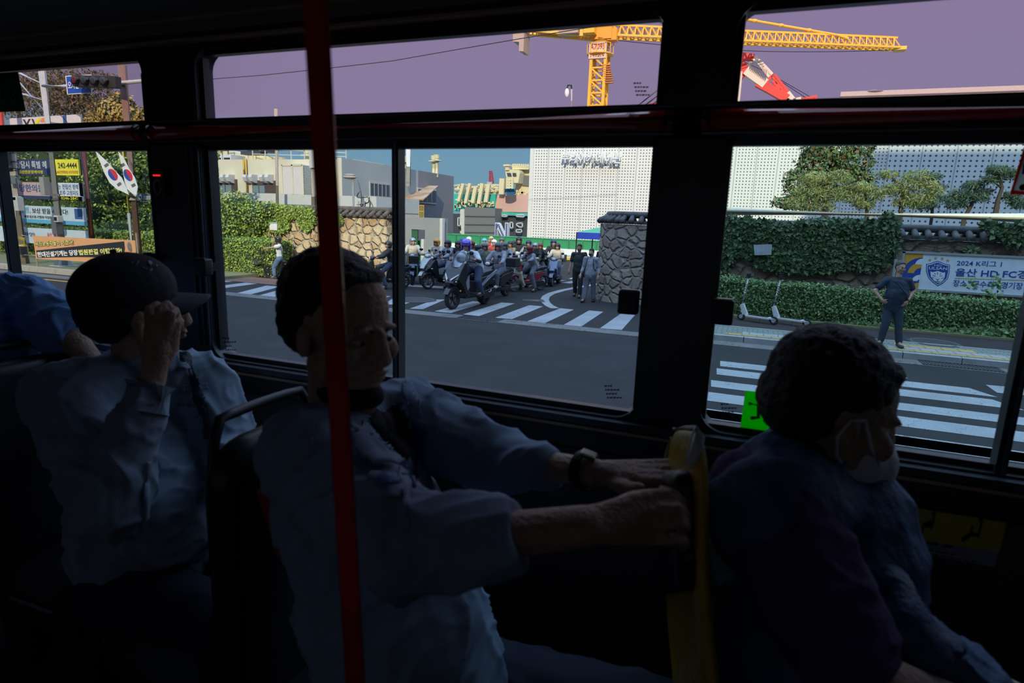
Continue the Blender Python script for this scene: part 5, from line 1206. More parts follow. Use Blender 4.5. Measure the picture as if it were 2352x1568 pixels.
def figure(root, J, fwd, vox=.014, s=1.0, skinm=None, shirt=None, trous=None, shoe=None, sleeve=1.0, world=True, hands=True, torso=(.180, .200), curl=.5, trous_name='trousers', shirt_name='jacket', headf=None, palm=None, belly=0.0, head=True, bare_calf=0.0):
    skinm = skinm or skin; f = V(fwd).normalized(); hf = V(headf).normalized() if headf else f; J = {k: V(v) for k, v in J.items()}
    b = MB()
    if head: headmb(b, J['head'], hf, s)
    b.cap(J['neck'] - V((0, 0, .02)), J['head'] + V((0, 0, -.05)) - hf * .01, .054 * s, .052 * s)
    b.cap(J['hip'], J['chest'], .125 * s, .135 * s, flat=.72, up=f); b.cap(J['chest'], J['neck'], .10 * s, .06 * s, flat=.8, up=f)
    for k in 'LR':
        b.cap(J['chest'].lerp(J['neck'], .6), J['sh' + k], .06 * s, .055 * s); b.cap(J['sh' + k], J['el' + k], .048 * s, .038 * s); b.cap(J['el' + k], J['wr' + k], .038 * s, .025 * s)
        if 'hp' + k in J:
            b.cap(J['hip'], J['hp' + k], .10 * s, .085 * s); b.cap(J['hp' + k], J['kn' + k], .080 * s, .052 * s); b.cap(J['kn' + k], J['an' + k], .052 * s, .033 * s); b.cap(J['an' + k], J['toe' + k], .032 * s, .030 * s)
        if hands:
            hd = J.get('hd' + k, J['wr' + k] * 2 - J['el' + k]) - J['wr' + k]; pn = V(palm[k]) if palm else V((0, 0, -1)); hand(b, J['wr' + k], hd, pn, 1 if k == 'L' else -1, curl, s)
    bo = b.remesh('body', skinm, root, vox, 3, world)
    parts = {'body': bo}
    if shirt:
        m = MB(); t0, t1 = torso
        m.cap(J['hip'] + V((0, 0, -.02)), J['hip'].lerp(J['chest'], .5) + f * belly * .5, t0 * s, (t0 + belly * .4) * s, flat=.78, up=f); m.cap(J['hip'].lerp(J['chest'], .45) + f * belly * .4, J['chest'], (t0 + belly * .3) * s, t1 * .93 * s, flat=.74, up=f)
        m.cap(J['chest'], J['chest'].lerp(J['neck'], .75), t1 * .8 * s, .085 * s, flat=.8, up=f)
        m.lathe(J['neck'] - V((0, 0, .035)), [(0, .088 * s), (.03, .074 * s), (.05, .068 * s)], 18)
        for k in 'LR':
            m.cap(J['chest'].lerp(J['neck'], .7), J['sh' + k], .075 * s, .070 * s)
            if sleeve > 0:
                m.cap(J['sh' + k], J['sh' + k].lerp(J['el' + k], min(1, sleeve * 2)), .072 * s, .066 * s)
                if sleeve > .5: m.cap(J['el' + k], J['el' + k].lerp(J['wr' + k], (sleeve - .5) * 1.9), .064 * s, .050 * s)
        sd = J['hip'].x * 3
        parts['shirt'] = m.remesh(shirt_name, shirt, root, vox, 3, world, disp=lambda co: np.array([(noise.noise(V(p) * 11 + V((sd, 0, 0)))) * .013 for p in co]))
    if trous and 'hpL' in J:
        m = MB(); m.cap(J['hip'] + V((0, 0, .02)), J['hip'] + V((0, 0, -.06)), .148 * s, .14 * s, flat=.8, up=f)
        for k in 'LR': m.cap(J['hip'] + V((0, 0, -.04)), J['hp' + k], .12 * s, .105 * s); m.cap(J['hp' + k], J['kn' + k], .104 * s, .082 * s); m.cap(J['kn' + k], J['kn' + k].lerp(J['an' + k], .93 - bare_calf), .080 * s, .066 * s)
        parts['trousers'] = m.remesh(trous_name, trous, root, vox, 3, world, disp=lambda co: np.array([(noise.noise(V(p) * 9)) * .008 for p in co]))
    if shoe and 'toeL' in J:
        for k in 'LR':
            m = MB(); a = J['an' + k]; t = J['toe' + k]; d = (t - a); d.z = 0; d = d.normalized() if d.length > .01 else f; g = V((a.x, a.y, t.z)); m.cap(g - d * .045 * s + V((0, 0, .005)), t + V((0, 0, .0)), .043 * s, .040 * s, flat=.9); m.cap(a - V((0, 0, .02)), g + V((0, 0, .02)), .045 * s, .045 * s)
            m.box((g + t) / 2 + V((0, 0, -.03)), (.09 * s, .09 * s, .02)); parts['shoe' + k] = m.remesh('shoe', shoe, root, .01, 2, world)
    return parts
def haircap(c, f, s=1.0, root=None, m=None, vox=.008, world=True, long=0.0, name='hair', back=0.0, rough=.006):
    b = MB(); P, M = None, None; c = V(c); f = V(f).normalized(); up = V((0, 0, 1)); up = (up - f * up.dot(f)).normalized(); x = f.cross(up); M = Matrix((x, f, up)).transposed()
    P = lambda a, b_, z: c + (x * a + f * b_ + up * z) * s
    b.ell(P(0, -.022, .055), (.083 * s, .098 * s, .082 * s), M, 18, 12); b.ell(P(0, -.050, .010), (.079 * s, .068 * s, .075 * s), M); b.ell(P(0, .036, .089), (.060 * s, .040 * s, .022 * s), M)
    if long: b.cap(P(0, -.075, 0), P(0, -.085, -long), .06 * s, .045 * s)
    return b.remesh(name, m or hairm, root, vox, 2, world, disp=lambda co: np.array([(noise.noise(V(p) * 70) + .5 * noise.noise(V(p) * 160)) * rough for p in co]))

# ================================================================== SCOOTERS
def sprof(mb, pts, w_, xc=0.0):
    return mb.prism([V((xc - w_ / 2, y, z)) for y, z in pts], (w_, 0, 0))
def wheel(parent, y, z, r_, w_, spokes=5, rimm=None, name='wheel', thin=False):
    m = MB(); t = w_ / 2; prof = [(-t * .6, r_ * .72), (-t, r_ * .82), (-t * .85, r_ * .95), (-t * .3, r_), (t * .3, r_), (t * .85, r_ * .95), (t, r_ * .82), (t * .6, r_ * .72)]
    if thin: prof = [(-t, r_ * .9), (-t, r_ * .96), (0, r_), (t, r_ * .96), (t, r_ * .9)]
    n = 32; vs = []; fs = []; k = len(prof)
    for i in range(n):
        a = 2 * math.pi * i / n
        for h, rr in prof: vs.append((h, y + rr * math.cos(a), z + rr * math.sin(a)))
    for i in range(n):
        for j in range(k): fs.append((i * k + j, i * k + (j + 1) % k, ((i + 1) % n) * k + (j + 1) % k, ((i + 1) % n) * k + j))
    m.add(vs, fs); wo_ = m.build(name, RUB, parent, world=False, smooth=True)
    m = MB(); ri = r_ * (.74 if not thin else .92)
    ring = [(0, y + ri * math.cos(2 * math.pi * i / 24), z + ri * math.sin(2 * math.pi * i / 24)) for i in range(24)]; m.tube(ring, r_ * (.05 if not thin else .02), 6, closed=True)
    m.tube([(-t * .7, y, z), (t * .7, y, z)], r_ * (.18 if not thin else .08), 12)
    for i in range(spokes): a = 2 * math.pi * i / spokes + .3; m.bar((0, y, z), (0, y + ri * math.cos(a), z + ri * math.sin(a)), .035 if not thin else .008, .02 if not thin else .008, up=(1, 0, 0))
    m.build('rim', rimm or STEEL, wo_, world=False, smooth=False)
    return wo_
lampm = mat('headlamp_glass', (.75, .75, .70), .1, coat=.5); smoke = glass_mat('smoked_windscreen', (.72, .76, .80), .06, (.4, .45, .5), .08); amber = mat('amber_lens', (.75, .25, .03), .3)
def scooter(lab, body_m, trim_m, style='mid', group=None):
    r = empty('scooter' if style != 'moped' else 'moped', (0, 0, 0), lab, 'scooter', group)
    W = .34
    if style == 'maxi': W = .44
    if style == 'moped':
        wheel(r, -.62, .28, .28, .06, 16, STEEL, thin=True); wheel(r, .60, .28, .28, .06, 16, STEEL, thin=True)
    else: wheel(r, -.68, .25, .25, .12, 5, BLK if style == 'maxi' else STEEL); wheel(r, .62, .25, .25, .13, 5, BLK)
    m = MB()
    if style == 'moped':
        sprof(m, [(-.50, .92), (-.44, .98), (-.36, .95), (-.30, .55), (-.22, .32), (-.30, .30), (-.42, .5)], .16); m2 = MB(); sprof(m2, [(-.48, .62), (-.42, .72), (-.34, .40), (-.24, .22), (-.32, .2), (-.44, .4)], .34); m2.remesh('leg_shield', trim_m, r, .014, 3, False)
    else:
        z = .08 if style == 'maxi' else 0
        sprof(m, [(-.72, .70), (-.80, .60 + z), (-.62, .86 + z), (-.50, 1.0 + z), (-.40, .98 + z), (-.34, .60), (-.30, .34), (-.42, .34), (-.50, .52)], W); sprof(m, [(-.84, .62), (-.70, .80), (-.60, .62), (-.70, .56)], W * .55)
        sprof(m, [(-.40, .40), (-.30, .42), (-.10, .36), (.10, .36), (.12, .28), (-.36, .28)], W * .9)
    m.remesh('front_fairing', body_m, r, .014, 4, False)
    m = MB(); sprof(m, [(-.97, .36), (-.86, .50), (-.68, .56), (-.50, .50), (-.44, .40), (-.52, .44), (-.68, .50), (-.84, .43)] if style != 'moped' else [(-.92, .42), (-.80, .56), (-.60, .61), (-.42, .54), (-.46, .50), (-.60, .56), (-.78, .50)], .15 if style != 'moped' else .08); m.remesh('front_mudguard', body_m if style != 'maxi' else BLK, r, .012, 2, False)
    m = MB()
    if style == 'moped': sprof(m, [(-.30, .40), (.0, .38), (.12, .60), (.62, .66), (.78, .62), (.60, .50), (.40, .36), (.0, .26), (-.30, .30)], .16)
    else: sprof(m, [(.02, .36), (.06, .62), (.20, .68), (.62, .74), (.92, .80), (.88, .68), (.66, .54), (.36, .40), (.34, .32)], W * .82)
    m.remesh('rear_body', body_m, r, .014, 4, False)
    m = MB(); sprof(m, [(.08, .66), (.05, .74), (.30, .76), (.44, .82), (.80, .86), (.84, .80), (.60, .72), (.30, .68)], W * .72 if style != 'moped' else .24); m.remesh('seat', BLK, r, .014, 4, False)
    m = MB(); sprof(m, [(.20, .20), (.22, .36), (.60, .36), (.72, .28), (.62, .18)], .16, .05); m.bar((0, -.3, .26), (0, .5, .26), .2, .08); m.remesh('engine', BLK, r, .016, 2, False)
    MB().tube([(-.14, .1, .2), (-.15, .3, .22), (-.17, .5, .28)], .03, 10).build('exhaust_pipe', STEEL, r, world=False, smooth=True); MB().tube([(-.17, .45, .28), (-.18, .86, .40)], .06, 12).build('silencer', BLK, r, world=False, smooth=True)
    m = MB(); hb = 1.06 + (.04 if style == 'maxi' else 0)
    m.tube([(-.34, -.30, hb), (-.20, -.38, hb + .01), (0, -.42, hb - .03), (.20, -.38, hb + .01), (.34, -.30, hb)], .014, 8); m.tube([(0, -.42, hb - .03), (0, -.5, .8)], .03, 8)
    h = m.build('handlebar', BLK, r, world=False, smooth=True)
    for k in (-1, 1): MB().tube([(k * .24, -.345, hb), (k * .36, -.29, hb)], .02, 10).build('grip', RUB, h, world=False, smooth=True)
    if style != 'maxi': m = MB(); m.ell((0, -.44, hb - .01), (.15, .09, .085)); m.build('handlebar_cowl', body_m if style == 'mid' else trim_m, h, world=False, smooth=True); m = MB(); m.ell((0, -.515, hb - .015), (.085, .03, .05)); m.build('headlamp', lampm, r, world=False, smooth=True)
    else:
        for k in (-1, 1): m = MB(); m.prism([V((k * .05, -.83, .68)), V((k * .19, -.70, .80)), V((k * .20, -.68, .84)), V((k * .05, -.80, .72))], (0, -.02, 0)); m.build('headlamp', lampm, r, world=False)
        for k in (-1, 1): m = MB(); m.ell((k * .17, -.78, .66), (.03, .02, .015)); m.build('indicator', lampm, r, world=False)
        m = MB(); m.mm((-.17, -.66, .42), (-.19, -.60, .46)); m.ell((.19, -.63, .44), (.02, .03, .025)); m.build('fork_reflector', amber, r, world=False)
    for k in (-1, 1):
        m = MB(); m.tube([(k * .22, -.36, hb), (k * .30, -.42, hb + .17)], .008, 6); mi_ = m.build('mirror_stem', BLK, r, world=False); m = MB(); m.ell((k * .33, -.42, hb + .21), (.065, .02, .045)); m.build('mirror', BLK, mi_, world=False, smooth=True)
    if style == 'mid':
        m = MB(); m.ell((0, -.60, .78), (.13, .05, .05)); m.build('front_grille', trim_m, r, world=False, smooth=True)
        for k in (-1, 1): m = MB(); m.ell((k * .14, -.62, .70), (.05, .05, .025)); m.build('indicator', lampm, r, world=False, smooth=True)
    if style == 'maxi':
        m = MB(); pr = []
        for i in range(9):
            a = (i / 8 - .5); pr.append((a * .44, -.62 + abs(a) ** 2 * .5))
        vs = [V((x * 1.0, y, .98)) for x, y in pr] + [V((x * .95, y + .10, 1.22)) for x, y in pr] + [V((x * .6, y + .16, 1.34)) for x, y in pr]; fs = []
        for q in range(2):
            for i in range(8): fs.append((q * 9 + i, q * 9 + i + 1, q * 9 + i + 10, q * 9 + i + 9))
        m.add(vs, fs); wsn = m.build('windscreen', smoke, r, world=False, smooth=True); sm = wsn.modifiers.new('t', 'SOLIDIFY'); sm.thickness = .005
        for k in (-1, 1):
            m = MB(); m.prism([V((k * .19, .10, .46)), V((k * .20, .50, .72)), V((k * .19, .90, .86)), V((k * .19, .92, .80)), V((k * .20, .50, .62)), V((k * .19, .2, .44))], (k * .015, 0, 0)); m.build('silver_side_trim', mat('silver_trim', (.35, .38, .42), .35, .5), r, world=False)
            m = MB(); m.prism([V((k * .22, -.46, .62)), V((k * .22, -.34, .80)), V((k * .22, -.32, .5)), V((k * .22, -.40, .44))], (k * .012, 0, 0)); m.build('silver_side_trim', mat('silver_trim'), r, world=False)
        m = MB(); sprof(m, [(.34, .16), (.36, .36), (.82, .42), (.90, .34), (.80, .20)], .12, .14); m.remesh('transmission_case', BLK, r, .014, 3, False)
        m = MB(); sprof(m, [(.40, .46), (.50, .56), (.95, .62), (1.04, .54), (.96, .50), (.6, .46)], .22); m.remesh('rear_mudguard', BLK, r, .014, 3, False)
        m = MB(); m.box((.205, .58, .33), (.005, .07, .02)); m.box((.205, .64, .36), (.005, .03, .05)); m.build('case_logo', WHITE, r, world=False)
    else:
        m = MB(); sprof(m, [(.52, .40), (.70, .56), (.94, .50), (.98, .42), (.90, .46), (.72, .52)], .13); m.remesh('rear_mudguard', BLK, r, .014, 2, False)
    return r
def topbox(r, m_, y=.98, z=1.02, s=1.0):
    b = MB(); b.box((0, y, z), (.42 * s, .36 * s, .28 * s)); o = b.remesh('top_box', m_, r, .014, 6, False); MB().box((0, y, z + .02), (.425 * s, .365 * s, .012)).build('box_seam', BLK, o, world=False); return o
def helmet(root, c, f, m_, full=False, world=True, s=1.0, visor=True, name='helmet'):
    c = V(c); f = V(f).normalized(); up = V((0, 0, 1)); up = (up - f * up.dot(f)).normalized(); x = f.cross(up); M = Matrix((x, f, up)).transposed(); P = lambda a, b, z: c + (x * a + f * b + up * z) * s
    b = MB(); b.ell(P(0, -.018, .045), (.122 * s, .138 * s, .118 * s), M, 20, 14); b.ell(P(0, -.055, -.02), (.112 * s, .088 * s, .10 * s), M)
    for k in (-1, 1): b.ell(P(k * .086, .0, -.045), (.032 * s, .07 * s, .065 * s), M)
    if full: b.ell(P(0, .095, -.095), (.07 * s, .045 * s, .035 * s), M); [b.ell(P(k * .07, .05, -.09), (.035 * s, .06 * s, .035 * s), M) for k in (-1, 1)]
    # cut the face opening by pushing vertices behind a plane inwards
    def dfm(co):
        v = co - np.array(c); fx = v @ np.array(x) / s; fy = v @ np.array(f) / s; fz = v @ np.array(up) / s
        lo = -.075 if full else -.3
        k = (fz < .035) & (fz > lo) & (np.abs(fx) < .082) & (fy > .02)
        amt = np.where(k, np.clip(fy - .028, 0, 1), 0)
        return co - amt[:, None] * s * np.array(f)
    o = b.remesh(name, m_, root, .012, 2, world, deform=dfm)
    if visor:
        b = MB(); b.ell(P(0, .09, .062), (.085 * s, .045 * s, .012 * s), M); b.build('visor_peak', BLK, o, world=world, smooth=True)
    return o

def mt_(n, c, **k): return mat(n, c, k.pop('rough', .35), **k)
HC = dict(silver=mt_('helmet_silver', (.35, .36, .38), metal=.6), orange=mt_('helmet_orange', (.75, .30, .03)), black=mt_('helmet_black', (.02, .022, .026)), green=mt_('helmet_dark_green', (.02, .05, .05)), blue=mt_('helmet_blue', (.02, .06, .30)), white=mt_('helmet_white', (.72, .72, .70)), maroon=mt_('helmet_maroon', (.16, .02, .025)), sky=mt_('helmet_light_blue', (.12, .42, .60)), grey=mt_('helmet_grey', (.11, .12, .13)), cream=mt_('helmet_cream', (.55, .42, .22)), purple=mt_('helmet_violet_blue', (.06, .02, .50), coat=1, rough=.12), navy=mt_('helmet_navy', (.02, .035, .09)))
work = mat('work_jacket_grey', (.27, .30, .34), .85, var=.08); beige = mat('beige_jacket', (.55, .50, .40), .85, var=.1); olive = mat('olive_jacket', (.26, .22, .15), .85); blackj = mat('black_jacket', (.025, .027, .03), .8); whitej = mat('white_shirt_cloth', (.52, .57, .62), .85, var=.08); redj = mat('red_jacket', (.5, .08, .06), .8)
jeans = mat('dark_jeans', (.045, .06, .09), .9, var=.2); trg = mat('grey_work_trousers', (.10, .12, .15), .9); shoeb = mat('shoe_black', (.02, .02, .02), .6); shoew = mat('shoe_white', (.6, .6, .58), .6)
# three rider poses, built once each, facing -Y
def rider_pose(kind):
    J = dict(hip=(0, .26, .88), chest=(0, .17, 1.20), neck=(0, .14, 1.36), head=(0, .11, 1.50), shL=(-.19, .15, 1.33), shR=(.19, .15, 1.33), elL=(-.27, -.06, 1.13), elR=(.27, -.06, 1.13), wrL=(-.31, -.23, 1.09), wrR=(.31, -.23, 1.09), hdL=(-.31, -.33, 1.09), hdR=(.31, -.33, 1.09),
             hpL=(-.11, .18, .84), hpR=(.11, .18, .84), knL=(-.28, -.12, .62), knR=(.18, -.24, .72), anL=(-.36, -.02, .12), anR=(.16, -.22, .42), toeL=(-.38, -.16, .045), toeR=(.16, -.38, .37))
    hf = (0, -1, -.05)
    if kind == 1:
        J = {k: (-v[0], v[1], v[2]) for k, v in J.items()}; J = {(k[:-1] + ('R' if k[-1] == 'L' else 'L')) if k[-1] in 'LR' else k: v for k, v in J.items()}; hf = (.45, -1, 0)
    if kind == 2:
        J.update(chest=(.04, .06, 1.15), neck=(.06, -.02, 1.30), head=(.08, -.07, 1.43), shL=(-.13, .0, 1.28), shR=(.24, .0, 1.26), knR=(.30, -.12, .62), anR=(.38, .0, .12), toeR=(.39, -.15, .045)); hf = (-.6, -1, -.2)
    return J, hf
protos = {}
def make_rider(kind, full=False):
    key = (kind, full)
    if key in protos: return copy_tree(protos[key][0])
    J, hf = rider_pose(kind); r = empty('person', (0, 0, 0), 'rider', 'person')
    figure(r, J, (0, -1, 0), .016, 1.0, skin, work, jeans, shoeb, sleeve=1.0, world=False, headf=hf, palm={'L': (0, 0, -1), 'R': (0, 0, -1)}, curl=.9)
    helmet(r, J['head'], hf, HC['black'], full, False); b = MB(); c = V(J['head']); hfv = V(hf).normalized(); x = hfv.cross(V((0, 0, 1))).normalized()
    for k in (-1, 1): b.ell(c + hfv * .088 + x * k * .032 + V((0, 0, .008)), (.012, .008, .006), seg=8, rings=6)
    b.build('eyes', BLK, r, world=False, smooth=True)
    for ch in list(r.children):
        for sl in ch.material_slots:
            mm_ = sl.material; sl.link = 'OBJECT'; sl.material = mm_
    protos[key] = (r,); return r
def dress(r, jacket=None, trousers=None, helm=None, shoes=None):
    for ch in r.children:
        n = ch.name.split('.')[0]
        m = {'jacket': jacket, 'trousers': trousers, 'helmet': helm, 'shoe': shoes}.get(n)
        if m: ch.material_slots[0].link = 'OBJECT'; ch.material_slots[0].material = m
sc_protos = {}
def get_scooter(style):
    if style in sc_protos: return copy_tree(sc_protos[style])
    r = scooter('scooter', mat('scooter_body', (.05, .055, .06), .3, coat=.3), mat('scooter_trim', (.4, .4, .4), .4), style)
    for ch in r.children_recursive:
        for sl in ch.material_slots:
            mm_ = sl.material; sl.link = 'OBJECT'; sl.material = mm_
    sc_protos[style] = r; return r
def paint_scooter(r, body, trim=None):
    for ch in r.children:
        n = ch.name.split('.')[0]
        if n in ('front_fairing', 'rear_body', 'front_mudguard'): ch.material_slots[0].material = body
        if n in ('leg_shield', 'front_grille') and trim: ch.material_slots[0].material = trim
    for ch in r.children_recursive:
        if ch.name.split('.')[0] == 'handlebar_cowl': ch.material_slots[0].material = trim or body
SB = dict(black=mat('scooter_black', (.010, .012, .016), .35, coat=.15), navy=mat('scooter_navy', (.02, .035, .09), .25, coat=.5), silver=mat('scooter_silver', (.38, .40, .41), .3, .3, coat=.4), white=mat('scooter_white', (.60, .60, .57), .35, coat=.3), blue=mat('scooter_blue_grey', (.13, .19, .30), .3, coat=.4), red=mat('scooter_red', (.25, .02, .04), .3, coat=.4), cream=mat('scooter_cream', (.50, .46, .32), .4))
# px, py of the helmet, z of the helmet centre, heading, pose, helmet, jacket, trousers, full, style, body, trim, rider label, scooter label
riders = [
 (948, 556, 1.50, .5, 1, 'silver', beige, jeans, 0, 'mid', 'navy', None, 'rider in a silver helmet and beige jacket before the grey gate block', 'navy scooter with a black top box before the grey gate block'),
 (999, 558, 1.50, -.1, 0, 'orange', beige, trg, 0, 'mid', 'silver', None, 'rider in an orange helmet and beige jacket by the white door jamb', 'silver grey scooter facing the road under the orange helmeted rider'),
 (1022, 561, 1.52, -.5, 1, 'black', work, jeans, 0, 'mid', 'black', None, 'rider in a black helmet right beside the orange helmeted rider', 'black scooter right of the silver grey scooter'),
 (1050, 562, 1.52, .1, 0, 'green', blackj, jeans, 0, 'mid', 'navy', None, 'rider in a black vest and dark green helmet behind the violet helmet', 'navy scooter behind the violet helmeted rider'),
 (1062, 556, 1.50, .2, 1, 'blue', blackj, jeans, 0, 'mid', 'black', None, 'rider in a glossy blue helmet half hidden behind the black vest', 'black scooter under the glossy blue helmet'),
 (1074, 552, 1.50, 0, 0, 'white', blackj, jeans, 1, 'mid', 'black', None, 'far rider in a white full face helmet with goggles', 'far black scooter under the white full face helmet'),
 (1081, 563, 1.50, .1, 0, 'maroon', olive, jeans, 0, 'mid', 'silver', None, 'rider in a maroon helmet and olive jacket', 'silver scooter under the maroon helmeted rider'),
 (1099, 567, 1.50, -.7, 2, 'black', work, jeans, 1, 'mid', 'black', None, 'rider in grey work jacket looking away left under a black full helmet', 'black scooter of the rider looking away left'),
 (1110, 556, 1.48, 0, 1, 'sky', blackj, jeans, 0, 'mid', 'silver', None, 'far rider in a light blue helmet', 'far silver scooter under the light blue helmet'),
 (1113, 568, 1.46, .3, 0, 'grey', olive, trg, 0, 'mid', 'navy', None, 'rider in a dull grey helmet and brown jacket behind the central front rider', 'navy scooter left behind the central front rider'),
 (1126, 551, 1.50, 0, 1, 'cream', redj, jeans, 0, 'mid', 'black', None, 'far rider in a cream helmet and red jacket', 'far black scooter under the cream helmet'),
 (1133, 559, 1.48, .1, 0, 'white', redj, jeans, 0, 'mid', 'silver', None, 'rider in a plain white helmet and red white jacket', 'silver scooter under the plain white helmet'),
 (1141, 568, 1.58, -.12, 0, 'grey', work, trg, 0, 'mid', 'black', None, 'central front rider in grey work jacket with white shoe on the road', 'black scooter with a lit round headlamp in the centre front'),
 (1150, 554, 1.50, 0, 1, 'grey', work, jeans, 0, 'mid', 'black', None, 'far rider in dark helmet with goggles up, work jacket', 'far black scooter behind the central front rider'),
 (1158, 566, 1.50, .1, 0, 'grey', work, trg, 0, 'mid', 'blue', None, 'rider in grey helmet and work jacket looking straight at the bus', 'blue grey scooter right behind the central front rider'),
 (1168, 562, 1.46, -.3, 1, 'black', olive, jeans, 0, 'mid', 'black', None, 'rider in black open helmet with bare forearm', 'black scooter of the rider with the bare forearm'),
 (1178, 560, 1.42, 0, 0, 'black', blackj, jeans, 1, 'mid', 'navy', None, 'small dark rider in black balaclava left of the tall hooded rider', 'dark navy scooter left of the white scooter'),
 (1191, 553, 1.60, .2, 0, 'black', blackj, jeans, 1, 'mid', 'white', None, 'tall dark hooded rider with covered face on a white scooter', 'white scooter under the tall hooded rider'),
 (1212, 560, 1.50, 0, 0, 'navy', work, jeans, 0, 'mid', 'black', None, 'rider in navy helmet hidden behind the leaning moped rider', 'black scooter hidden behind the moped'),
 (1216, 569, 1.50, -.5, 2, 'maroon', work, trg, 1, 'moped', 'red', 'cream', 'leaning rider in grey work jacket with dark full helmet on a moped', 'red and cream moped with front basket and spoked wheels'),
 (1227, 567, 1.46, 0, 0, 'silver', blackj, jeans, 0, 'mid', 'black', None, 'rider in a silver helmet behind the leaning moped rider', 'black scooter with top box right of the moped'),
 (1239, 567, 1.46, .15, 1, 'maroon', blackj, trg, 0, 'moped', 'cream', 'cream', 'rider in maroon helmet and black vest on a cream moped', 'cream moped between the red moped and the blue grey scooter'),
 (1270, 559, 1.55, .1, 1, 'navy', blackj, jeans, 0, 'mid', 'black', None, 'masked rider in navy helmet behind the beige jacketed rider', 'black scooter behind the blue grey scooter at the right'),
 (1279, 567, 1.46, .1, 0, 'black', beige, trg, 0, 'mid', 'blue', None, 'rightmost rider in beige jacket and black open helmet', 'blue grey scooter facing the bus at the right end of the crowd'),
 (884, 563, 1.45, -.9, 1, 'black', blackj, jeans, 0, 'mid', 'black', None, 'dark clad rider mostly hidden behind the window sash bar', 'black scooter in front of the left stone wall end'),
]
pos_log = []
for (px, py, hz, rz, pose, hc_, jk, tr_, full, style, bc, tc_, l1, l2) in riders:
    p = G(px, py, hz); pos_log.append((p.x, p.y, l1))
    r = make_rider(pose, bool(full)); s_ = hz / 1.50; r.location = (p.x, p.y, 0); r.rotation_euler = (0, 0, rz); r.scale = (s_, s_, s_)
    dress(r, jk, tr_, HC[hc_], shoew if 'white shoe' in l1 else shoeb); tag(r, l1, 'person', 'riders waiting on scooters at the gate')
    o = get_scooter(style); o.location = (p.x, p.y, 0); o.rotation_euler = (0, 0, rz); o.scale = (s_, s_, s_); paint_scooter(o, SB[bc], SB[tc_] if tc_ else None); tag(o, l2, 'scooter', 'scooters waiting at the gate')
    if 'top box' in l2: topbox(o, BLK)
    if 'front basket' in l2:
        m = MB()
        for i in range(7): t = i / 6; [m.bar((-.17 + .34 * t, yy, .62), (-.18 + .36 * t, yy - .03, .84), .007) for yy in (-.72, -.50)]
        for k in range(4): z = .62 + k * .073; m.tube([(-.175, -.73, z), (.175, -.73, z), (.175, -.49, z), (-.175, -.49, z)], .006, 5, closed=True)
        m.build('front_basket', STEEL, o, world=False)
# ---------------- the front rider on the black maxi scooter
p0 = G(1040, 710); p1 = G(1112, 697)
ax = (p1 - p0); hd = math.atan2(-ax.x, ax.y) ; mid = (p0 + p1) / 2
o = get_scooter('maxi'); o.location = (mid.x, mid.y, 0); o.rotation_euler = (0, 0, hd); ks = 1.17; o.scale = (ks, ks, ks); paint_scooter(o, SB['black']); tag(o, 'large black touring scooter with tall windscreen turning onto the crosswalk', 'scooter')
r = empty('person', (mid.x, mid.y, 0), 'rider in a violet blue helmet and white tee leaning on the large black scooter', 'person', rz=hd)
J = dict(hip=(0, .30, .92), chest=(-.02, .12, 1.15), neck=(-.03, -.02, 1.28), head=(-.05, -.10, 1.41), shL=(-.20, .06, 1.26), shR=(.16, .0, 1.24), elL=(-.32, -.08, 1.12), elR=(.34, -.10, 1.08), wrL=(-.31, -.22, 1.10), wrR=(.33, -.24, 1.12), hdL=(-.31, -.34, 1.10), hdR=(.26, -.34, 1.14), hpL=(-.12, .2, .86), hpR=(.12, .2, .86), knL=(-.24, -.12, .66), knR=(.30, -.10, .62), anL=(-.22, -.02, .38), anR=(.34, .02, .36), toeL=(-.2, -.16, .34), toeR=(.32, -.14, .31))
hf = (.55, -1, -.35)
r.scale = (1.2, 1.2, 1.2)
pp = figure(r, J, (0, -1, 0), .013, 1.0, skin, whitej, mat('navy_trousers', (.02, .035, .08), .85), shoeb, sleeve=.42, world=False, headf=hf, curl=1.0, palm={'L': (0, 0, -1), 'R': (0, 0, -1)}, shirt_name='tee_shirt')
helmet(r, J['head'], hf, HC['purple'], False, False, 1.02)
m = MB(); 
for k in 'LR': m.cap(V(J['el' + k]).lerp(V(J['wr' + k]), -.1), V(J['el' + k]).lerp(V(J['wr' + k]), .9), .046, .034)
m.remesh('black_arm_sleeve', blackj, r, .012, 2, False)
m = MB(); m.ell((.06, .36, 1.14), (.14, .10, .20)); m.remesh('backpack', mat('camouflage_grey', (.14, .15, .15), .85, var=.6, vscale=18), r, .014, 3, False)
m = MB(); hc_ = V((0, -.40, 1.12)); c = V(J['head']); b = MB()
# spare white helmet held before the rider
rw = o.matrix_basis @ V((-.06, -.30, 1.16)); r2 = empty('spare_helmet', rw, 'round white helmet resting behind the windscreen of the large black scooter', 'helmet'); helmet(r2, rw, (-.6, -.7, 0), HC['white'], False, True, .95, visor=False, name='helmet_shell')

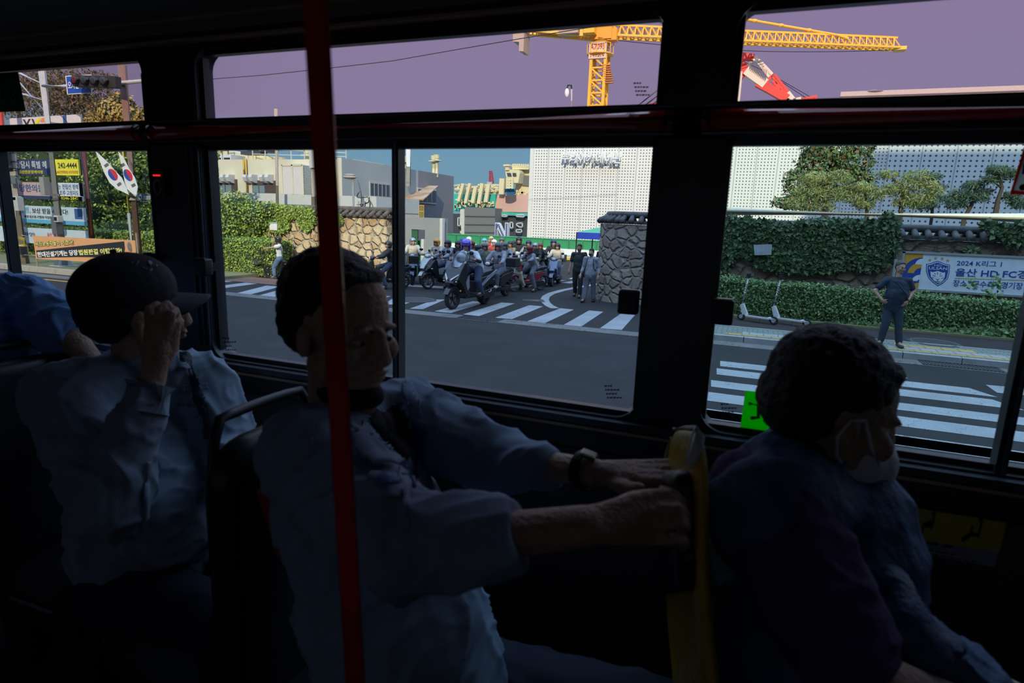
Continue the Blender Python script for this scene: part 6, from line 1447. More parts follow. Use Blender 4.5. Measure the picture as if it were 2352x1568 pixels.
# ---------------- walking couple and others on foot
def walkJ(px, py, h, fwd, phase=1, arms=0.1, Yadj=0):
    g = G(px, py); f = V(fwd).normalized(); x = f.cross(V((0, 0, 1))); s_ = h / 1.72
    P = lambda a, b, z: g + (x * a + f * b) * s_ + V((0, 0, z * s_))
    return dict(hip=P(0, 0, .93), chest=P(0, 0, 1.24), neck=P(0, 0, 1.43), head=P(0, .02, 1.59), shL=P(-.19, 0, 1.40), shR=P(.19, 0, 1.40), elL=P(-.25, -.04 - arms, 1.12), elR=P(.25, -.04 + arms * .5, 1.12), wrL=P(-.27, .06 - arms, .88), wrR=P(.27, .10 + arms, .90), hdL=P(-.27, .09 - arms, .78), hdR=P(.26, .16 + arms, .81),
                hpL=P(-.09, 0, .88), hpR=P(.09, 0, .88), knL=P(-.10, .08 * phase, .50), knR=P(.10, -.04 * phase, .49), anL=P(-.10, .12 * phase, .09), anR=P(.10, -.20 * phase, .11), toeL=P(-.11, .27 * phase + .06, .04), toeR=P(.11, -.20 * phase + .15, .05)), g, s_
J, g, s_ = walkJ(1325, 682, 1.74, (.1, -1, 0), 1, .06)
r = empty('person', g, 'walking man in black tee shirt and dark trousers by the stone wall end', 'person')
figure(r, J, (.1, -1, 0), .013, s_, skin_dk, blackj, mat('black_trousers', (.02, .022, .028), .9), mat('brown_boot', (.10, .06, .045), .7), sleeve=.36, shirt_name='tee_shirt'); haircap(J['head'], (.1, -1, 0), s_, r)
m = MB(); m.ell(J['wrL'] + V((-.04, .02, -.05)), (.10, .14, .20)); m.remesh('shoulder_bag', blackj, r, .014, 3)
J, g, s_ = walkJ(1352, 694, 1.66, (-.15, -1, 0), -1, .05)
r = empty('person', g, 'walking person in grey work jacket, black mask and backpack straps', 'person')
figure(r, J, (-.15, -1, 0), .013, s_, skin, work, trg, shoeb, sleeve=.85); haircap(J['head'], (-.15, -1, 0), s_, r, long=.10)
m = MB(); m.ell(J['head'] + V((-.01, -.075, -.05)), (.055, .045, .045)); m.build('face_mask', BLK, r, smooth=True)
m = MB()
for k in (-1, 1): a = J['neck'] + V((k * .10, 0, .0)); m.tube([a + V((0, .12, -.05)), a + V((0, 0, .035)), a + V((0, -.13, -.08)), a + V((k * .03, -.15, -.30)), a + V((k * .08, -.06, -.38))], .014, 6)
m.ell(J['chest'] + V((0, .2, -.02)), (.15, .09, .22)); m.build('backpack', BLK, r, smooth=True)
J, g, s_ = walkJ(1381, 672, 1.70, (-.1, -1, 0), 1, .03)
r = empty('person', g, 'person in dark top and tan trousers half hidden behind the stone wall end', 'person')
figure(r, J, (-.1, -1, 0), .015, s_, skin_dk, blackj, mat('tan_trousers', (.30, .22, .17), .9), shoeb, sleeve=.4); haircap(J['head'], (-.1, -1, 0), s_, r)
# ---------------- the man standing with hands on hips
def jp(d, Y): return {k: Q(v[0], v[1], v[2] if len(v) > 2 else Y) for k, v in d.items()}
gz = G(2065, 797, .12); YM = gz.y
J = jp(dict(head=(2069, 615), neck=(2064, 637), chest=(2063, 660), hip=(2053, 698), shL=(2037, 643, YM), shR=(2088, 645), elL=(2010, 668, YM - .05), elR=(2098, 668, YM + .05), wrL=(2026, 689, YM - .14), wrR=(2084, 692, YM - .12), hdL=(2038, 697, YM - .12), hdR=(2076, 700, YM - .12),
     hpL=(2042, 704), hpR=(2062, 704), knL=(2034, 742, YM - .05), knR=(2064, 745), anL=(2022, 783), anR=(2064, 788), toeL=(2014, 792, YM - .2), toeR=(2072, 795, YM - .22)), YM)
for k in ('toeL', 'toeR'): J[k].z = .165
for k in ('anL', 'anR'): J[k].z = .22
r = empty('person', (gz.x, gz.y, .12), 'man in navy polo and glasses standing hands on hips before the hedge', 'person')
navyp = mat('navy_polo', (.012, .025, .05), .85, var=.15)
figure(r, J, (.25, -1, 0), .011, 1.02, skin, navyp, mat('navy_chinos', (.02, .032, .055), .9), mat('navy_shoe', (.03, .04, .06), .6), sleeve=.34, shirt_name='polo_shirt', headf=(.45, -1, -.05), palm={'L': (.5, .5, 0), 'R': (-.5, .5, 0)}, curl=.3, belly=.07, torso=(.20, .235))
haircap(J['head'] + V((0, .006, .008)), (.45, -1, -.05), 1.05, r, mat('greying_hair', (.06, .06, .065), .6, bump=.5, bscale=200), rough=.004)
hfv = V((.45, -1, -.05)).normalized(); xs_ = hfv.cross(V((0, 0, 1))); c = J['head']; m = MB()
for k in (-1, 1):
    cc = c + hfv * .108 + xs_ * k * .034 + V((0, 0, .006)); m.tube([cc + xs_ * .028 * math.cos(t) + V((0, 0, .017 * math.sin(t))) for t in [i * math.pi / 8 for i in range(16)]], .0022, 5, closed=True); m.tube([cc + xs_ * k * .028, c + xs_ * k * .078 - hfv * .01], .0022, 5)
m.bar(c + hfv * .11 - xs_ * .008 + V((0, 0, .01)), c + hfv * .11 + xs_ * .008 + V((0, 0, .01)), .004); m.build('glasses', BLK, r)
m = MB()
for k in (-1, 1): m.ell(c + hfv * .092 + xs_ * k * .033 + V((0, 0, .006)), (.012, .008, .006), seg=8, rings=6); m.ell(c + hfv * .098 + xs_ * k * .033 + V((0, 0, .03)), (.02, .006, .004), seg=8, rings=6)
m.ell(c + hfv * .104 + V((0, 0, -.055)), (.018, .005, .003), seg=8, rings=6); m.build('facial_features', mat('dark_feature', (.05, .03, .025), .6), r, smooth=True)
m = MB(); m.tube([Q(2046, 640, YM - .17), Q(2066, 655, YM - .22), Q(2082, 678, YM - .21), Q(2086, 692, YM - .1)], .014, 6); m.build('crossbody_strap', BLK, r, smooth=True)
m = MB(); d_ = (J['wrR'] - J['elR']).normalized(); q = J['wrR'] - d_ * .02; m.tube([q - d_ * .012, q + d_ * .012], .034, 14); m.build('wristwatch', BLK, r, smooth=True)

# ---------------- woman on the electric bike, rider behind her
wf = G(640, 640); YB = wf.y
r = empty('electric_bike', (Q(612, 640, YB).x, YB, 0), 'black electric bike with front basket in front of the sunlit hedge', 'bicycle'); bk = r
f0 = G(592, 641); f0.y = YB; rr_ = G(664, 640); rr_.y = YB; rw_ = .24
def bwheel(x, name='wheel', nsp=8):
    m = MB(); c = V((x, YB, rw_)); ring = [c + V((rw_ * .93 * math.cos(t), 0, rw_ * .93 * math.sin(t))) for t in [i * math.pi / 16 for i in range(32)]]; m.tube(ring, .026, 8, closed=True); w_ = m.build(name, RUB, r, smooth=True); m = MB()
    m.tube([c + (p - c) * .9 for p in ring], .014, 6, closed=True); m.tube([c + V((0, -.04, 0)), c + V((0, .04, 0))], .035, 10)
    for i in range(nsp): t = 2 * math.pi * i / nsp; m.bar(c, c + V((rw_ * .85 * math.cos(t), 0, rw_ * .85 * math.sin(t))), .022)
    m.build('rim', BLK, w_)
bwheel(f0.x); bwheel(rr_.x)
pxz = lambda a, b: Q(a, b, YB)
m = MB(); m.tube([V((f0.x, YB, rw_)), pxz(600, 612), pxz(607, 583)], .018, 8); m.tube([pxz(601, 607), pxz(614, 622), pxz(628, 632), pxz(645, 633)], .028, 8); m.tube([pxz(645, 633), V((rr_.x, YB, rw_))], .02, 8); m.tube([pxz(638, 632), pxz(650, 602)], .022, 8); m.tube([pxz(648, 607), pxz(675, 612), V((rr_.x, YB, rw_))], .014, 6); m.build('frame', BLK, r, smooth=True)
m = MB(); m.tube([pxz(607, 583) + V((0, .22, 0)), pxz(600, 576) + V((0, .1, 0)), pxz(604, 578), pxz(600, 576) + V((0, -.1, 0)), pxz(607, 582) + V((0, -.26, 0))], .012, 8); m.build('handlebar', BLK, r, smooth=True)
MB().box(pxz(645, 612), (.16, .10, .42), rot=Matrix.Rotation(math.radians(18), 3, 'Y')).build('battery_pack', BLK, r, bevel=.01)
m = MB(); m.ell(pxz(650, 600), (.14, .09, .04)); m.build('saddle', BLK, r, smooth=True); m = MB(); m.box(pxz(664, 607), (.30, .14, .035)); m.build('rear_carrier', mat('carrier_grey', (.12, .14, .15), .6), r)
m = MB(); bc_ = pxz(592, 600)
for z in range(4): zz = bc_.z - .09 + z * .06; k = 1 + z * .05; m.tube([(bc_.x - .15 * k, YB - .13 * k, zz), (bc_.x + .13 * k, YB - .13 * k, zz), (bc_.x + .13 * k, YB + .13 * k, zz), (bc_.x - .15 * k, YB + .13 * k, zz)], .008, 5, closed=True)
for i in range(9): t = i / 8; [m.bar((bc_.x - .15 + .28 * t, yy, bc_.z - .09), (bc_.x - .165 + .30 * t, yy * 1.0, bc_.z + .09), .007) for yy in (YB - .135, YB + .135)]
m.mm((bc_.x - .15, YB - .13, bc_.z - .10), (bc_.x + .13, YB + .13, bc_.z - .085)); m.build('basket', mat('basket_mesh', (.08, .08, .085), .6), r)
m = MB(); m.prism([V((rr_.x + rw_ * 1.1 * math.cos(t), YB - .04, rw_ + rw_ * 1.1 * math.sin(t))) for t in [math.radians(20 + 130 * i / 8) for i in range(9)]] + [V((rr_.x + rw_ * 1.05 * math.cos(t), YB - .04, rw_ + rw_ * 1.05 * math.sin(t))) for t in [math.radians(150 - 130 * i / 8) for i in range(9)]], (0, .08, 0)); m.build('mudguard', BLK, r)
YW_ = YB - .02
J = jp(dict(head=(638, 552), neck=(642, 562), chest=(641, 570), hip=(642, 592), shL=(641, 565, YW_ - .17), shR=(642, 565, YW_ + .17), elL=(627, 568, YW_ - .24), elR=(626, 566, YW_ + .1), wrL=(610, 570.5, YW_ - .26), wrR=(629, 556, YW_ + .02), hdL=(602, 571, YW_ - .26), hdR=(632, 551, YW_ - .02),
     hpL=(640, 596, YW_ - .10), hpR=(640, 596, YW_ + .1), knL=(629, 614, YW_ - .15), knR=(627, 614, YW_ + .12), anL=(631, 634, YW_ - .18), anR=(626, 632, YW_ + .12), toeL=(622, 638, YW_ - .22), toeR=(617, 636, YW_ + .12)), YW_)
r = empty('person', (Q(640, 640, YB).x, YB, 0), 'woman in black helmet, pale blouse and jeans astride the electric bike', 'person')
figure(r, J, (-1, 0, 0), .012, .95, skin, mat('pale_blouse', (.62, .66, .66), .8), mat('blue_jeans', (.10, .16, .25), .9, var=.2), mat('sandal_black', (.03, .025, .025), .6), sleeve=.3, shirt_name='blouse', torso=(.135, .15), palm={'L': (0, 0, -1), 'R': (0, -1, 0)}, bare_calf=.06)
helmet(r, J['head'] + V((0, 0, .01)), (-1, -.1, .05), HC['black'], False, True, .92); haircap(J['head'], (-1, 0, 0), .9, r, mat('brown_hair', (.07, .03, .02), .6), long=.10)
m = MB(); m.tube([Q(644, 564, YW_ - .12), Q(646, 574, YW_ - .19), Q(648, 584, YW_ - .14)], .012, 6); m.build('bag_strap', jeans, r)
# second rider, mostly hidden behind the red pole
J2, hf = rider_pose(1); g = G(752, 650); r = make_rider(1, False); r.location = (g.x, g.y, 0); r.rotation_euler = (0, 0, -1.35); dress(r, olive, jeans, HC['black']); tag(r, 'cyclist with bare arms hidden behind the red pole and the seated man', 'person')
o = get_scooter('moped'); o.location = (g.x, g.y, 0); o.rotation_euler = (0, 0, -1.35); paint_scooter(o, SB['black'], SB['black']); tag(o, 'dark moped hidden behind the seated man, left of the sash bar', 'scooter')

# ---------------- kick scooters
kwh = mat('kick_scooter_white', (.62, .63, .62), .4)
def kick(px, py, lab):
    g = G(px, py, .12); r = empty('kick_scooter', g, lab, 'kick scooter', 'rental kick scooters by the hedge'); x, y, z = g
    for dx in (-.42, .42):
        m = MB(); c = V((x + dx, y, z + .10)); m.tube([c + V((.085 * math.cos(t), 0, .085 * math.sin(t))) for t in [i * math.pi / 10 for i in range(20)]], .022, 8, closed=True); w_ = m.build('wheel', RUB, r, smooth=True); MB().tube([c + V((0, -.03, 0)), c + V((0, .03, 0))], .05, 12).build('hub', GREY, w_)
    m = MB(); m.box((x + .02, y, z + .14), (.62, .16, .05)); m.bar((x + .3, y, z + .16), (x + .42, y, z + .12), .06, .05); m.build('deck', kwh, r, bevel=.01)
    m = MB(); m.box((x + .02, y, z + .168), (.5, .13, .006)); m.build('deck_grip', BLK, r)
    m = MB(); m.bar((x - .28, y, z + .15), (x - .42, y, z + .42), .07, .08); m.bar((x - .45, y, z + .40), (x - .36, y, z + .15), .05, .06); m.build('neck', kwh, r, bevel=.008)
    t1 = V((x - .34, y, z + 1.10)); m = MB(); m.tube([(x - .44, y, z + .30), t1], .022, 10); m.build('stem', kwh, r, smooth=True)
    m = MB(); m.tube([(x - .425, y, z + .46), (x - .42, y, z + .52)], .03, 10); m.build('folding_clamp', BLK, r)
    m = MB()
    for i in range(4): m.tube([t1 + V((-.03 + .012 * 0, 0, -.15 - i * .05)), t1 + V((-.03, 0, -.17 - i * .05))], .0225, 8) if False else m.box(V((x - .352 - .006 * i, y - .022, z + .92 - i * .055)), (.022, .004, .035))
    m.build('stem_lettering', BLK, r)
    m = MB(); m.tube([t1 + V((.02, -.22, .02)), t1 + V((0, 0, .03)), t1 + V((.02, .22, .02))], .014, 8); m.box(t1 + V((0, 0, .05)), (.08, .07, .10)); m.tube([t1 + V((.0, -.12, 0)), t1 + V((-.04, -.2, .04))], .008, 6); m.build('handlebar', BLK, r); r.rotation_euler = (0, 0, -.42)
    m = MB(); m.bar((x + .1, y - .06, z + .12), (x + .16, y - .12, z), .018); m.build('kickstand', BLK, r)
kick(1738, 740, 'white and black kick scooter nearer the window latch'); kick(1812, 746, 'white and black kick scooter on the right, partly behind the masked man')
# ================================================================== SIGNS AND POLES
# football banner
YBN = 18.42
r = empty('football_banner', (Q(2200, 650, YBN).x, YBN, .3), 'wide pale blue football banner with a blue tiger crest and Korean lettering', 'banner')
bl = mat('banner_pale_blue', (.66, .74, .82), .6, var=.04); nv = mat('banner_blue', (.02, .06, .33), .5); og = mat('banner_orange', (.62, .33, .03), .5); wh = mat('banner_white', (.72, .76, .80), .5)
tl = Q(2079, 581, YBN); zbt = Q(2107, 663, YBN).z; xR = Q(2500, 600, YBN).x; ztp = tl.z
MB().mm((tl.x, YBN, zbt), (xR, YBN + .02, ztp)).build('banner_sheet', bl, r)
m = MB(); m.mm((tl.x - .05, YBN - .03, zbt - .04), (tl.x, YBN + .05, ztp + .04)); m.mm((tl.x - .05, YBN - .03, ztp), (xR, YBN + .05, ztp + .05)); m.mm((tl.x - .05, YBN - .03, zbt - .05), (xR, YBN + .05, zbt))
for x in (tl.x, tl.x + 3, xR - .1): m.mm((x - .04, YBN, .1), (x + .02, YBN + .05, zbt))
m.build('banner_frame', mat('frame_grey', (.30, .31, .32), .5), r)
MB().mm((tl.x, YBN - .004, zbt), (Q(2115, 620, YBN).x, YBN, ztp)).build('orange_block', og, r)
def arc(cx_, cz_, r0, r1, a0, a1, y, m_, name):
    mb = MB(); n = 14; mb.prism([V((cx_ + r1 * math.cos(math.radians(a0 + (a1 - a0) * i / n)), y, cz_ + r1 * math.sin(math.radians(a0 + (a1 - a0) * i / n)))) for i in range(n + 1)] + [V((cx_ + r0 * math.cos(math.radians(a1 + (a0 - a1) * i / n)), y, cz_ + r0 * math.sin(math.radians(a1 + (a0 - a1) * i / n)))) for i in range(n + 1)], (0, .003, 0)); return mb.build(name, m_, r)
x1_ = Q(2115, 620, YBN).x; H_ = ztp - zbt; w1_ = x1_ - tl.x
arc(x1_, zbt + H_ * .45, .001, w1_ * .98, 90, 180, YBN - .008, nv, 'blue_arc'); MB().mm((tl.x, YBN - .0085, zbt), (x1_, YBN - .005, zbt + H_ * .45)).build('blue_block', nv, r)
arc(x1_, zbt + H_ * .44, w1_ * .35, w1_ * .7, 90, 180, YBN - .012, og, 'orange_arc'); arc(x1_, zbt + H_ * .70, .001, w1_ * .36, 90, 180, YBN - .013, wh, 'white_arc'); arc(x1_, zbt + H_ * .22, w1_ * .1, w1_ * .4, 0 + 90, 180, YBN - .013, wh, 'white_arc'); arc(x1_, zbt, .001, w1_ * .38, 90, 180, YBN - .013, og, 'orange_arc')
def B(px, py, dy=-.006): return Q(px, py, YBN + dy)
shp = [(2127, 606), (2136, 605), (2146, 601), (2154, 599), (2162, 602), (2172, 606), (2182, 608), (2181, 625), (2177, 640), (2167, 650), (2154, 657), (2142, 648), (2132, 638), (2127, 622)]
m = MB(); m.prism([B(*p) for p in shp], (0, .003, 0)); m.build('crest_rim', nv, r)
cx0, cy0 = 2154, 628; m = MB(); m.prism([B(cx0 + (x - cx0) * .93, cy0 + (y - cy0) * .93, -.008) for x, y in shp], (0, .002, 0)); m.build('crest_line', wh, r)
m = MB(); m.prism([B(cx0 + (x - cx0) * .87, cy0 + (y - cy0) * .87, -.010) for x, y in shp], (0, .002, 0)); m.build('crest_field', nv, r)
text('HD', B(2146, 611, -.012), B(2163, 612, -.012), .045, wh, 'crest_lettering', r, .002); text('ULSAN', B(2133, 618.5, -.012), B(2175, 620, -.012), .07, wh, 'crest_lettering', r, .002, bold=.01)
# tiger head: white shape with blue stripes
m = MB(); m.prism([B(x, y, -.012) for x, y in [(2137, 623), (2143, 625), (2154, 622), (2165, 626), (2171, 625), (2170, 636), (2166, 644), (2159, 649), (2152, 649), (2145, 644), (2138, 635)]], (0, .002, 0)); m.build('tiger_head', wh, r)
m = MB()
for s_ in ([(2142, 632), (2149, 634)], [(2158, 634), (2165, 633)], [(2150, 640), (2153, 643), (2157, 640)], [(2148, 646), (2154, 647), (2160, 646)], [(2153, 625), (2154, 630)], [(2146, 627), (2149, 630)], [(2161, 628), (2159, 631)], [(2140, 637), (2145, 638)], [(2168, 638), (2162, 639)], [(2154, 643), (2154, 646)]):
    for a, b in zip(s_, s_[1:]): m.bar(B(*a, -.013), B(*b, -.013), .014, .004, up=(0, 1, 0))
m.build('tiger_marks', nv, r)
for (x, y) in ((2136, 597), (2149, 593), (2164, 594), (2177, 598)):
    c = B(x, y); m = MB(); m.prism([c + V((math.cos(math.radians(90 + 36 * i)) * (.045 if i % 2 == 0 else .019), 0, math.sin(math.radians(90 + 36 * i)) * (.045 if i % 2 == 0 else .019))) for i in range(10)], (0, .003, 0)); m.build('star', og, r)
text('2024 K리그 1', B(2197, 610), B(2300, 613.5), .145, nv, 'lettering', r, .003, bold=.008)
text('울산 HD FC경기', B(2193, 634), B(2385, 641), .20, nv, 'lettering', r, .003, bold=.015)
text('장소 : 문수축구경기장', B(2188, 657), B(2348, 664.5), .165, nv, 'lettering', r, .003, bold=.008)
MB().bar(B(2192, 638.5), B(2420, 645.5), .012, .004, up=(0, 1, 0)).build('divider_line', og, r)
r = empty('sign_post', Q(2052, 640, 18.3), 'thin pale post left of the football banner', 'post'); r.location.z = .1; MB().mm((r.location.x - .03, 18.32, .1), (r.location.x + .03, 18.38, Q(2052, 595, 18.35).z)).build('post_shaft', GREY, r)
r = empty('wall_notice', Q(1752, 578, 18.50), 'tattered pale notice board half covered by ivy on the shaded wall', 'sign'); pprism([(1731, 562), (1773, 561), (1772, 585), (1733, 586)], 18.48, .03).build('notice_sheet', mat('notice_pale', (.42, .47, .50), .6, var=.3, vscale=6), r)
r = empty('wall_notice', Q(628, 528, 19.05), 'white notice board on the sunlit stone wall above the cyclist', 'sign'); pprism([(617, 511), (636, 511), (636, 529), (620, 528)], 18.98, .05).build('notice_sheet', mat('notice_white', (.75, .73, .72), .6), r)
pprism([(617, 510), (636, 510), (636, 513), (617, 513)], 18.97, .01).build('notice_header', mat('notice_teal', (.2, .45, .45), .6), r)

# left street poles
def ppole(name, top_px, bot_px, Y, rad, m_, lab, cat='pole', extra=0.0):
    b = Q(*bot_px, Y); a = Q(*top_px, Y); x = (a.x + b.x) / 2; r_ = empty(name, (x, Y, .1), lab, cat); MB().tube([(x, Y, .1), (x, Y, a.z + extra)], rad, 18).build('pole_shaft', m_, r_, smooth=True); return r_, x
galv = mat('galvanised_steel', (.46, .50, .50), .45, 0, var=.12); concp = mat('concrete_pole', (.36, .31, .25), .8, var=.15); maroon = mat('maroon_pole', (.13, .035, .03), .4); brownp = mat('brown_pole', (.22, .13, .10), .6)
rp_, xsp = ppole('signal_pole', (98, 150), (143, 600), 15.6, .155, galv, 'thick galvanised traffic signal pole with a long arm over the road', 'signal pole', extra=1.5)
def qs(px, py, Y=15.6): return Q(px, py, Y)
m = MB(); m.tube([V((xsp, 15.6, qs(108, 197).z)), qs(150, 199, 15.6), qs(260, 192, 15.4), qs(420, 178, 15.2)], [.085, .075, .065, .05], 12); m.build('signal_arm', galv, rp_, smooth=True)
m = MB(); z1_ = qs(50, 170).z; m.tube([V((xsp, 15.6, qs(100, 195).z)), qs(45, 168), qs(0, 152)], .05, 8); m.tube([V((xsp, 15.6, qs(110, 232).z)), qs(60, 218), qs(20, 212)], .045, 8); m.tube([qs(45, 190), V((xsp, 15.6, qs(115, 262).z))], .035, 8); m.build('brace_arms', galv, rp_, smooth=True)
m = MB(); m.box((xsp, 15.6, .12), (.7, .7, .04))
for k in range(4): t = k * math.pi / 2 + .5; m.prism([V((xsp + .14 * math.cos(t), 15.6 + .14 * math.sin(t), .14)), V((xsp + .36 * math.cos(t), 15.6 + .36 * math.sin(t), .14)), V((xsp + .14 * math.cos(t), 15.6 + .14 * math.sin(t), .52))], (-.02 * math.sin(t), .02 * math.cos(t), 0))
m.build('base_flange', galv, rp_)
MB().tube([(xsp, 15.6, qs(130, 445).z), (xsp, 15.6, qs(132, 460).z)], .165, 18).build('dark_band', mat('band_grey', (.14, .14, .15), .6), rp_, smooth=True)
MB().box(V((xsp - .28, 15.42, qs(105, 428).z)), (.24, .22, .66)).build('cable_box', mat('box_beige_grey', (.30, .30, .27), .6), rp_, bevel=.01)
MB().box(V((xsp + .18, 15.40, qs(145, 518).z)), (.26, .24, .62)).build('control_box', mat('box_dark_grey', (.12, .12, .13), .6), rp_, bevel=.01)
o_ = MB().box(V((xsp + .38, 15.35, qs(158, 503).z)), (.24, .2, .24)).build('signal_push_box', mat('box_pale', (.5, .5, .47), .5), rp_, bevel=.02); MB().box(V((xsp + .38, 15.24, qs(158, 503).z)), (.14, .02, .13)).build('box_screen', BLK, o_)
# street name sign and traffic light
r = empty('street_name_sign', qs(182, 215, 15.35), 'blue street name sign with white Korean lettering under the signal arm', 'sign')
pprism([(150, 174), (209, 171), (210, 214), (154, 217)], 15.22, .03).build('sign_border', wh, r); pprism([(152, 176), (207, 173), (208, 212), (156, 215)], 15.215, .006).build('sign_face', mat('road_sign_blue', (.015, .09, .45), .4), r)
text('오자불사거리', Q(157, 205, 15.20), Q(207, 203, 15.20), .26, wh, 'lettering', r, .006, bold=.02)
r = empty('traffic_light', qs(230, 200, 15.3), 'horizontal black traffic light with four lamps on the signal arm', 'traffic light')
c0_ = qs(178, 186, 14.95); c1_ = qs(262, 190, 14.95); MB().bar(c0_ - V((.12, 0, 0)), c1_ + V((.2, 0, 0)), .22, .36).build('signal_housing', mat('signal_housing', (.03, .03, .03), .5), r, bevel=.02)
MB().bar((c0_ + c1_) / 2 + V((.1, 0, .1)), V(((c0_.x + c1_.x) / 2 + .1, 15.42, c0_.z + .05)), .06).build('mount_bracket', galv, r)
for k in range(4):
    c = c0_.lerp(c1_, (k + .3) / 3.8); o_ = MB().tube([c + V((0, -.22, 0)), c + V((0, -.10, 0))], .15, 16).build('lamp_hood', BLK, r, smooth=True); MB().ell(c + V((0, -.2, 0)), (.12, .04, .12)).build('lamp_lens', mat('lens_dark_red', (.12, .01, .01), .3) if k == 0 else mat('lens_dark', (.03, .035, .03), .3), o_, smooth=True)
rp_, x_ = ppole('utility_pole', (20, 330), (58, 600), 15.3, .17, concp, 'beige concrete utility pole with meter boxes at the far left')
for px, py, w_, h_, mm_ in ((38, 468, .5, .5, 'box_pale'), (36, 455, .36, .16, 'box_pale'), (22, 412, .3, .3, 'box_beige_grey'), (12, 360, .2, .6, 'signal_housing'), (48, 575, .36, .3, 'signal_housing')): MB().box(Q(px, py, 15.02), (w_, .22, h_)).build('equipment_box', mat(mm_), rp_, bevel=.01)
m = MB()
for py in (352, 372, 388, 392, 405): z = Q(30, py, 15.3).z; m.tube([(x_, 15.3, z), (x_, 15.3, z + .03)], .178, 14)
m.build('steel_band', BLK, rp_); MB().tube([(x_, 15.3, Q(50, 565, 15.3).z), (x_, 15.3, Q(50, 545, 15.3).z)], .178, 14).build('yellow_band', mat('band_yellow', (.6, .45, .05), .6), rp_)
rp_, x_ = ppole('red_post', (5, 230), (30, 600), 16.4, .16, mat('bright_red_post', (.55, .06, .03), .5), 'bright red painted post at the very left edge'); 
rp_, x_ = ppole('banner_post', (185, 300), (214, 560), 17.0, .125, maroon, 'maroon steel post at the right end of the stacked banners'); xmr = x_
rp_, x_ = ppole('banner_post', (-60, 300), (-40, 560), 17.0, .125, maroon, 'maroon steel post at the left end of the stacked banners, beyond the frame')
rp_, x_ = ppole('flag_pole_post', (280, 150), (318, 575), 15.5, .14, brownp, 'brown utility pole carrying two white flags'); xfp = x_
MB().tube([(x_ - .17, 15.4, .1), (x_ - .17, 15.4, Q(305, 490, 15.4).z)], .06, 10).build('cable_duct', mat('duct_grey', (.35, .36, .36), .6), rp_, smooth=True); MB().tube([(x_ - .17, 15.4, Q(305, 490, 15.4).z), (x_ - .2, 15.4, Q(285, 335, 15.4).z)], .03, 8).build('yellow_guard', mat('guard_yellow', (.65, .5, .05), .5), rp_, smooth=True)
MB().tube([(x_, 15.5, Q(308, 460, 15.5).z), (x_, 15.5, Q(308, 445, 15.5).z)], .15, 14).build('pole_band', mat('box_pale'), rp_, smooth=True)
r = empty('direction_sign', Q(335, 462, 15.45), 'small dark direction sign on the flag pole', 'sign'); pprism([(316, 444), (360, 446), (360, 462), (316, 460)], 15.40, .03).build('sign_face', mat('sign_slate', (.09, .11, .14), .5), r)
m = MB(); m.tube([Q(322, 453, 15.38) + V((.06 * math.cos(t), 0, .06 * math.sin(t))) for t in [i * math.pi / 6 for i in range(12)]], .01, 5, closed=True); m.bar(Q(319, 450, 15.38), Q(322, 446, 15.38), .015); m.bar(Q(325, 450, 15.38), Q(322, 446, 15.38), .015)
for i in range(3): m.bar(Q(330, 451 + i * 3, 15.38), Q(352 - i * 3, 451.5 + i * 3, 15.38), .015)
m.build('sign_symbol', wh, r)
# flags
wcl = mat('flag_white', (.75, .75, .74), .8); fr_ = mat('flag_red', (.60, .03, .04), .7); fb_ = mat('flag_blue', (.02, .07, .35), .7)
def flag(tip, pts, cc, lab, Y):
    r_ = empty('flag', Q(*tip, Y), lab, 'flag', 'flags on the brown pole'); P = [Q(x, y, Y) for x, y in pts]
    MB().prism(P, (0, .02, 0)).build('flag_cloth', wcl, r_)
    MB().tube([Q(tip[0] - 1, tip[1] - 4, Y + .03), Q(tip[0] + (pts[-1][0] - tip[0]) * 1.0, tip[1] + (pts[-1][1] - tip[1]) * 1.0, Y + .03), V((xfp, 15.5, Q(305, 440, 15.5).z))], .014, 6).build('flag_staff', mat('staff_yellow', (.6, .45, .1), .5), r_)
    cx_, cy_, a, b, ang = cc
    def e_(t0, t1, m_, nm):
        n = 10; m = MB(); q = []
        for i in range(n + 1): t = math.radians(t0 + (t1 - t0) * i / n); u = a * math.cos(t); v = b * math.sin(t); q.append(Q(cx_ + u * math.cos(ang) - v * math.sin(ang), cy_ + u * math.sin(ang) + v * math.cos(ang), Y - .008))
        m.prism(q, (0, .006, 0)); m.build(nm, m_, r_)
    e_(180, 360, fr_, 'red_half'); e_(0, 180, fb_, 'blue_half')
    m = MB()
    for s_ in (-1, 1):
        for k in (-1, 0, 1):
            d = s_ * a * 1.75 + k * 2.4
            u0 = Q(cx_ + d * math.cos(ang) - b * .55 * math.sin(ang), cy_ + d * math.sin(ang) + b * .55 * math.cos(ang), Y - .008); u1 = Q(cx_ + d * math.cos(ang) + b * .55 * math.sin(ang), cy_ + d * math.sin(ang) - b * .55 * math.cos(ang), Y - .008); m.bar(u0, u1, .018, .006, up=(0, 1, 0))
    m.build('trigram_bars', BLK, r_)
flag((219, 347), [(219, 347), (232, 359), (247, 373), (266, 395), (279, 408), (290, 432), (295, 447), (281, 440), (268, 434), (252, 420), (240, 398), (229, 370)], (259, 401, 15, 9, math.radians(56)), 'left flag with a red and blue circle hanging from the brown pole', 15.15)
flag((272, 349), [(272, 349), (284, 364), (296, 388), (309, 408), (316, 430), (313, 448), (303, 444), (292, 434), (286, 416), (281, 386)], (294, 402, 15, 8.5, math.radians(62)), 'right flag with a red and blue circle against the brown pole', 14.95)
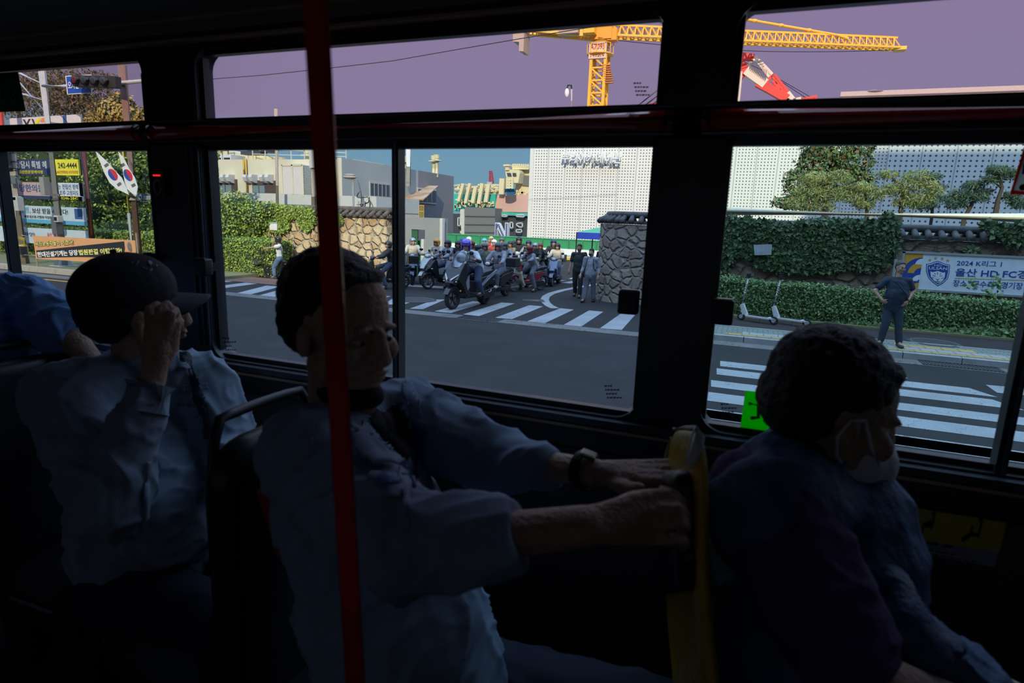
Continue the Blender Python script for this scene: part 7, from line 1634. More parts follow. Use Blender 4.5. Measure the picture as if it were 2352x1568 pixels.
# stacked banners behind the poles
YSB = 16.95; xbL = Q(-60, 450, YSB).x; ink2 = mat('print_black', (.02, .02, .025), .6); yt_ = mat('print_yellow', (.75, .68, .03), .6)
def stripb(lab, blocks, m_bg, ya, yb, ytr, ybr):
    """whole banner between image x=-40 and x=200"""
    r_ = empty('street_banner', Q(80, yb, YSB), lab, 'banner', 'banners stacked between the maroon posts'); zt_ = Q(110, (ya + ytr) / 2, YSB).z; zb_ = Q(110, (yb + ybr) / 2, YSB).z
    MB().mm((xbL, YSB, zb_), (xmr - .13, YSB + .015, zt_)).build('banner_sheet', m_bg, r_); return r_, zt_, zb_
wsh = mat('banner_sheet_white', (.62, .66, .70), .6); wpk = mat('banner_sheet_pink', (.50, .35, .36), .6); wnv = mat('banner_sheet_navy', (.03, .05, .12), .6); wlb = mat('banner_sheet_light_blue', (.50, .60, .68), .6); ybg = mat('banner_sheet_yellow', (.78, .74, .05), .6)
bt = mat('print_blue', (.03, .10, .28), .6); lbl = mat('print_sky', (.10, .38, .60), .6)
def blk(r_, x0, x1, z0, z1, m_, nm='colour_block'): MB().mm((Q(x0, 430, YSB).x, YSB - .004, z0), (Q(x1, 430, YSB).x, YSB, z1)).build(nm, m_, r_)
def tx(r_, s, x0, x1, z, h, m_): text(s, (Q(x0, 430, YSB).x, YSB - .008, z), (Q(x1, 430, YSB).x, YSB - .008, z), h, m_, 'lettering', r_, .004, bold=.01)
r_, a, b = stripb('topmost white street banner just under the red rail', 0, wsh, 318, 348, 320, 347); blk(r_, 33, 85, b + .03, b + .2, bt); 
r_, a, b = stripb('navy and yellow street banner with a phone number, second from top', 0, wnv, 367, 403, 365, 401); h = a - b; blk(r_, 125, 189, b, a, ybg); tx(r_, '전상담시 특별 혜', 34, 113, b + h * .42, h * .48, wsh); tx(r_, '울산전문장례식장', 48, 104, b + h * .08, h * .22, yt_); tx(r_, '242-4444', 139, 182, b + h * .45, h * .34, ink2); tx(r_, '24시간전화상담 사무기료전문', 134, 184, b + h * .10, h * .2, mat('print_red', (.6, .1, .05), .6))
r_, a, b = stripb('pinkish street banner of a clinic, third from top', 0, wpk, 419, 458, 419, 458); h = a - b; blk(r_, 125, 190, b, a, wsh); blk(r_, 182, 190, b + h * .25, a, mat('print_orange', (.75, .25, .10), .6)); blk(r_, 125, 186, b, b + h * .22, ink2); blk(r_, 36, 118, b, b + h * .2, wnv); tx(r_, '소당한의원', 30, 100, b + h * .42, h * .45, bt); tx(r_, '는 전립선 정력', 134, 180, b + h * .62, h * .3, bt); tx(r_, '조루·고정지도', 136, 180, b + h * .28, h * .28, bt); tx(r_, '0246-2842', 138, 178, b + h * .03, h * .16, yt_)
r_, a, b = stripb('pale blue insurance street banner, fourth from top', 0, wlb, 473, 513, 475, 514); h = a - b; blk(r_, -40, 190, b, b + h * .22, lbl); tx(r_, '험병,', 36, 64, b + h * .55, h * .4, lbl); tx(r_, '보상 받을 수 있다!', 68, 150, b + h * .56, h * .32, ink2); tx(r_, '폐암·림프종·간질병·직업병·보상', 48, 124, b + h * .28, h * .16, ink2); blk(r_, 165, 183, b + h * .35, a - .05, bt)
r_, a, b = stripb('lowest pale street banner partly behind the orange banner', 0, wlb, 524, 562, 526, 560); h = a - b; tx(r_, '울산 현대중', 96, 126, b + h * .5, h * .25, mat('print_red')); tx(r_, '환영', 40, 66, b + h * .4, h * .3, bt)
r = empty('white_billboard', Q(100, 292, 17.3), 'white billboard with black, yellow and blue diagonals above the stacked banners', 'billboard')
pprism([(22, 272), (186, 262), (187, 322), (24, 322)], 17.3, .05).build('board_face', mat('board_white', (.62, .64, .66), .6), r)
for nm, m_, pls in (('black_strokes', ink2, ([(52, 274), (56, 274), (66, 292), (62, 292)], [(66, 273), (70, 273), (60, 292), (56, 292)], [(72, 273), (76, 273), (84, 292), (80, 292)])), ('yellow_stroke', yt_, ([(86, 272), (94, 271), (82, 292), (74, 292)],)), ('orange_patch', mat('print_orange'), ([(96, 271), (103, 270), (103, 280), (92, 280)],)), ('dark_band', bt, ([(144, 265), (152, 264), (153, 292), (146, 292)],))):
    mb = MB(); [pprism(pl, 17.29, .006, mb) for pl in pls]; mb.build(nm, m_, r)
for x0_ in (24, 184): a = Q(x0_, 300, 17.33); MB().mm((a.x - .04, 17.36, .1), (a.x + .04, 17.44, a.z)).build('board_post', GREY, r)
# orange protest banner
YO = 14.75; r = empty('protest_banner', Q(190, 600, YO), 'long orange banner with yellow and white Korean slogans near the kerb', 'banner'); r.location.z = .1
ogb = mat('banner_sheet_orange', (.72, .36, .17), .6, var=.06); pprism([(75, 541), (310, 552), (312, 578), (310, 602), (200, 601), (83, 594)], YO, .015).build('banner_sheet', ogb, r)
pprism([(83, 575), (150, 568), (285, 554), (287, 572), (282, 592), (180, 590), (86, 592)], YO - .005, .004).build('black_block', ink2, r)
yl2 = mat('slogan_yellow', (.80, .72, .22), .6); wh2 = mat('slogan_white', (.80, .78, .74), .6)
text('서진노동자들이 이겼다!', Q(81, 567, YO - .012), Q(170, 563, YO - .012), .20, ink2, 'lettering_outline', r, .003, bold=.06); text('서진노동자들이 이겼다!', Q(82, 566, YO - .018), Q(169, 562, YO - .018), .18, yl2, 'lettering', r, .004, bold=.02)
text('현대건설기계는 당장', Q(87, 591, YO - .014), Q(180, 586, YO - .014), .20, wh2, 'lettering', r, .004, bold=.035); text('법원판결 이행하라!', Q(182, 586, YO - .014), Q(281, 582, YO - .014), .20, yl2, 'lettering', r, .004, bold=.035)
m = MB(); m.ell(Q(297, 566, YO - .01), (.10, .004, .16)); m.ell(Q(300, 572, YO - .012), (.06, .004, .09)); m.build('printed_figure', mat('print_grey', (.25, .22, .2), .6, var=.5, vscale=12), r)
m = MB(); 
for px in (76, 311): a = Q(px, 545, YO); m.mm((a.x - .02, YO + .02, .1), (a.x + .02, YO + .06, a.z + .15))
m.build('banner_stake', mat('stake_wood', (.35, .28, .2), .8), r)
m = MB(); m.tube([Q(50, 585, 15.1), Q(83, 586, YO + .03)], .012, 6); m.tube([Q(50, 540, 15.1), Q(76, 545, YO + .03)], .01, 6); m.build('banner_rope', wh, r)
# flood lamp pole with cables in front of the works
c = Q(804, 405, 25); r = empty('lamp_pole', (c.x + .3, 25, 0), 'street lamp pole with curly black cables above the stone wall', 'lamp')
x_ = Q(812, 490, 25).x; MB().tube([(x_, 25, 0), (x_, 25, Q(812, 412, 25).z)], .06, 10).build('pole_shaft', mat('weathered_steel', (.25, .25, .24), .6), r, smooth=True)
m = MB(); t_ = V((x_, 25, Q(812, 412, 25).z)); m.ell(t_ + V((-.18, 0, .1)), (.35, .25, .10)); m.ell(t_ + V((-.18, 0, .2)), (.3, .2, .06)); m.build('lamp_head', mat('lamp_head', (.35, .3, .28), .5), r, smooth=True)
m = MB(); rs_ = random.Random(9)
for (p, q, bow) in (((822, 414), (826, 485), 6), ((826, 440), (845, 452), -14), ((820, 470), (848, 452), 10), ((822, 484), (842, 465), -6), ((835, 485), (848, 455), 8), ((846, 455), (856, 486), 5), ((830, 486), (838, 462), 4)):
    pts = [Q(p[0] + (q[0] - p[0]) * t + bow * math.sin(math.pi * t), p[1] + (q[1] - p[1]) * t + abs(bow) * .5 * math.sin(math.pi * t), 25) for t in [i / 10 for i in range(11)]]; m.tube(pts, .022, 6)
m.build('loose_cable', BLK, r)
m = MB(); [m.tube([(Q(px, 486, 25).x, 25, 0), (Q(px, 486, 25).x, 25, Q(px, 462 + (px - 824) * .2, 25).z)], .03, 8) for px in (824, 837)]; m.build('cable_stand', GREY, r)
for px, lab in ((632, 'tall pale concrete utility pole in front of the cream building'),):
    r, a = px_pole('utility_pole', px + 2, 250, 480, 25.5, .095, concp, lab, 'pole')
r, a = px_pole('utility_pole', 718, 300, 480, 26, .13, concp, 'utility pole with insulators right beside the red grab pole', 'pole'); m = MB(); m.box(a + V((0, 0, -1.2)), (.3, .3, 1.2)); m.build('insulator_box', mat('box_pale'), r)
# ================================================================== PASSENGERS
from mathutils.bvhtree import BVHTree
cloth = mat('blue_grey_work_shirt', (.27, .37, .51), .85, var=.06, vscale=30, bump=.15, bscale=500)
cloth2 = mat('grey_work_shirt', (.26, .35, .44), .85, var=.06, vscale=30, bump=.15, bscale=500)
ltblue = mat('light_blue_work_shirt', (.18, .35, .66), .85, var=.06, bump=.15, bscale=400)
navyv = mat('navy_vest', (.05, .10, .22), .7, bump=.3, bscale=60); purp = mat('purple_polo', (.07, .025, .13), .8, bump=.2, bscale=80)
drk = mat('navy_work_trousers', (.02, .025, .05), .9); tsh = mat('black_undershirt', (.012, .012, .015), .9)
skin_h = mat('weathered_skin', (.50, .30, .20), .5, var=.16, vscale=35, bump=.35, bscale=130)
def ridge(co, amp, sc_, seed, stretch=(1, 1, 1)):
    out = np.empty(len(co))
    for i, p in enumerate(co):
        q = V((p[0] * sc_ * stretch[0] + seed, p[1] * sc_ * stretch[1], p[2] * sc_ * stretch[2]))
        w_ = noise.noise(q * .5) * 1.3
        a = 1 - abs(noise.noise(q + V((w_, w_, w_)))) * 2.6
        q2 = V((q.x * 1.3 + q.z * .9, q.y * 2.2, q.z * 2.6 - q.x * .8)) * .9
        a2 = 1 - abs(noise.noise(q2 + V((w_, 0, w_)))) * 3.2
        out[i] = (max(0, a) ** 2 - .35) * amp + (max(0, a2) ** 2 - .3) * amp * .42
    return out
class Person:
    def __init__(s, loc, label): s.root = empty('person', loc, label, 'person')
    def j(s, d): s.J = {k: Q(*v) for k, v in d.items()}; return s.J
def bvh_of(o):
    me = o.data; off = wloc(o); return BVHTree.FromPolygons([v.co + off for v in me.vertices], [p.vertices[:] for p in me.polygons])
def inpoly(x, y, P):
    c = False; n = len(P)
    for i in range(n):
        x1, y1 = P[i]; x2, y2 = P[(i + 1) % n]
        if (y1 > y) != (y2 > y) and x < (x2 - x1) * (y - y1) / (y2 - y1) + x1: c = not c
    return c
def drape(name, poly, tree, m, parent, off=.004, thick=.003, n=26, puff=0.0):
    """a piece of cloth lying on a surface: sampled inside the outline, set off the surface and thickened"""
    xs = [p[0] for p in poly]; ys = [p[1] for p in poly]; x0, x1, y0, y1 = min(xs), max(xs), min(ys), max(ys); st = max(x1 - x0, y1 - y0) / n
    nx = int((x1 - x0) / st) + 2; ny = int((y1 - y0) / st) + 2; idx = {}; mb = MB()
    for i in range(nx):
        for k in range(ny):
            x = x0 + i * st; y = y0 + k * st
            if not inpoly(x, y, poly): continue
            h = tree.ray_cast(CAMP, ray(x, y).normalized())
            if h[0] is None: continue
            nn = h[1] if h[1].dot(ray(x, y)) < 0 else -h[1]
            idx[i, k] = len(mb.v); mb.v.append(h[0] + nn * (off + puff * math.sin(math.pi * min(1, k / max(1, ny - 1)))))
    for (i, k), a in idx.items():
        q = [(i, k), (i + 1, k), (i + 1, k + 1), (i, k + 1)]
        if all(t in idx for t in q):
            P = [mb.v[idx[t]] for t in q]
            if max((P[a_] - P[(a_ + 1) % 4]).length for a_ in range(4)) < .035: mb.f.append(tuple(idx[t] for t in q)); mb.m.append(0)
    if not mb.f: return None
    o = mb.build(name, m, parent, smooth=True); md = o.modifiers.new('s', 'SOLIDIFY'); md.thickness = thick; md.offset = 0; return o
def chain(b, pts, r0, r1):
    P = [Q(*p) for p in pts]; n = len(P) - 1
    for i in range(n): b.cap(P[i], P[i + 1], r0 + (r1 - r0) * i / n, r0 + (r1 - r0) * (i + 1) / n, 10)
def facedef(c, f, s=1.0, up=(0, 0, 1)):
    c = V(c); f = V(f).normalized(); up = V(up); up = (up - f * up.dot(f)).normalized(); x = f.cross(up)
    A = np.array((x, f, up))
    def fn(co):
        v = (co - np.array(c)) / s; L = v @ A.T; lx, ly, lz = L[:, 0], L[:, 1], L[:, 2]; d = np.zeros_like(ly)
        for k in (-1, 1):
            d -= .011 * np.exp(-((lx - k * .031) ** 2 / .016 ** 2 + (lz - .006) ** 2 / .010 ** 2)) * (ly > .05)
            d += .006 * np.exp(-((lx - k * .031) ** 2 / .012 ** 2 + (lz - .004) ** 2 / .0055 ** 2)) * (ly > .05)
            d -= .004 * np.exp(-((np.abs(lx) - .030 - (-.02 - lz) * .35) ** 2 / .003 ** 2)) * (ly > .05) * ((lz < -.02) & (lz > -.06))
            d -= .0025 * np.exp(-((lx - k * .031) ** 2 / .016 ** 2 + (lz + .012) ** 2 / .003 ** 2)) * (ly > .05)
        d -= .004 * np.exp(-(lx ** 2 / .022 ** 2 + (lz + .0555) ** 2 / .0022 ** 2)) * (ly > .06)
        for z_ in (.050, .062, .074): d -= .0012 * np.exp(-((lz - z_ - .003 * np.cos(lx * 60)) ** 2 / .0022 ** 2)) * (ly > .06) * (np.abs(lx) < .045)
        return co + (d * s)[:, None] * np.array(f)
    return fn
def eyes(c, f, root, s=1.0):
    c = V(c); f = V(f).normalized(); up = V((0, 0, 1)); up = (up - f * up.dot(f)).normalized(); x = f.cross(up); b = MB(); b2 = MB()
    M = Matrix((x, f, up)).transposed()
    for k in (-1, 1):
        b.ell(c + (x * k * .031 + f * .0760 + up * .004) * s, (.0125 * s, .010 * s, .0055 * s), M, 12, 8); b2.ell(c + (x * k * .031 + f * .0845 + up * .003) * s, (.0048 * s, .003 * s, .0048 * s), M, 10, 6)
    b.build('eyeballs', mat('eye_white', (.45, .42, .38), .2), root, smooth=True); b2.build('pupils', BLK, root, smooth=True)
    b = MB()
    for k in (-1, 1): b.cap(c + (x * k * .016 + f * .0915 + up * .024) * s, c + (x * k * .040 + f * .0745 + up * .027) * s, .0036 * s, .003 * s, 8)
    b.remesh('eyebrows', hairm, root, .003, 1)

# ---------------- middle man, both hands on the yellow seat
P = Person((-.62, .93, ZF), 'seated man in blue grey work shirt, black mask at chin, gripping the yellow seat')
J = P.j(dict(head=(789, 757, .90), neck=(782, 945, .93), chest=(800, 1110, .94), belly=(885, 1330, .92), hip=(1000, 1600, .93), shR=(700, 1050, .76), elR=(930, 1255, .655), wrR=(1345, 1207, .72), shL=(925, 945, 1.08), elL=(1135, 1055, 1.07), wrL=(1365, 1085, .99)))
f = V((1, -.24, -.15)); fs_ = 1.01; b = MB()
headmb(b, J['head'], f, fs_)
b.cap(J['neck'], J['head'] + V((-.01, 0, -.06)), .060, .056); b.cap(J['neck'] + V((.045, 0, -.01)), J['head'] + V((.05, 0, -.09)), .022, .025)
b.cap(J['hip'], J['chest'], .13, .13); b.cap(J['chest'], J['neck'], .10, .065)
for k, rs in (('R', (.050, .040, .031)), ('L', (.050, .040, .029))):
    b.cap(J['chest'].lerp(J['neck'], .6), J['sh' + k], .06, .055); b.cap(J['sh' + k], J['el' + k], rs[0], rs[1]); b.cap(J['el' + k], J['wr' + k], rs[1], rs[2], flat=.85)
# near hand: palm away from the camera, fingers over the seat edge
kn = [(1470, 1146, .775), (1478, 1176, .765), (1484, 1206, .765), (1490, 1234, .77)]
for p in kn: b.cap(J['wrR'], Q(*p), .024, .0122, 10)
b.cap(J['wrR'], Q(1430, 1190, .76), .030, .030, flat=.8)
for k, fr_pts in enumerate(([(1470, 1144, .775), (1540, 1136, .80), (1566, 1152, .84), (1572, 1172, .87)], [(1478, 1174, .765), (1556, 1168, .78), (1572, 1180, .82), (1574, 1194, .86)], [(1484, 1206, .765), (1560, 1200, .775), (1574, 1208, .815), (1572, 1220, .85)], [(1490, 1236, .77), (1548, 1240, .775), (1572, 1246, .80), (1570, 1254, .83)])):
    chain(b, fr_pts, .0108 - .0006 * k, .0082)
chain(b, [(1400, 1180, .78), (1450, 1150, .83), (1490, 1140, .87), (1520, 1135, .90)], .0165, .010)
# far hand
for p in ((1490, 1068, 1.0), (1492, 1080, .985), (1488, 1092, .97), (1478, 1102, .96)): b.cap(J['wrL'], Q(*p), .022, .0110, 10)
for pts in ([(1494, 1066, 1.005), (1540, 1064, 1.01), (1566, 1072, 1.02), (1574, 1086, 1.03)], [(1496, 1078, .99), (1545, 1078, .99), (1570, 1086, 1.0), (1576, 1100, 1.01)], [(1490, 1090, .97), (1540, 1092, .965), (1562, 1104, .97), (1572, 1120, .98)], [(1480, 1104, .955), (1528, 1106, .95), (1556, 1116, .955), (1568, 1130, .965)]): chain(b, pts, .0098, .0076)
chain(b, [(1400, 1098, .985), (1425, 1116, .95), (1452, 1122, .93), (1470, 1120, .92)], .015, .0095)
for dy in (-.13, .10): b.cap(J['hip'] + V((.02, dy, -.06)), J['hip'] + V((.42, dy * 1.2, -.01)), .075, .055); b.cap(J['hip'] + V((.42, dy * 1.2, 0)), V((J['hip'].x + .40, J['hip'].y + dy * 1.2, ZF + .08)), .055, .038)
tz = lambda co: np.where(co[:, 2] > 2.05, 0, 0)
bo = b.remesh('body', skin_h, P.root, .0040, 2, deform=facedef(J['head'], f, fs_)); eyes(J['head'], f, P.root, fs_)
haircap(J['head'] + V((-.008, 0, .008)), V((1, -.1, -.02)), 1.02, P.root, vox=.005, rough=.0035, back=0)
b = MB(); cH = J['head']; fn_ = V(f).normalized(); up_ = V((0, 0, 1)); up_ = (up_ - fn_ * up_.dot(fn_)).normalized(); xx = fn_.cross(up_); M_ = Matrix((xx, fn_, up_)).transposed()
b.ell(cH + (fn_ * .030 - up_ * .108) * fs_, (.060, .066, .028), M_); b.ell(cH + (fn_ * .060 - up_ * .102) * fs_, (.040, .046, .026), M_); b.remesh('face_mask', tsh, P.root, .006, 3)
# undershirt and shirt
b = MB(); b.cap(J['chest'] + V((.03, 0, 0)), J['neck'] + V((.03, 0, -.035)), .125, .072, flat=.9); b.remesh('undershirt', tsh, P.root, .008, 3)
b = MB(); bl_ = J['belly']
b.cap(J['hip'] + V((-.02, 0, -.02)), bl_, .185, .185, flat=.92, up=(1, 0, 0)); b.cap(bl_, J['chest'], .175, .165, flat=.9, up=(1, 0, 0)); b.cap(J['chest'], J['chest'].lerp(J['neck'], .62), .150, .10, flat=.95, up=(1, 0, 0)); b.ell(bl_ + V((.06, -.03, -.06)), (.15, .16, .14))
for k, w_ in (('R', 1.0), ('L', .95)):
    b.cap(J['chest'].lerp(J['neck'], .62), J['sh' + k], .095, .078 * w_); b.cap(J['sh' + k], J['el' + k], .083 * w_, .072 * w_); 
b.cap(J['elR'], J['elR'].lerp(J['wrR'], .52), .073, .056); b.cap(J['elL'], J['elL'].lerp(J['wrL'], .52), .066, .050)
cu0 = J['elR'].lerp(J['wrR'], .45); cu1 = J['elR'].lerp(J['wrR'], .62); b.cap(cu0, cu1 - (cu1 - cu0).normalized() * .03, .052, .052)
def cutcuff(co):
    for k, t_ in (('R', .63), ('L', .66)):
        a = np.array(J['el' + k]); d = np.array((J['wr' + k] - J['el' + k]).normalized()); L = (J['wr' + k] - J['el' + k]).length * t_
        h = (co - a) @ d; near = np.linalg.norm(co - (a + h[:, None] * d), axis=1) < .10
        ex = np.where(near & (h > L), h - L, 0); co = co - ex[:, None] * d * .92
    return co
so = b.remesh('work_shirt', cloth, P.root, .0075, 4, deform=cutcuff, disp=lambda co: ridge(co, .013, 8, 3.0, (1, 1, .7)))
T = bvh_of(so)
drape('undershirt_front', [(838, 962), (880, 948), (916, 915), (936, 962), (944, 1050), (925, 1068), (888, 1030), (862, 1000)], T, tsh, P.root, .006, .003)
drape('collar_flap', [(790, 985), (826, 968), (872, 1010), (932, 1062), (905, 1078), (850, 1082), (806, 1040)], T, cloth, P.root, .013, .004)
drape('collar_flap', [(912, 902), (932, 880), (962, 920), (975, 966), (950, 970), (925, 945)], T, cloth, P.root, .013, .004)
drape('shirt_placket', [(905, 1075), (930, 1062), (945, 1160), (938, 1230), (915, 1228), (920, 1150)], T, cloth, P.root, .005, .003)
drape('pocket_flap', [(846, 1090), (905, 1095), (924, 1130), (915, 1150), (850, 1135)], T, cloth, P.root, .006, .004)
drape('name_label', [(862, 1098), (906, 1102), (916, 1122), (868, 1122)], T, mat('name_label_blue', (.10, .25, .48), .7), P.root, .010, .002)
lo = drape('lanyard_strap', [(948, 965), (985, 985), (975, 1040), (958, 1110), (945, 1150), (936, 1140), (946, 1080), (950, 1020)], T, mat('lanyard_navy', (.02, .04, .22), .6), P.root, .008, .003)
drape('shirt_seam', [(720, 975), (726, 972), (715, 1060), (709, 1060)], T, cloth, P.root, .005, .002)
# trousers
b = MB()
for dy in (-.13, .10): b.cap(J['hip'] + V((0, dy, -.05)), J['hip'] + V((.44, dy * 1.2, .0)), .105, .080); b.cap(J['hip'] + V((.44, dy * 1.2, 0)), V((J['hip'].x + .42, J['hip'].y + dy * 1.2, ZF + .12)), .076, .055)
b.cap(J['hip'] + V((0, -.1, -.06)), J['hip'] + V((0, .1, -.06)), .13, .13); b.remesh('trousers', drk, P.root, .012, 3, disp=lambda co: ridge(co, .008, 8, 1.0))
for dy in (-.13, .10): b = MB(); g = V((J['hip'].x + .42, J['hip'].y + dy * 1.2, ZF + .045)); b.cap(g - V((.05, 0, 0)), g + V((.16, 0, -.01)), .045, .040); b.remesh('shoe', shoeb, P.root, .012, 2)
# watch and ring
d_ = (J['wrL'] - J['elL']).normalized(); wc = J['wrL'] - d_ * .012; wc = Q(1343, 1080, .995)
b = MB(); x_, y_, _ = basis(d_); ring = [wc + (x_ * math.cos(t) * .0355 + y_ * math.sin(t) * .032) for t in [i * math.pi / 12 for i in range(24)]]
b.tube([p - d_ * .007 for p in ring], .0035, 6, closed=True); b.tube([p + d_ * .007 for p in ring], .0035, 6, closed=True); b.tube([p for p in ring], .0045, 6, closed=True); wb_ = b.build('watch_strap', mat('watch_strap', (.03, .025, .03), .5), P.root, smooth=True)
b = MB(); wt_ = Q(1352, 1044, .985); b.box(wt_, (.028, .024, .009), rot=Matrix.Rotation(math.radians(12), 3, 'Y')); b.build('watch_case', mat('watch_steel', (.30, .27, .22), .3, .9), wb_, bevel=.003)
b = MB(); rc = Q(1549, 1070, 1.008); b.tube([rc + V((0, math.cos(t) * .0115, math.sin(t) * .0115)) for t in [i * math.pi / 8 for i in range(16)]], .0022, 6, closed=True); b.build('finger_ring', mat('gold_ring', (.8, .6, .3), .2, 1), P.root, smooth=True)

# ---------------- man in the black cap, hand at his face
P = Person((-1.45, 1.1, ZF), 'seated man in black cap and grey work shirt resting his face on his hand')
J = P.j(dict(head=(317, 716, 1.10), neck=(318, 815, 1.13), chest=(310, 960, 1.14), belly=(350, 1130, 1.10), hip=(345, 1265, 1.12), shR=(150, 915, .95), elR=(258, 1170, .87), wrR=(352, 862, 1.0), shL=(465, 880, 1.24), elL=(530, 1030, 1.22), wrL=(532, 1078, 1.08)))
f = V((.52, .85, -.05)); b = MB(); fs_ = 1.06; headmb(b, J['head'], f, fs_)
b.cap(J['neck'], J['head'] + V((-.01, 0, -.06)), .062, .060); b.cap(J['hip'], J['chest'], .14, .13); b.cap(J['chest'], J['neck'], .10, .065)
for k in 'RL': b.cap(J['chest'].lerp(J['neck'], .6), J['sh' + k], .06, .055); b.cap(J['sh' + k], J['el' + k], .050, .042); b.cap(J['el' + k], J['wr' + k], .042, .030)
kns = [(346, 752, 1.01), (366, 758, 1.02), (384, 770, 1.03), (398, 786, 1.04)]
for p in kns: b.cap(J['wrR'], Q(*p), .026, .0150, 10)
b.cap(J['wrR'], Q(368, 800, 1.02), .033, .032, flat=.75)
for pts in ([(346, 752, 1.01), (342, 712, 1.02), (360, 700, 1.04), (372, 706, 1.05)], [(366, 756, 1.02), (366, 712, 1.02), (384, 698, 1.04), (392, 712, 1.06)], [(384, 768, 1.03), (392, 722, 1.03), (402, 712, 1.05), (408, 726, 1.07)], [(398, 784, 1.04), (406, 742, 1.05), (413, 738, 1.06), (414, 752, 1.075)]): chain(b, pts, .0128, .0090)
chain(b, [(350, 835, 1.02), (330, 790, 1.04), (322, 752, 1.05), (318, 728, 1.06)], .017, .0105)
hand(b, J['wrL'], V((.8, -.15, -.25)), V((0, -.3, -1)), -1, .8, .98)
for dy in (-.12, .12): b.cap(J['hip'] + V((.02, dy, -.05)), J['hip'] + V((.42, dy * 1.2, .0)), .085, .062); b.cap(J['hip'] + V((.42, dy * 1.2, 0)), V((J['hip'].x + .40, J['hip'].y + dy * 1.2, ZF + .08)), .055, .038)
b.remesh('body', skin_h, P.root, .0042, 2, deform=facedef(J['head'], f, fs_)); eyes(J['head'], f, P.root, fs_)
haircap(J['head'] + V((-.01, -.01, -.012)), f, 1.04, P.root, vox=.006)
# cap
b = MB(); fn_ = V(f).normalized(); fh = V((.50, .86, .13)).normalized(); up_ = V((-.02, -.03, 1)); up_ = (up_ - fh * up_.dot(fh)).normalized(); xx = fh.cross(up_); M_ = Matrix((xx, fh, up_)).transposed(); cH = J['head']
PP = lambda a, b_, z: cH + (xx * a + fh * b_ + up_ * z) * 1.06
b.ell(PP(0, -.018, .055), (.098, .122, .098), M_, 24, 14); b.ell(PP(0, -.04, .015), (.094, .098, .075), M_)
def capcut(co):
    L = (co - np.array(cH)) @ np.array(up_); lim = -.012 + .0 * L; ex = np.where(L < -.02, L + .02, 0); return co - ex[:, None] * np.array(up_) * .9
cp = b.remesh('baseball_cap', mat('black_cap_cloth', (.012, .016, .024), .75, bump=.3, bscale=300), P.root, .006, 3, deform=capcut)
b = MB(); vs = []; n1, n2 = 14, 8
for i in range(n1 + 1):
    a = math.radians(-68 + 136 * i / n1)
    for k in range(n2 + 1):
        t = k / n2; r0x, r0y = .092 * math.sin(a), .092 * math.cos(a) - .01; ext = .074 * math.cos(a) ** .6
        xk = r0x * (1 - .08 * t); yk = r0y + ext * t * (1.15); zk = .030 - .020 * t - .9 * xk * xk * (2.2 + 3.2 * t) + .004
        vs.append(PP(xk, yk, zk))
fsx = [(i * (n2 + 1) + k, (i + 1) * (n2 + 1) + k, (i + 1) * (n2 + 1) + k + 1, i * (n2 + 1) + k + 1) for i in range(n1) for k in range(n2)]
b.add(vs, fsx); br = b.build('cap_brim', mat('black_cap_cloth'), cp, smooth=True); md = br.modifiers.new('s', 'SOLIDIFY'); md.thickness = .004
MB().ell(PP(0, -.02, .150), (.008, .008, .006)).build('cap_button', mat('black_cap_cloth'), cp, smooth=True)
T = bvh_of(cp); emb = mat('pale_embroidery', (.40, .55, .62), .6)
for i, pl in enumerate(([(268, 583), (300, 590), (299, 593), (267, 586)], [(305, 585), (335, 595), (334, 599), (304, 589)], [(340, 598), (350, 603), (347, 612), (338, 606)], [(318, 598), (322, 599), (314, 612), (311, 610)], [(326, 612), (340, 617), (338, 620), (324, 615)], [(340, 622), (360, 606), (363, 610), (343, 626)], [(300, 600), (316, 606), (315, 609), (299, 603)])): drape('cap_embroidery', pl, T, emb, cp, .002, .0015, 8)
b = MB(); bl_ = J['belly']
b.cap(J['hip'], bl_, .20, .205, flat=.92, up=(1, 0, 0)); b.cap(bl_, J['chest'], .195, .175, flat=.92, up=(1, 0, 0)); b.cap(J['chest'], J['chest'].lerp(J['neck'], .65), .155, .105, flat=.95, up=(1, 0, 0)); b.ell(bl_ + V((.09, -.03, -.02)), (.16, .17, .15))
for k in 'RL': b.cap(J['chest'].lerp(J['neck'], .6), J['sh' + k], .10, .088); b.cap(J['sh' + k], J['el' + k], .092, .078)
b.cap(J['elR'], J['elR'].lerp(J['wrR'], .88), .076, .052); b.cap(J['elL'], J['elL'].lerp(J['wrL'], .8), .070, .046)
def cc2(co):
    a = np.array(J['elR']); d = np.array((J['wrR'] - J['elR']).normalized()); L = (J['wrR'] - J['elR']).length * .90; h = (co - a) @ d; near = np.linalg.norm(co - (a + h[:, None] * d), axis=1) < .07
    return co - np.where(near & (h > L), h - L, 0)[:, None] * d * .92
so = b.remesh('work_shirt', cloth2, P.root, .0078, 4, deform=cc2, disp=lambda co: ridge(co, .014, 8.5, 11.0, (1, 1, .75)))
d_ = (J['wrR'] - J['elR']).normalized(); b = MB(); q = J['elR'].lerp(J['wrR'], .84); x_, y_, _ = basis(d_)
b.tube([q - d_ * .035, q + d_ * .03], [.058, .056], 24); b.build('shirt_cuff', cloth2, P.root, smooth=False)
T = bvh_of(so)
drape('collar_flap', [(376, 826), (400, 808), (416, 830), (434, 852), (414, 850), (392, 862)], T, cloth2, P.root, .012, .004); drape('collar_flap', [(300, 810), (350, 835), (372, 880), (340, 870), (300, 840)], T, cloth2, P.root, .012, .004)
drape('pocket_flap', [(408, 925), (470, 935), (472, 948), (440, 962), (408, 950)], T, cloth2, P.root, .006, .004)
drape('name_label', [(408, 884), (476, 878), (482, 896), (414, 908)], T, mat('name_label_grey', (.16, .24, .33), .7), P.root, .006, .002); 
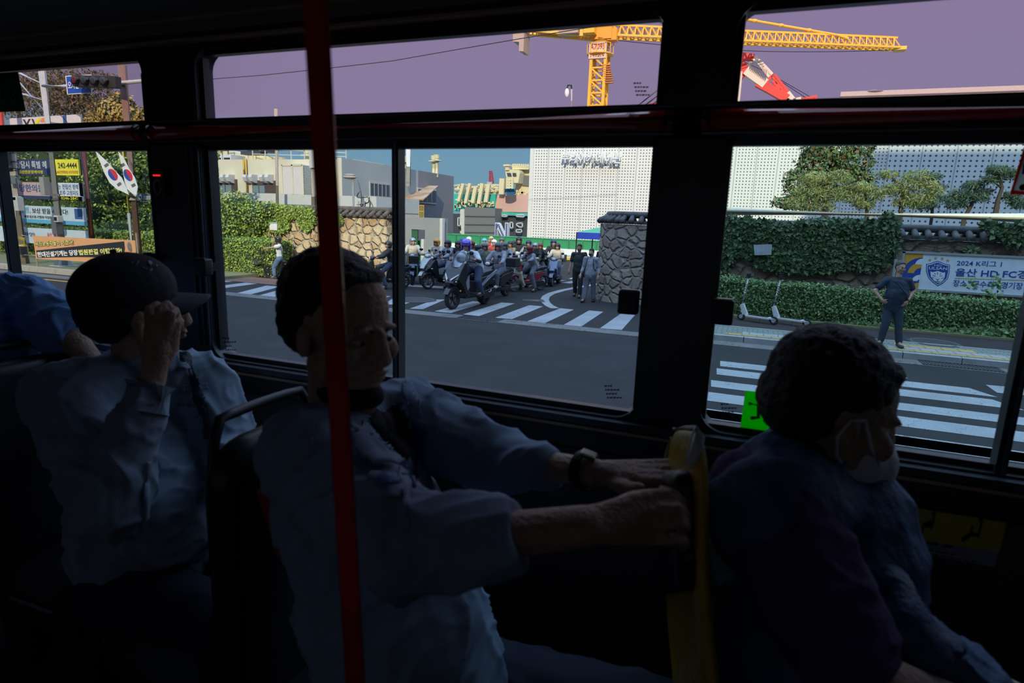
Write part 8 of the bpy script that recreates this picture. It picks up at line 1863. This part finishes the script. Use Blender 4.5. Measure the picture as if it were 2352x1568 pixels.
for k in range(5): drape('label_print', [(418 + k * 9, 888 - k), (424 + k * 9, 887 - k), (426 + k * 9, 900 - k), (420 + k * 9, 901 - k)], T, mat('label_yellow', (.45, .42, .12), .7), P.root, .009, .001, 6)
drape('bag_strap', [(412, 815), (428, 810), (455, 870), (480, 950), (492, 1000), (476, 1008), (462, 955), (436, 880)], T, mat('strap_navy', (.015, .02, .04), .6), P.root, .010, .004, 90)
drape('shirt_placket', [(330, 1060), (345, 1060), (340, 1200), (322, 1200)], T, cloth2, P.root, .005, .003)
b = MB()
for dy in (-.12, .12): b.cap(J['hip'] + V((0, dy, -.05)), J['hip'] + V((.44, dy * 1.2, .0)), .108, .082); b.cap(J['hip'] + V((.44, dy * 1.2, 0)), V((J['hip'].x + .42, J['hip'].y + dy * 1.2, ZF + .12)), .076, .055)
b.remesh('trousers', drk, P.root, .012, 3, disp=lambda co: ridge(co, .008, 8, 1.0))
for dy in (-.12, .12): b = MB(); g = V((J['hip'].x + .42, J['hip'].y + dy * 1.2, ZF + .045)); b.cap(g - V((.05, 0, 0)), g + V((.16, 0, -.01)), .045, .040); b.remesh('shoe', shoeb, P.root, .012, 2)

# ---------------- far left passenger in light blue
P = Person((-2.35, 1.12, ZF), 'passenger in bright blue short sleeved work shirt at the far left edge')
J = P.j(dict(head=(-105, 560, 1.14), neck=(-75, 660, 1.15), chest=(-40, 800, 1.15), hip=(-40, 1150, 1.15), shR=(-150, 770, .98), elR=(-170, 960, .90), wrR=(-120, 1150, .95), shL=(60, 690, 1.26), elL=(165, 775, 1.22), wrL=(330, 890, 1.20)))
J['wrL'] = J['elL'] + V((.20, -.02, -.14)); figure(P.root, {**J}, (1, .1, 0), .008, 1.05, skin_h, ltblue, None, None, sleeve=.0, torso=(.19, .20), headf=(1, .3, 0)); sh = [o for o in P.root.children if o.name.startswith('jacket')][0]; bpy.data.objects.remove(sh)
b = MB(); b.cap(J['hip'], J['chest'], .19, .19, flat=.9, up=(1, 0, 0)); b.cap(J['chest'], J['neck'], .17, .085)
for k in 'RL': b.cap(J['chest'].lerp(J['neck'], .6), J['sh' + k], .10, .09); b.cap(J['sh' + k], J['sh' + k].lerp(J['el' + k], .85), .092, .076)
so = b.remesh('work_shirt', ltblue, P.root, .008, 4, disp=lambda co: ridge(co, .018, 10, 21.0, (1, 1, .7))); T = bvh_of(so)
for k in range(9): drape('shirt_embroidery', [(6 + k * 4.4, 738 - k * 1.1), (9 + k * 4.4, 737 - k), (9.5 + k * 4.4, 733 - k), (6.5 + k * 4.4, 734 - k)], T, mat('embroidery_navy', (.02, .05, .20), .7), P.root, .004, .001, 5)
haircap(J['head'], (1, .3, 0), 1.06, P.root)
J['hip'].z = max(J['hip'].z, ZF + .5)
b = MB()
for dy in (-.12, .12): b.cap(J['hip'] + V((0, dy, -.02)), J['hip'] + V((.40, dy, .0)), .10, .08); b.cap(J['hip'] + V((.40, dy, 0)), V((J['hip'].x + .38, J['hip'].y + dy, ZF + .10)), .076, .055)
b.remesh('trousers', drk, P.root, .014, 3)

# ---------------- man in the mask, right foreground
P = Person((.12, .93, ZF), 'man seen from behind in navy vest and purple shirt with white mask at the right')
J = P.j(dict(head=(1912, 948, 1.10), neck=(1845, 1068, 1.12), chest=(1858, 1245, 1.12), hip=(1860, 1720, 1.1), shR=(1755, 1160, .96), elR=(1985, 1560, .80), wrR=(2230, 1560, .95), shL=(1905, 1120, 1.27), elL=(2060, 1480, 1.24), wrL=(2400, 1640, 1.1)))
J['wrR'] = J['elR'] + V((.20, .12, -.10)); J['hip'] = V((J['chest'].x - .0, 1.08, ZF + .50))
f = V((.92, .30, -.30)); fs_ = 1.01; b = MB(); headmb(b, J['head'], f, fs_)
b.cap(J['neck'], J['head'] + V((-.015, 0, -.06)), .062, .062); b.cap(J['hip'], J['chest'], .13, .13); b.cap(J['chest'], J['neck'], .10, .065)
for k in 'RL':
    b.cap(J['chest'].lerp(J['neck'], .6), J['sh' + k], .06, .055); b.cap(J['sh' + k], J['el' + k], .050, .040); b.cap(J['el' + k], J['wr' + k], .040, .028); hand(b, J['wr' + k], (J['wr' + k] - J['el' + k]), V((0, 0, -1)), 1 if k == 'L' else -1, .5)
for dy in (-.12, .12): b.cap(J['hip'] + V((.02, dy, -.05)), J['hip'] + V((.42, dy * 1.2, .0)), .085, .062); b.cap(J['hip'] + V((.42, dy * 1.2, 0)), V((J['hip'].x + .40, J['hip'].y + dy * 1.2, ZF + .08)), .055, .038)
b.remesh('body', skin_h, P.root, .0058, 3, deform=facedef(J['head'], f, fs_))
fn_ = f.normalized(); up_ = V((0, 0, 1)); up_ = (up_ - fn_ * up_.dot(fn_)).normalized(); xx = fn_.cross(up_); cH = J['head']; M_ = Matrix((xx, fn_, up_)).transposed()
haircap(cH + V((-.006, -.004, .004)), fn_, 1.03, P.root, vox=.005, rough=.0035)
mw = mat('white_mask_cloth', (.80, .82, .85), .8, bump=.2, bscale=90); PP = lambda a, b_, z: cH + (xx * a + fn_ * b_ + up_ * z) * fs_
b = MB(); b.ell(PP(0, .088, -.058), (.058, .042, .050), M_); b.ell(PP(0, .060, -.085), (.056, .060, .030), M_); b.ell(PP(.038, .055, -.060), (.030, .042, .038), M_); b.ell(PP(.045, .030, -.078), (.026, .040, .026), M_); b.remesh('face_mask', mw, P.root, .005, 2)
b = MB(); b.tube([PP(.060, .070, -.045), PP(.078, .035, -.02), PP(.090, .000, .018), PP(.094, -.022, .012), PP(.088, -.026, -.02), PP(.078, -.008, -.05), PP(.066, .040, -.078)], .0026, 6); b.build('ear_loop', mw, P.root, smooth=True)
b = MB(); b.tube([PP(.083, .085, .012), PP(.092, .0, .028), PP(.092, -.02, .020)], .0018, 5); 
# purple shirt, navy vest
b = MB(); b.cap(J['hip'], J['chest'], .17, .165, flat=.9, up=(1, 0, 0)); b.cap(J['chest'], J['neck'] + V((0, 0, -.03)), .155, .088)
b.lathe(J['neck'] - V((0, 0, .05)), [(0, .100), (.04, .086), (.075, .080)], 24)
for k in 'RL': b.cap(J['chest'].lerp(J['neck'], .6), J['sh' + k], .095, .086); b.cap(J['sh' + k], J['sh' + k].lerp(J['el' + k], .78), .090, .078)
b.remesh('purple_shirt', purp, P.root, .008, 4, disp=lambda co: ridge(co, .010, 9, 31.0))
b = MB(); b.cap(J['hip'], J['chest'], .195, .19, flat=.92, up=(1, 0, 0)); b.cap(J['chest'], J['chest'].lerp(J['neck'], .75), .185, .118, flat=.95, up=(1, 0, 0))
for k in 'RL': b.cap(J['chest'].lerp(J['neck'], .7), J['sh' + k].lerp(J['elR'] if k == 'R' else J['elL'], .06), .115, .103)
b.remesh('quilted_vest', navyv, P.root, .008, 4, disp=lambda co: ridge(co, .010, 7, 41.0) + .003 * np.sin(co[:, 2] * 70))
b = MB(); b.tube([Q(1990, 1270, 1.10), Q(2040, 1340, .98), Q(2075, 1430, .92), Q(2130, 1520, .90)], [.03, .035, .04, .05], 12); b.cap(Q(2090, 1500, .96), Q(2170, 1600, .98), .07, .09); b.remesh('shoulder_bag', mat('blue_grey_bag', (.05, .10, .20), .6, bump=.3, bscale=80), P.root, .008, 3, disp=lambda co: ridge(co, .010, 10, 51.0))
b = MB()
for dy in (-.12, .12): b.cap(J['hip'] + V((0, dy, -.05)), J['hip'] + V((.44, dy * 1.2, .0)), .105, .080); b.cap(J['hip'] + V((.44, dy * 1.2, 0)), V((J['hip'].x + .42, J['hip'].y + dy * 1.2, ZF + .12)), .076, .055)
b.remesh('trousers', drk, P.root, .012, 3)
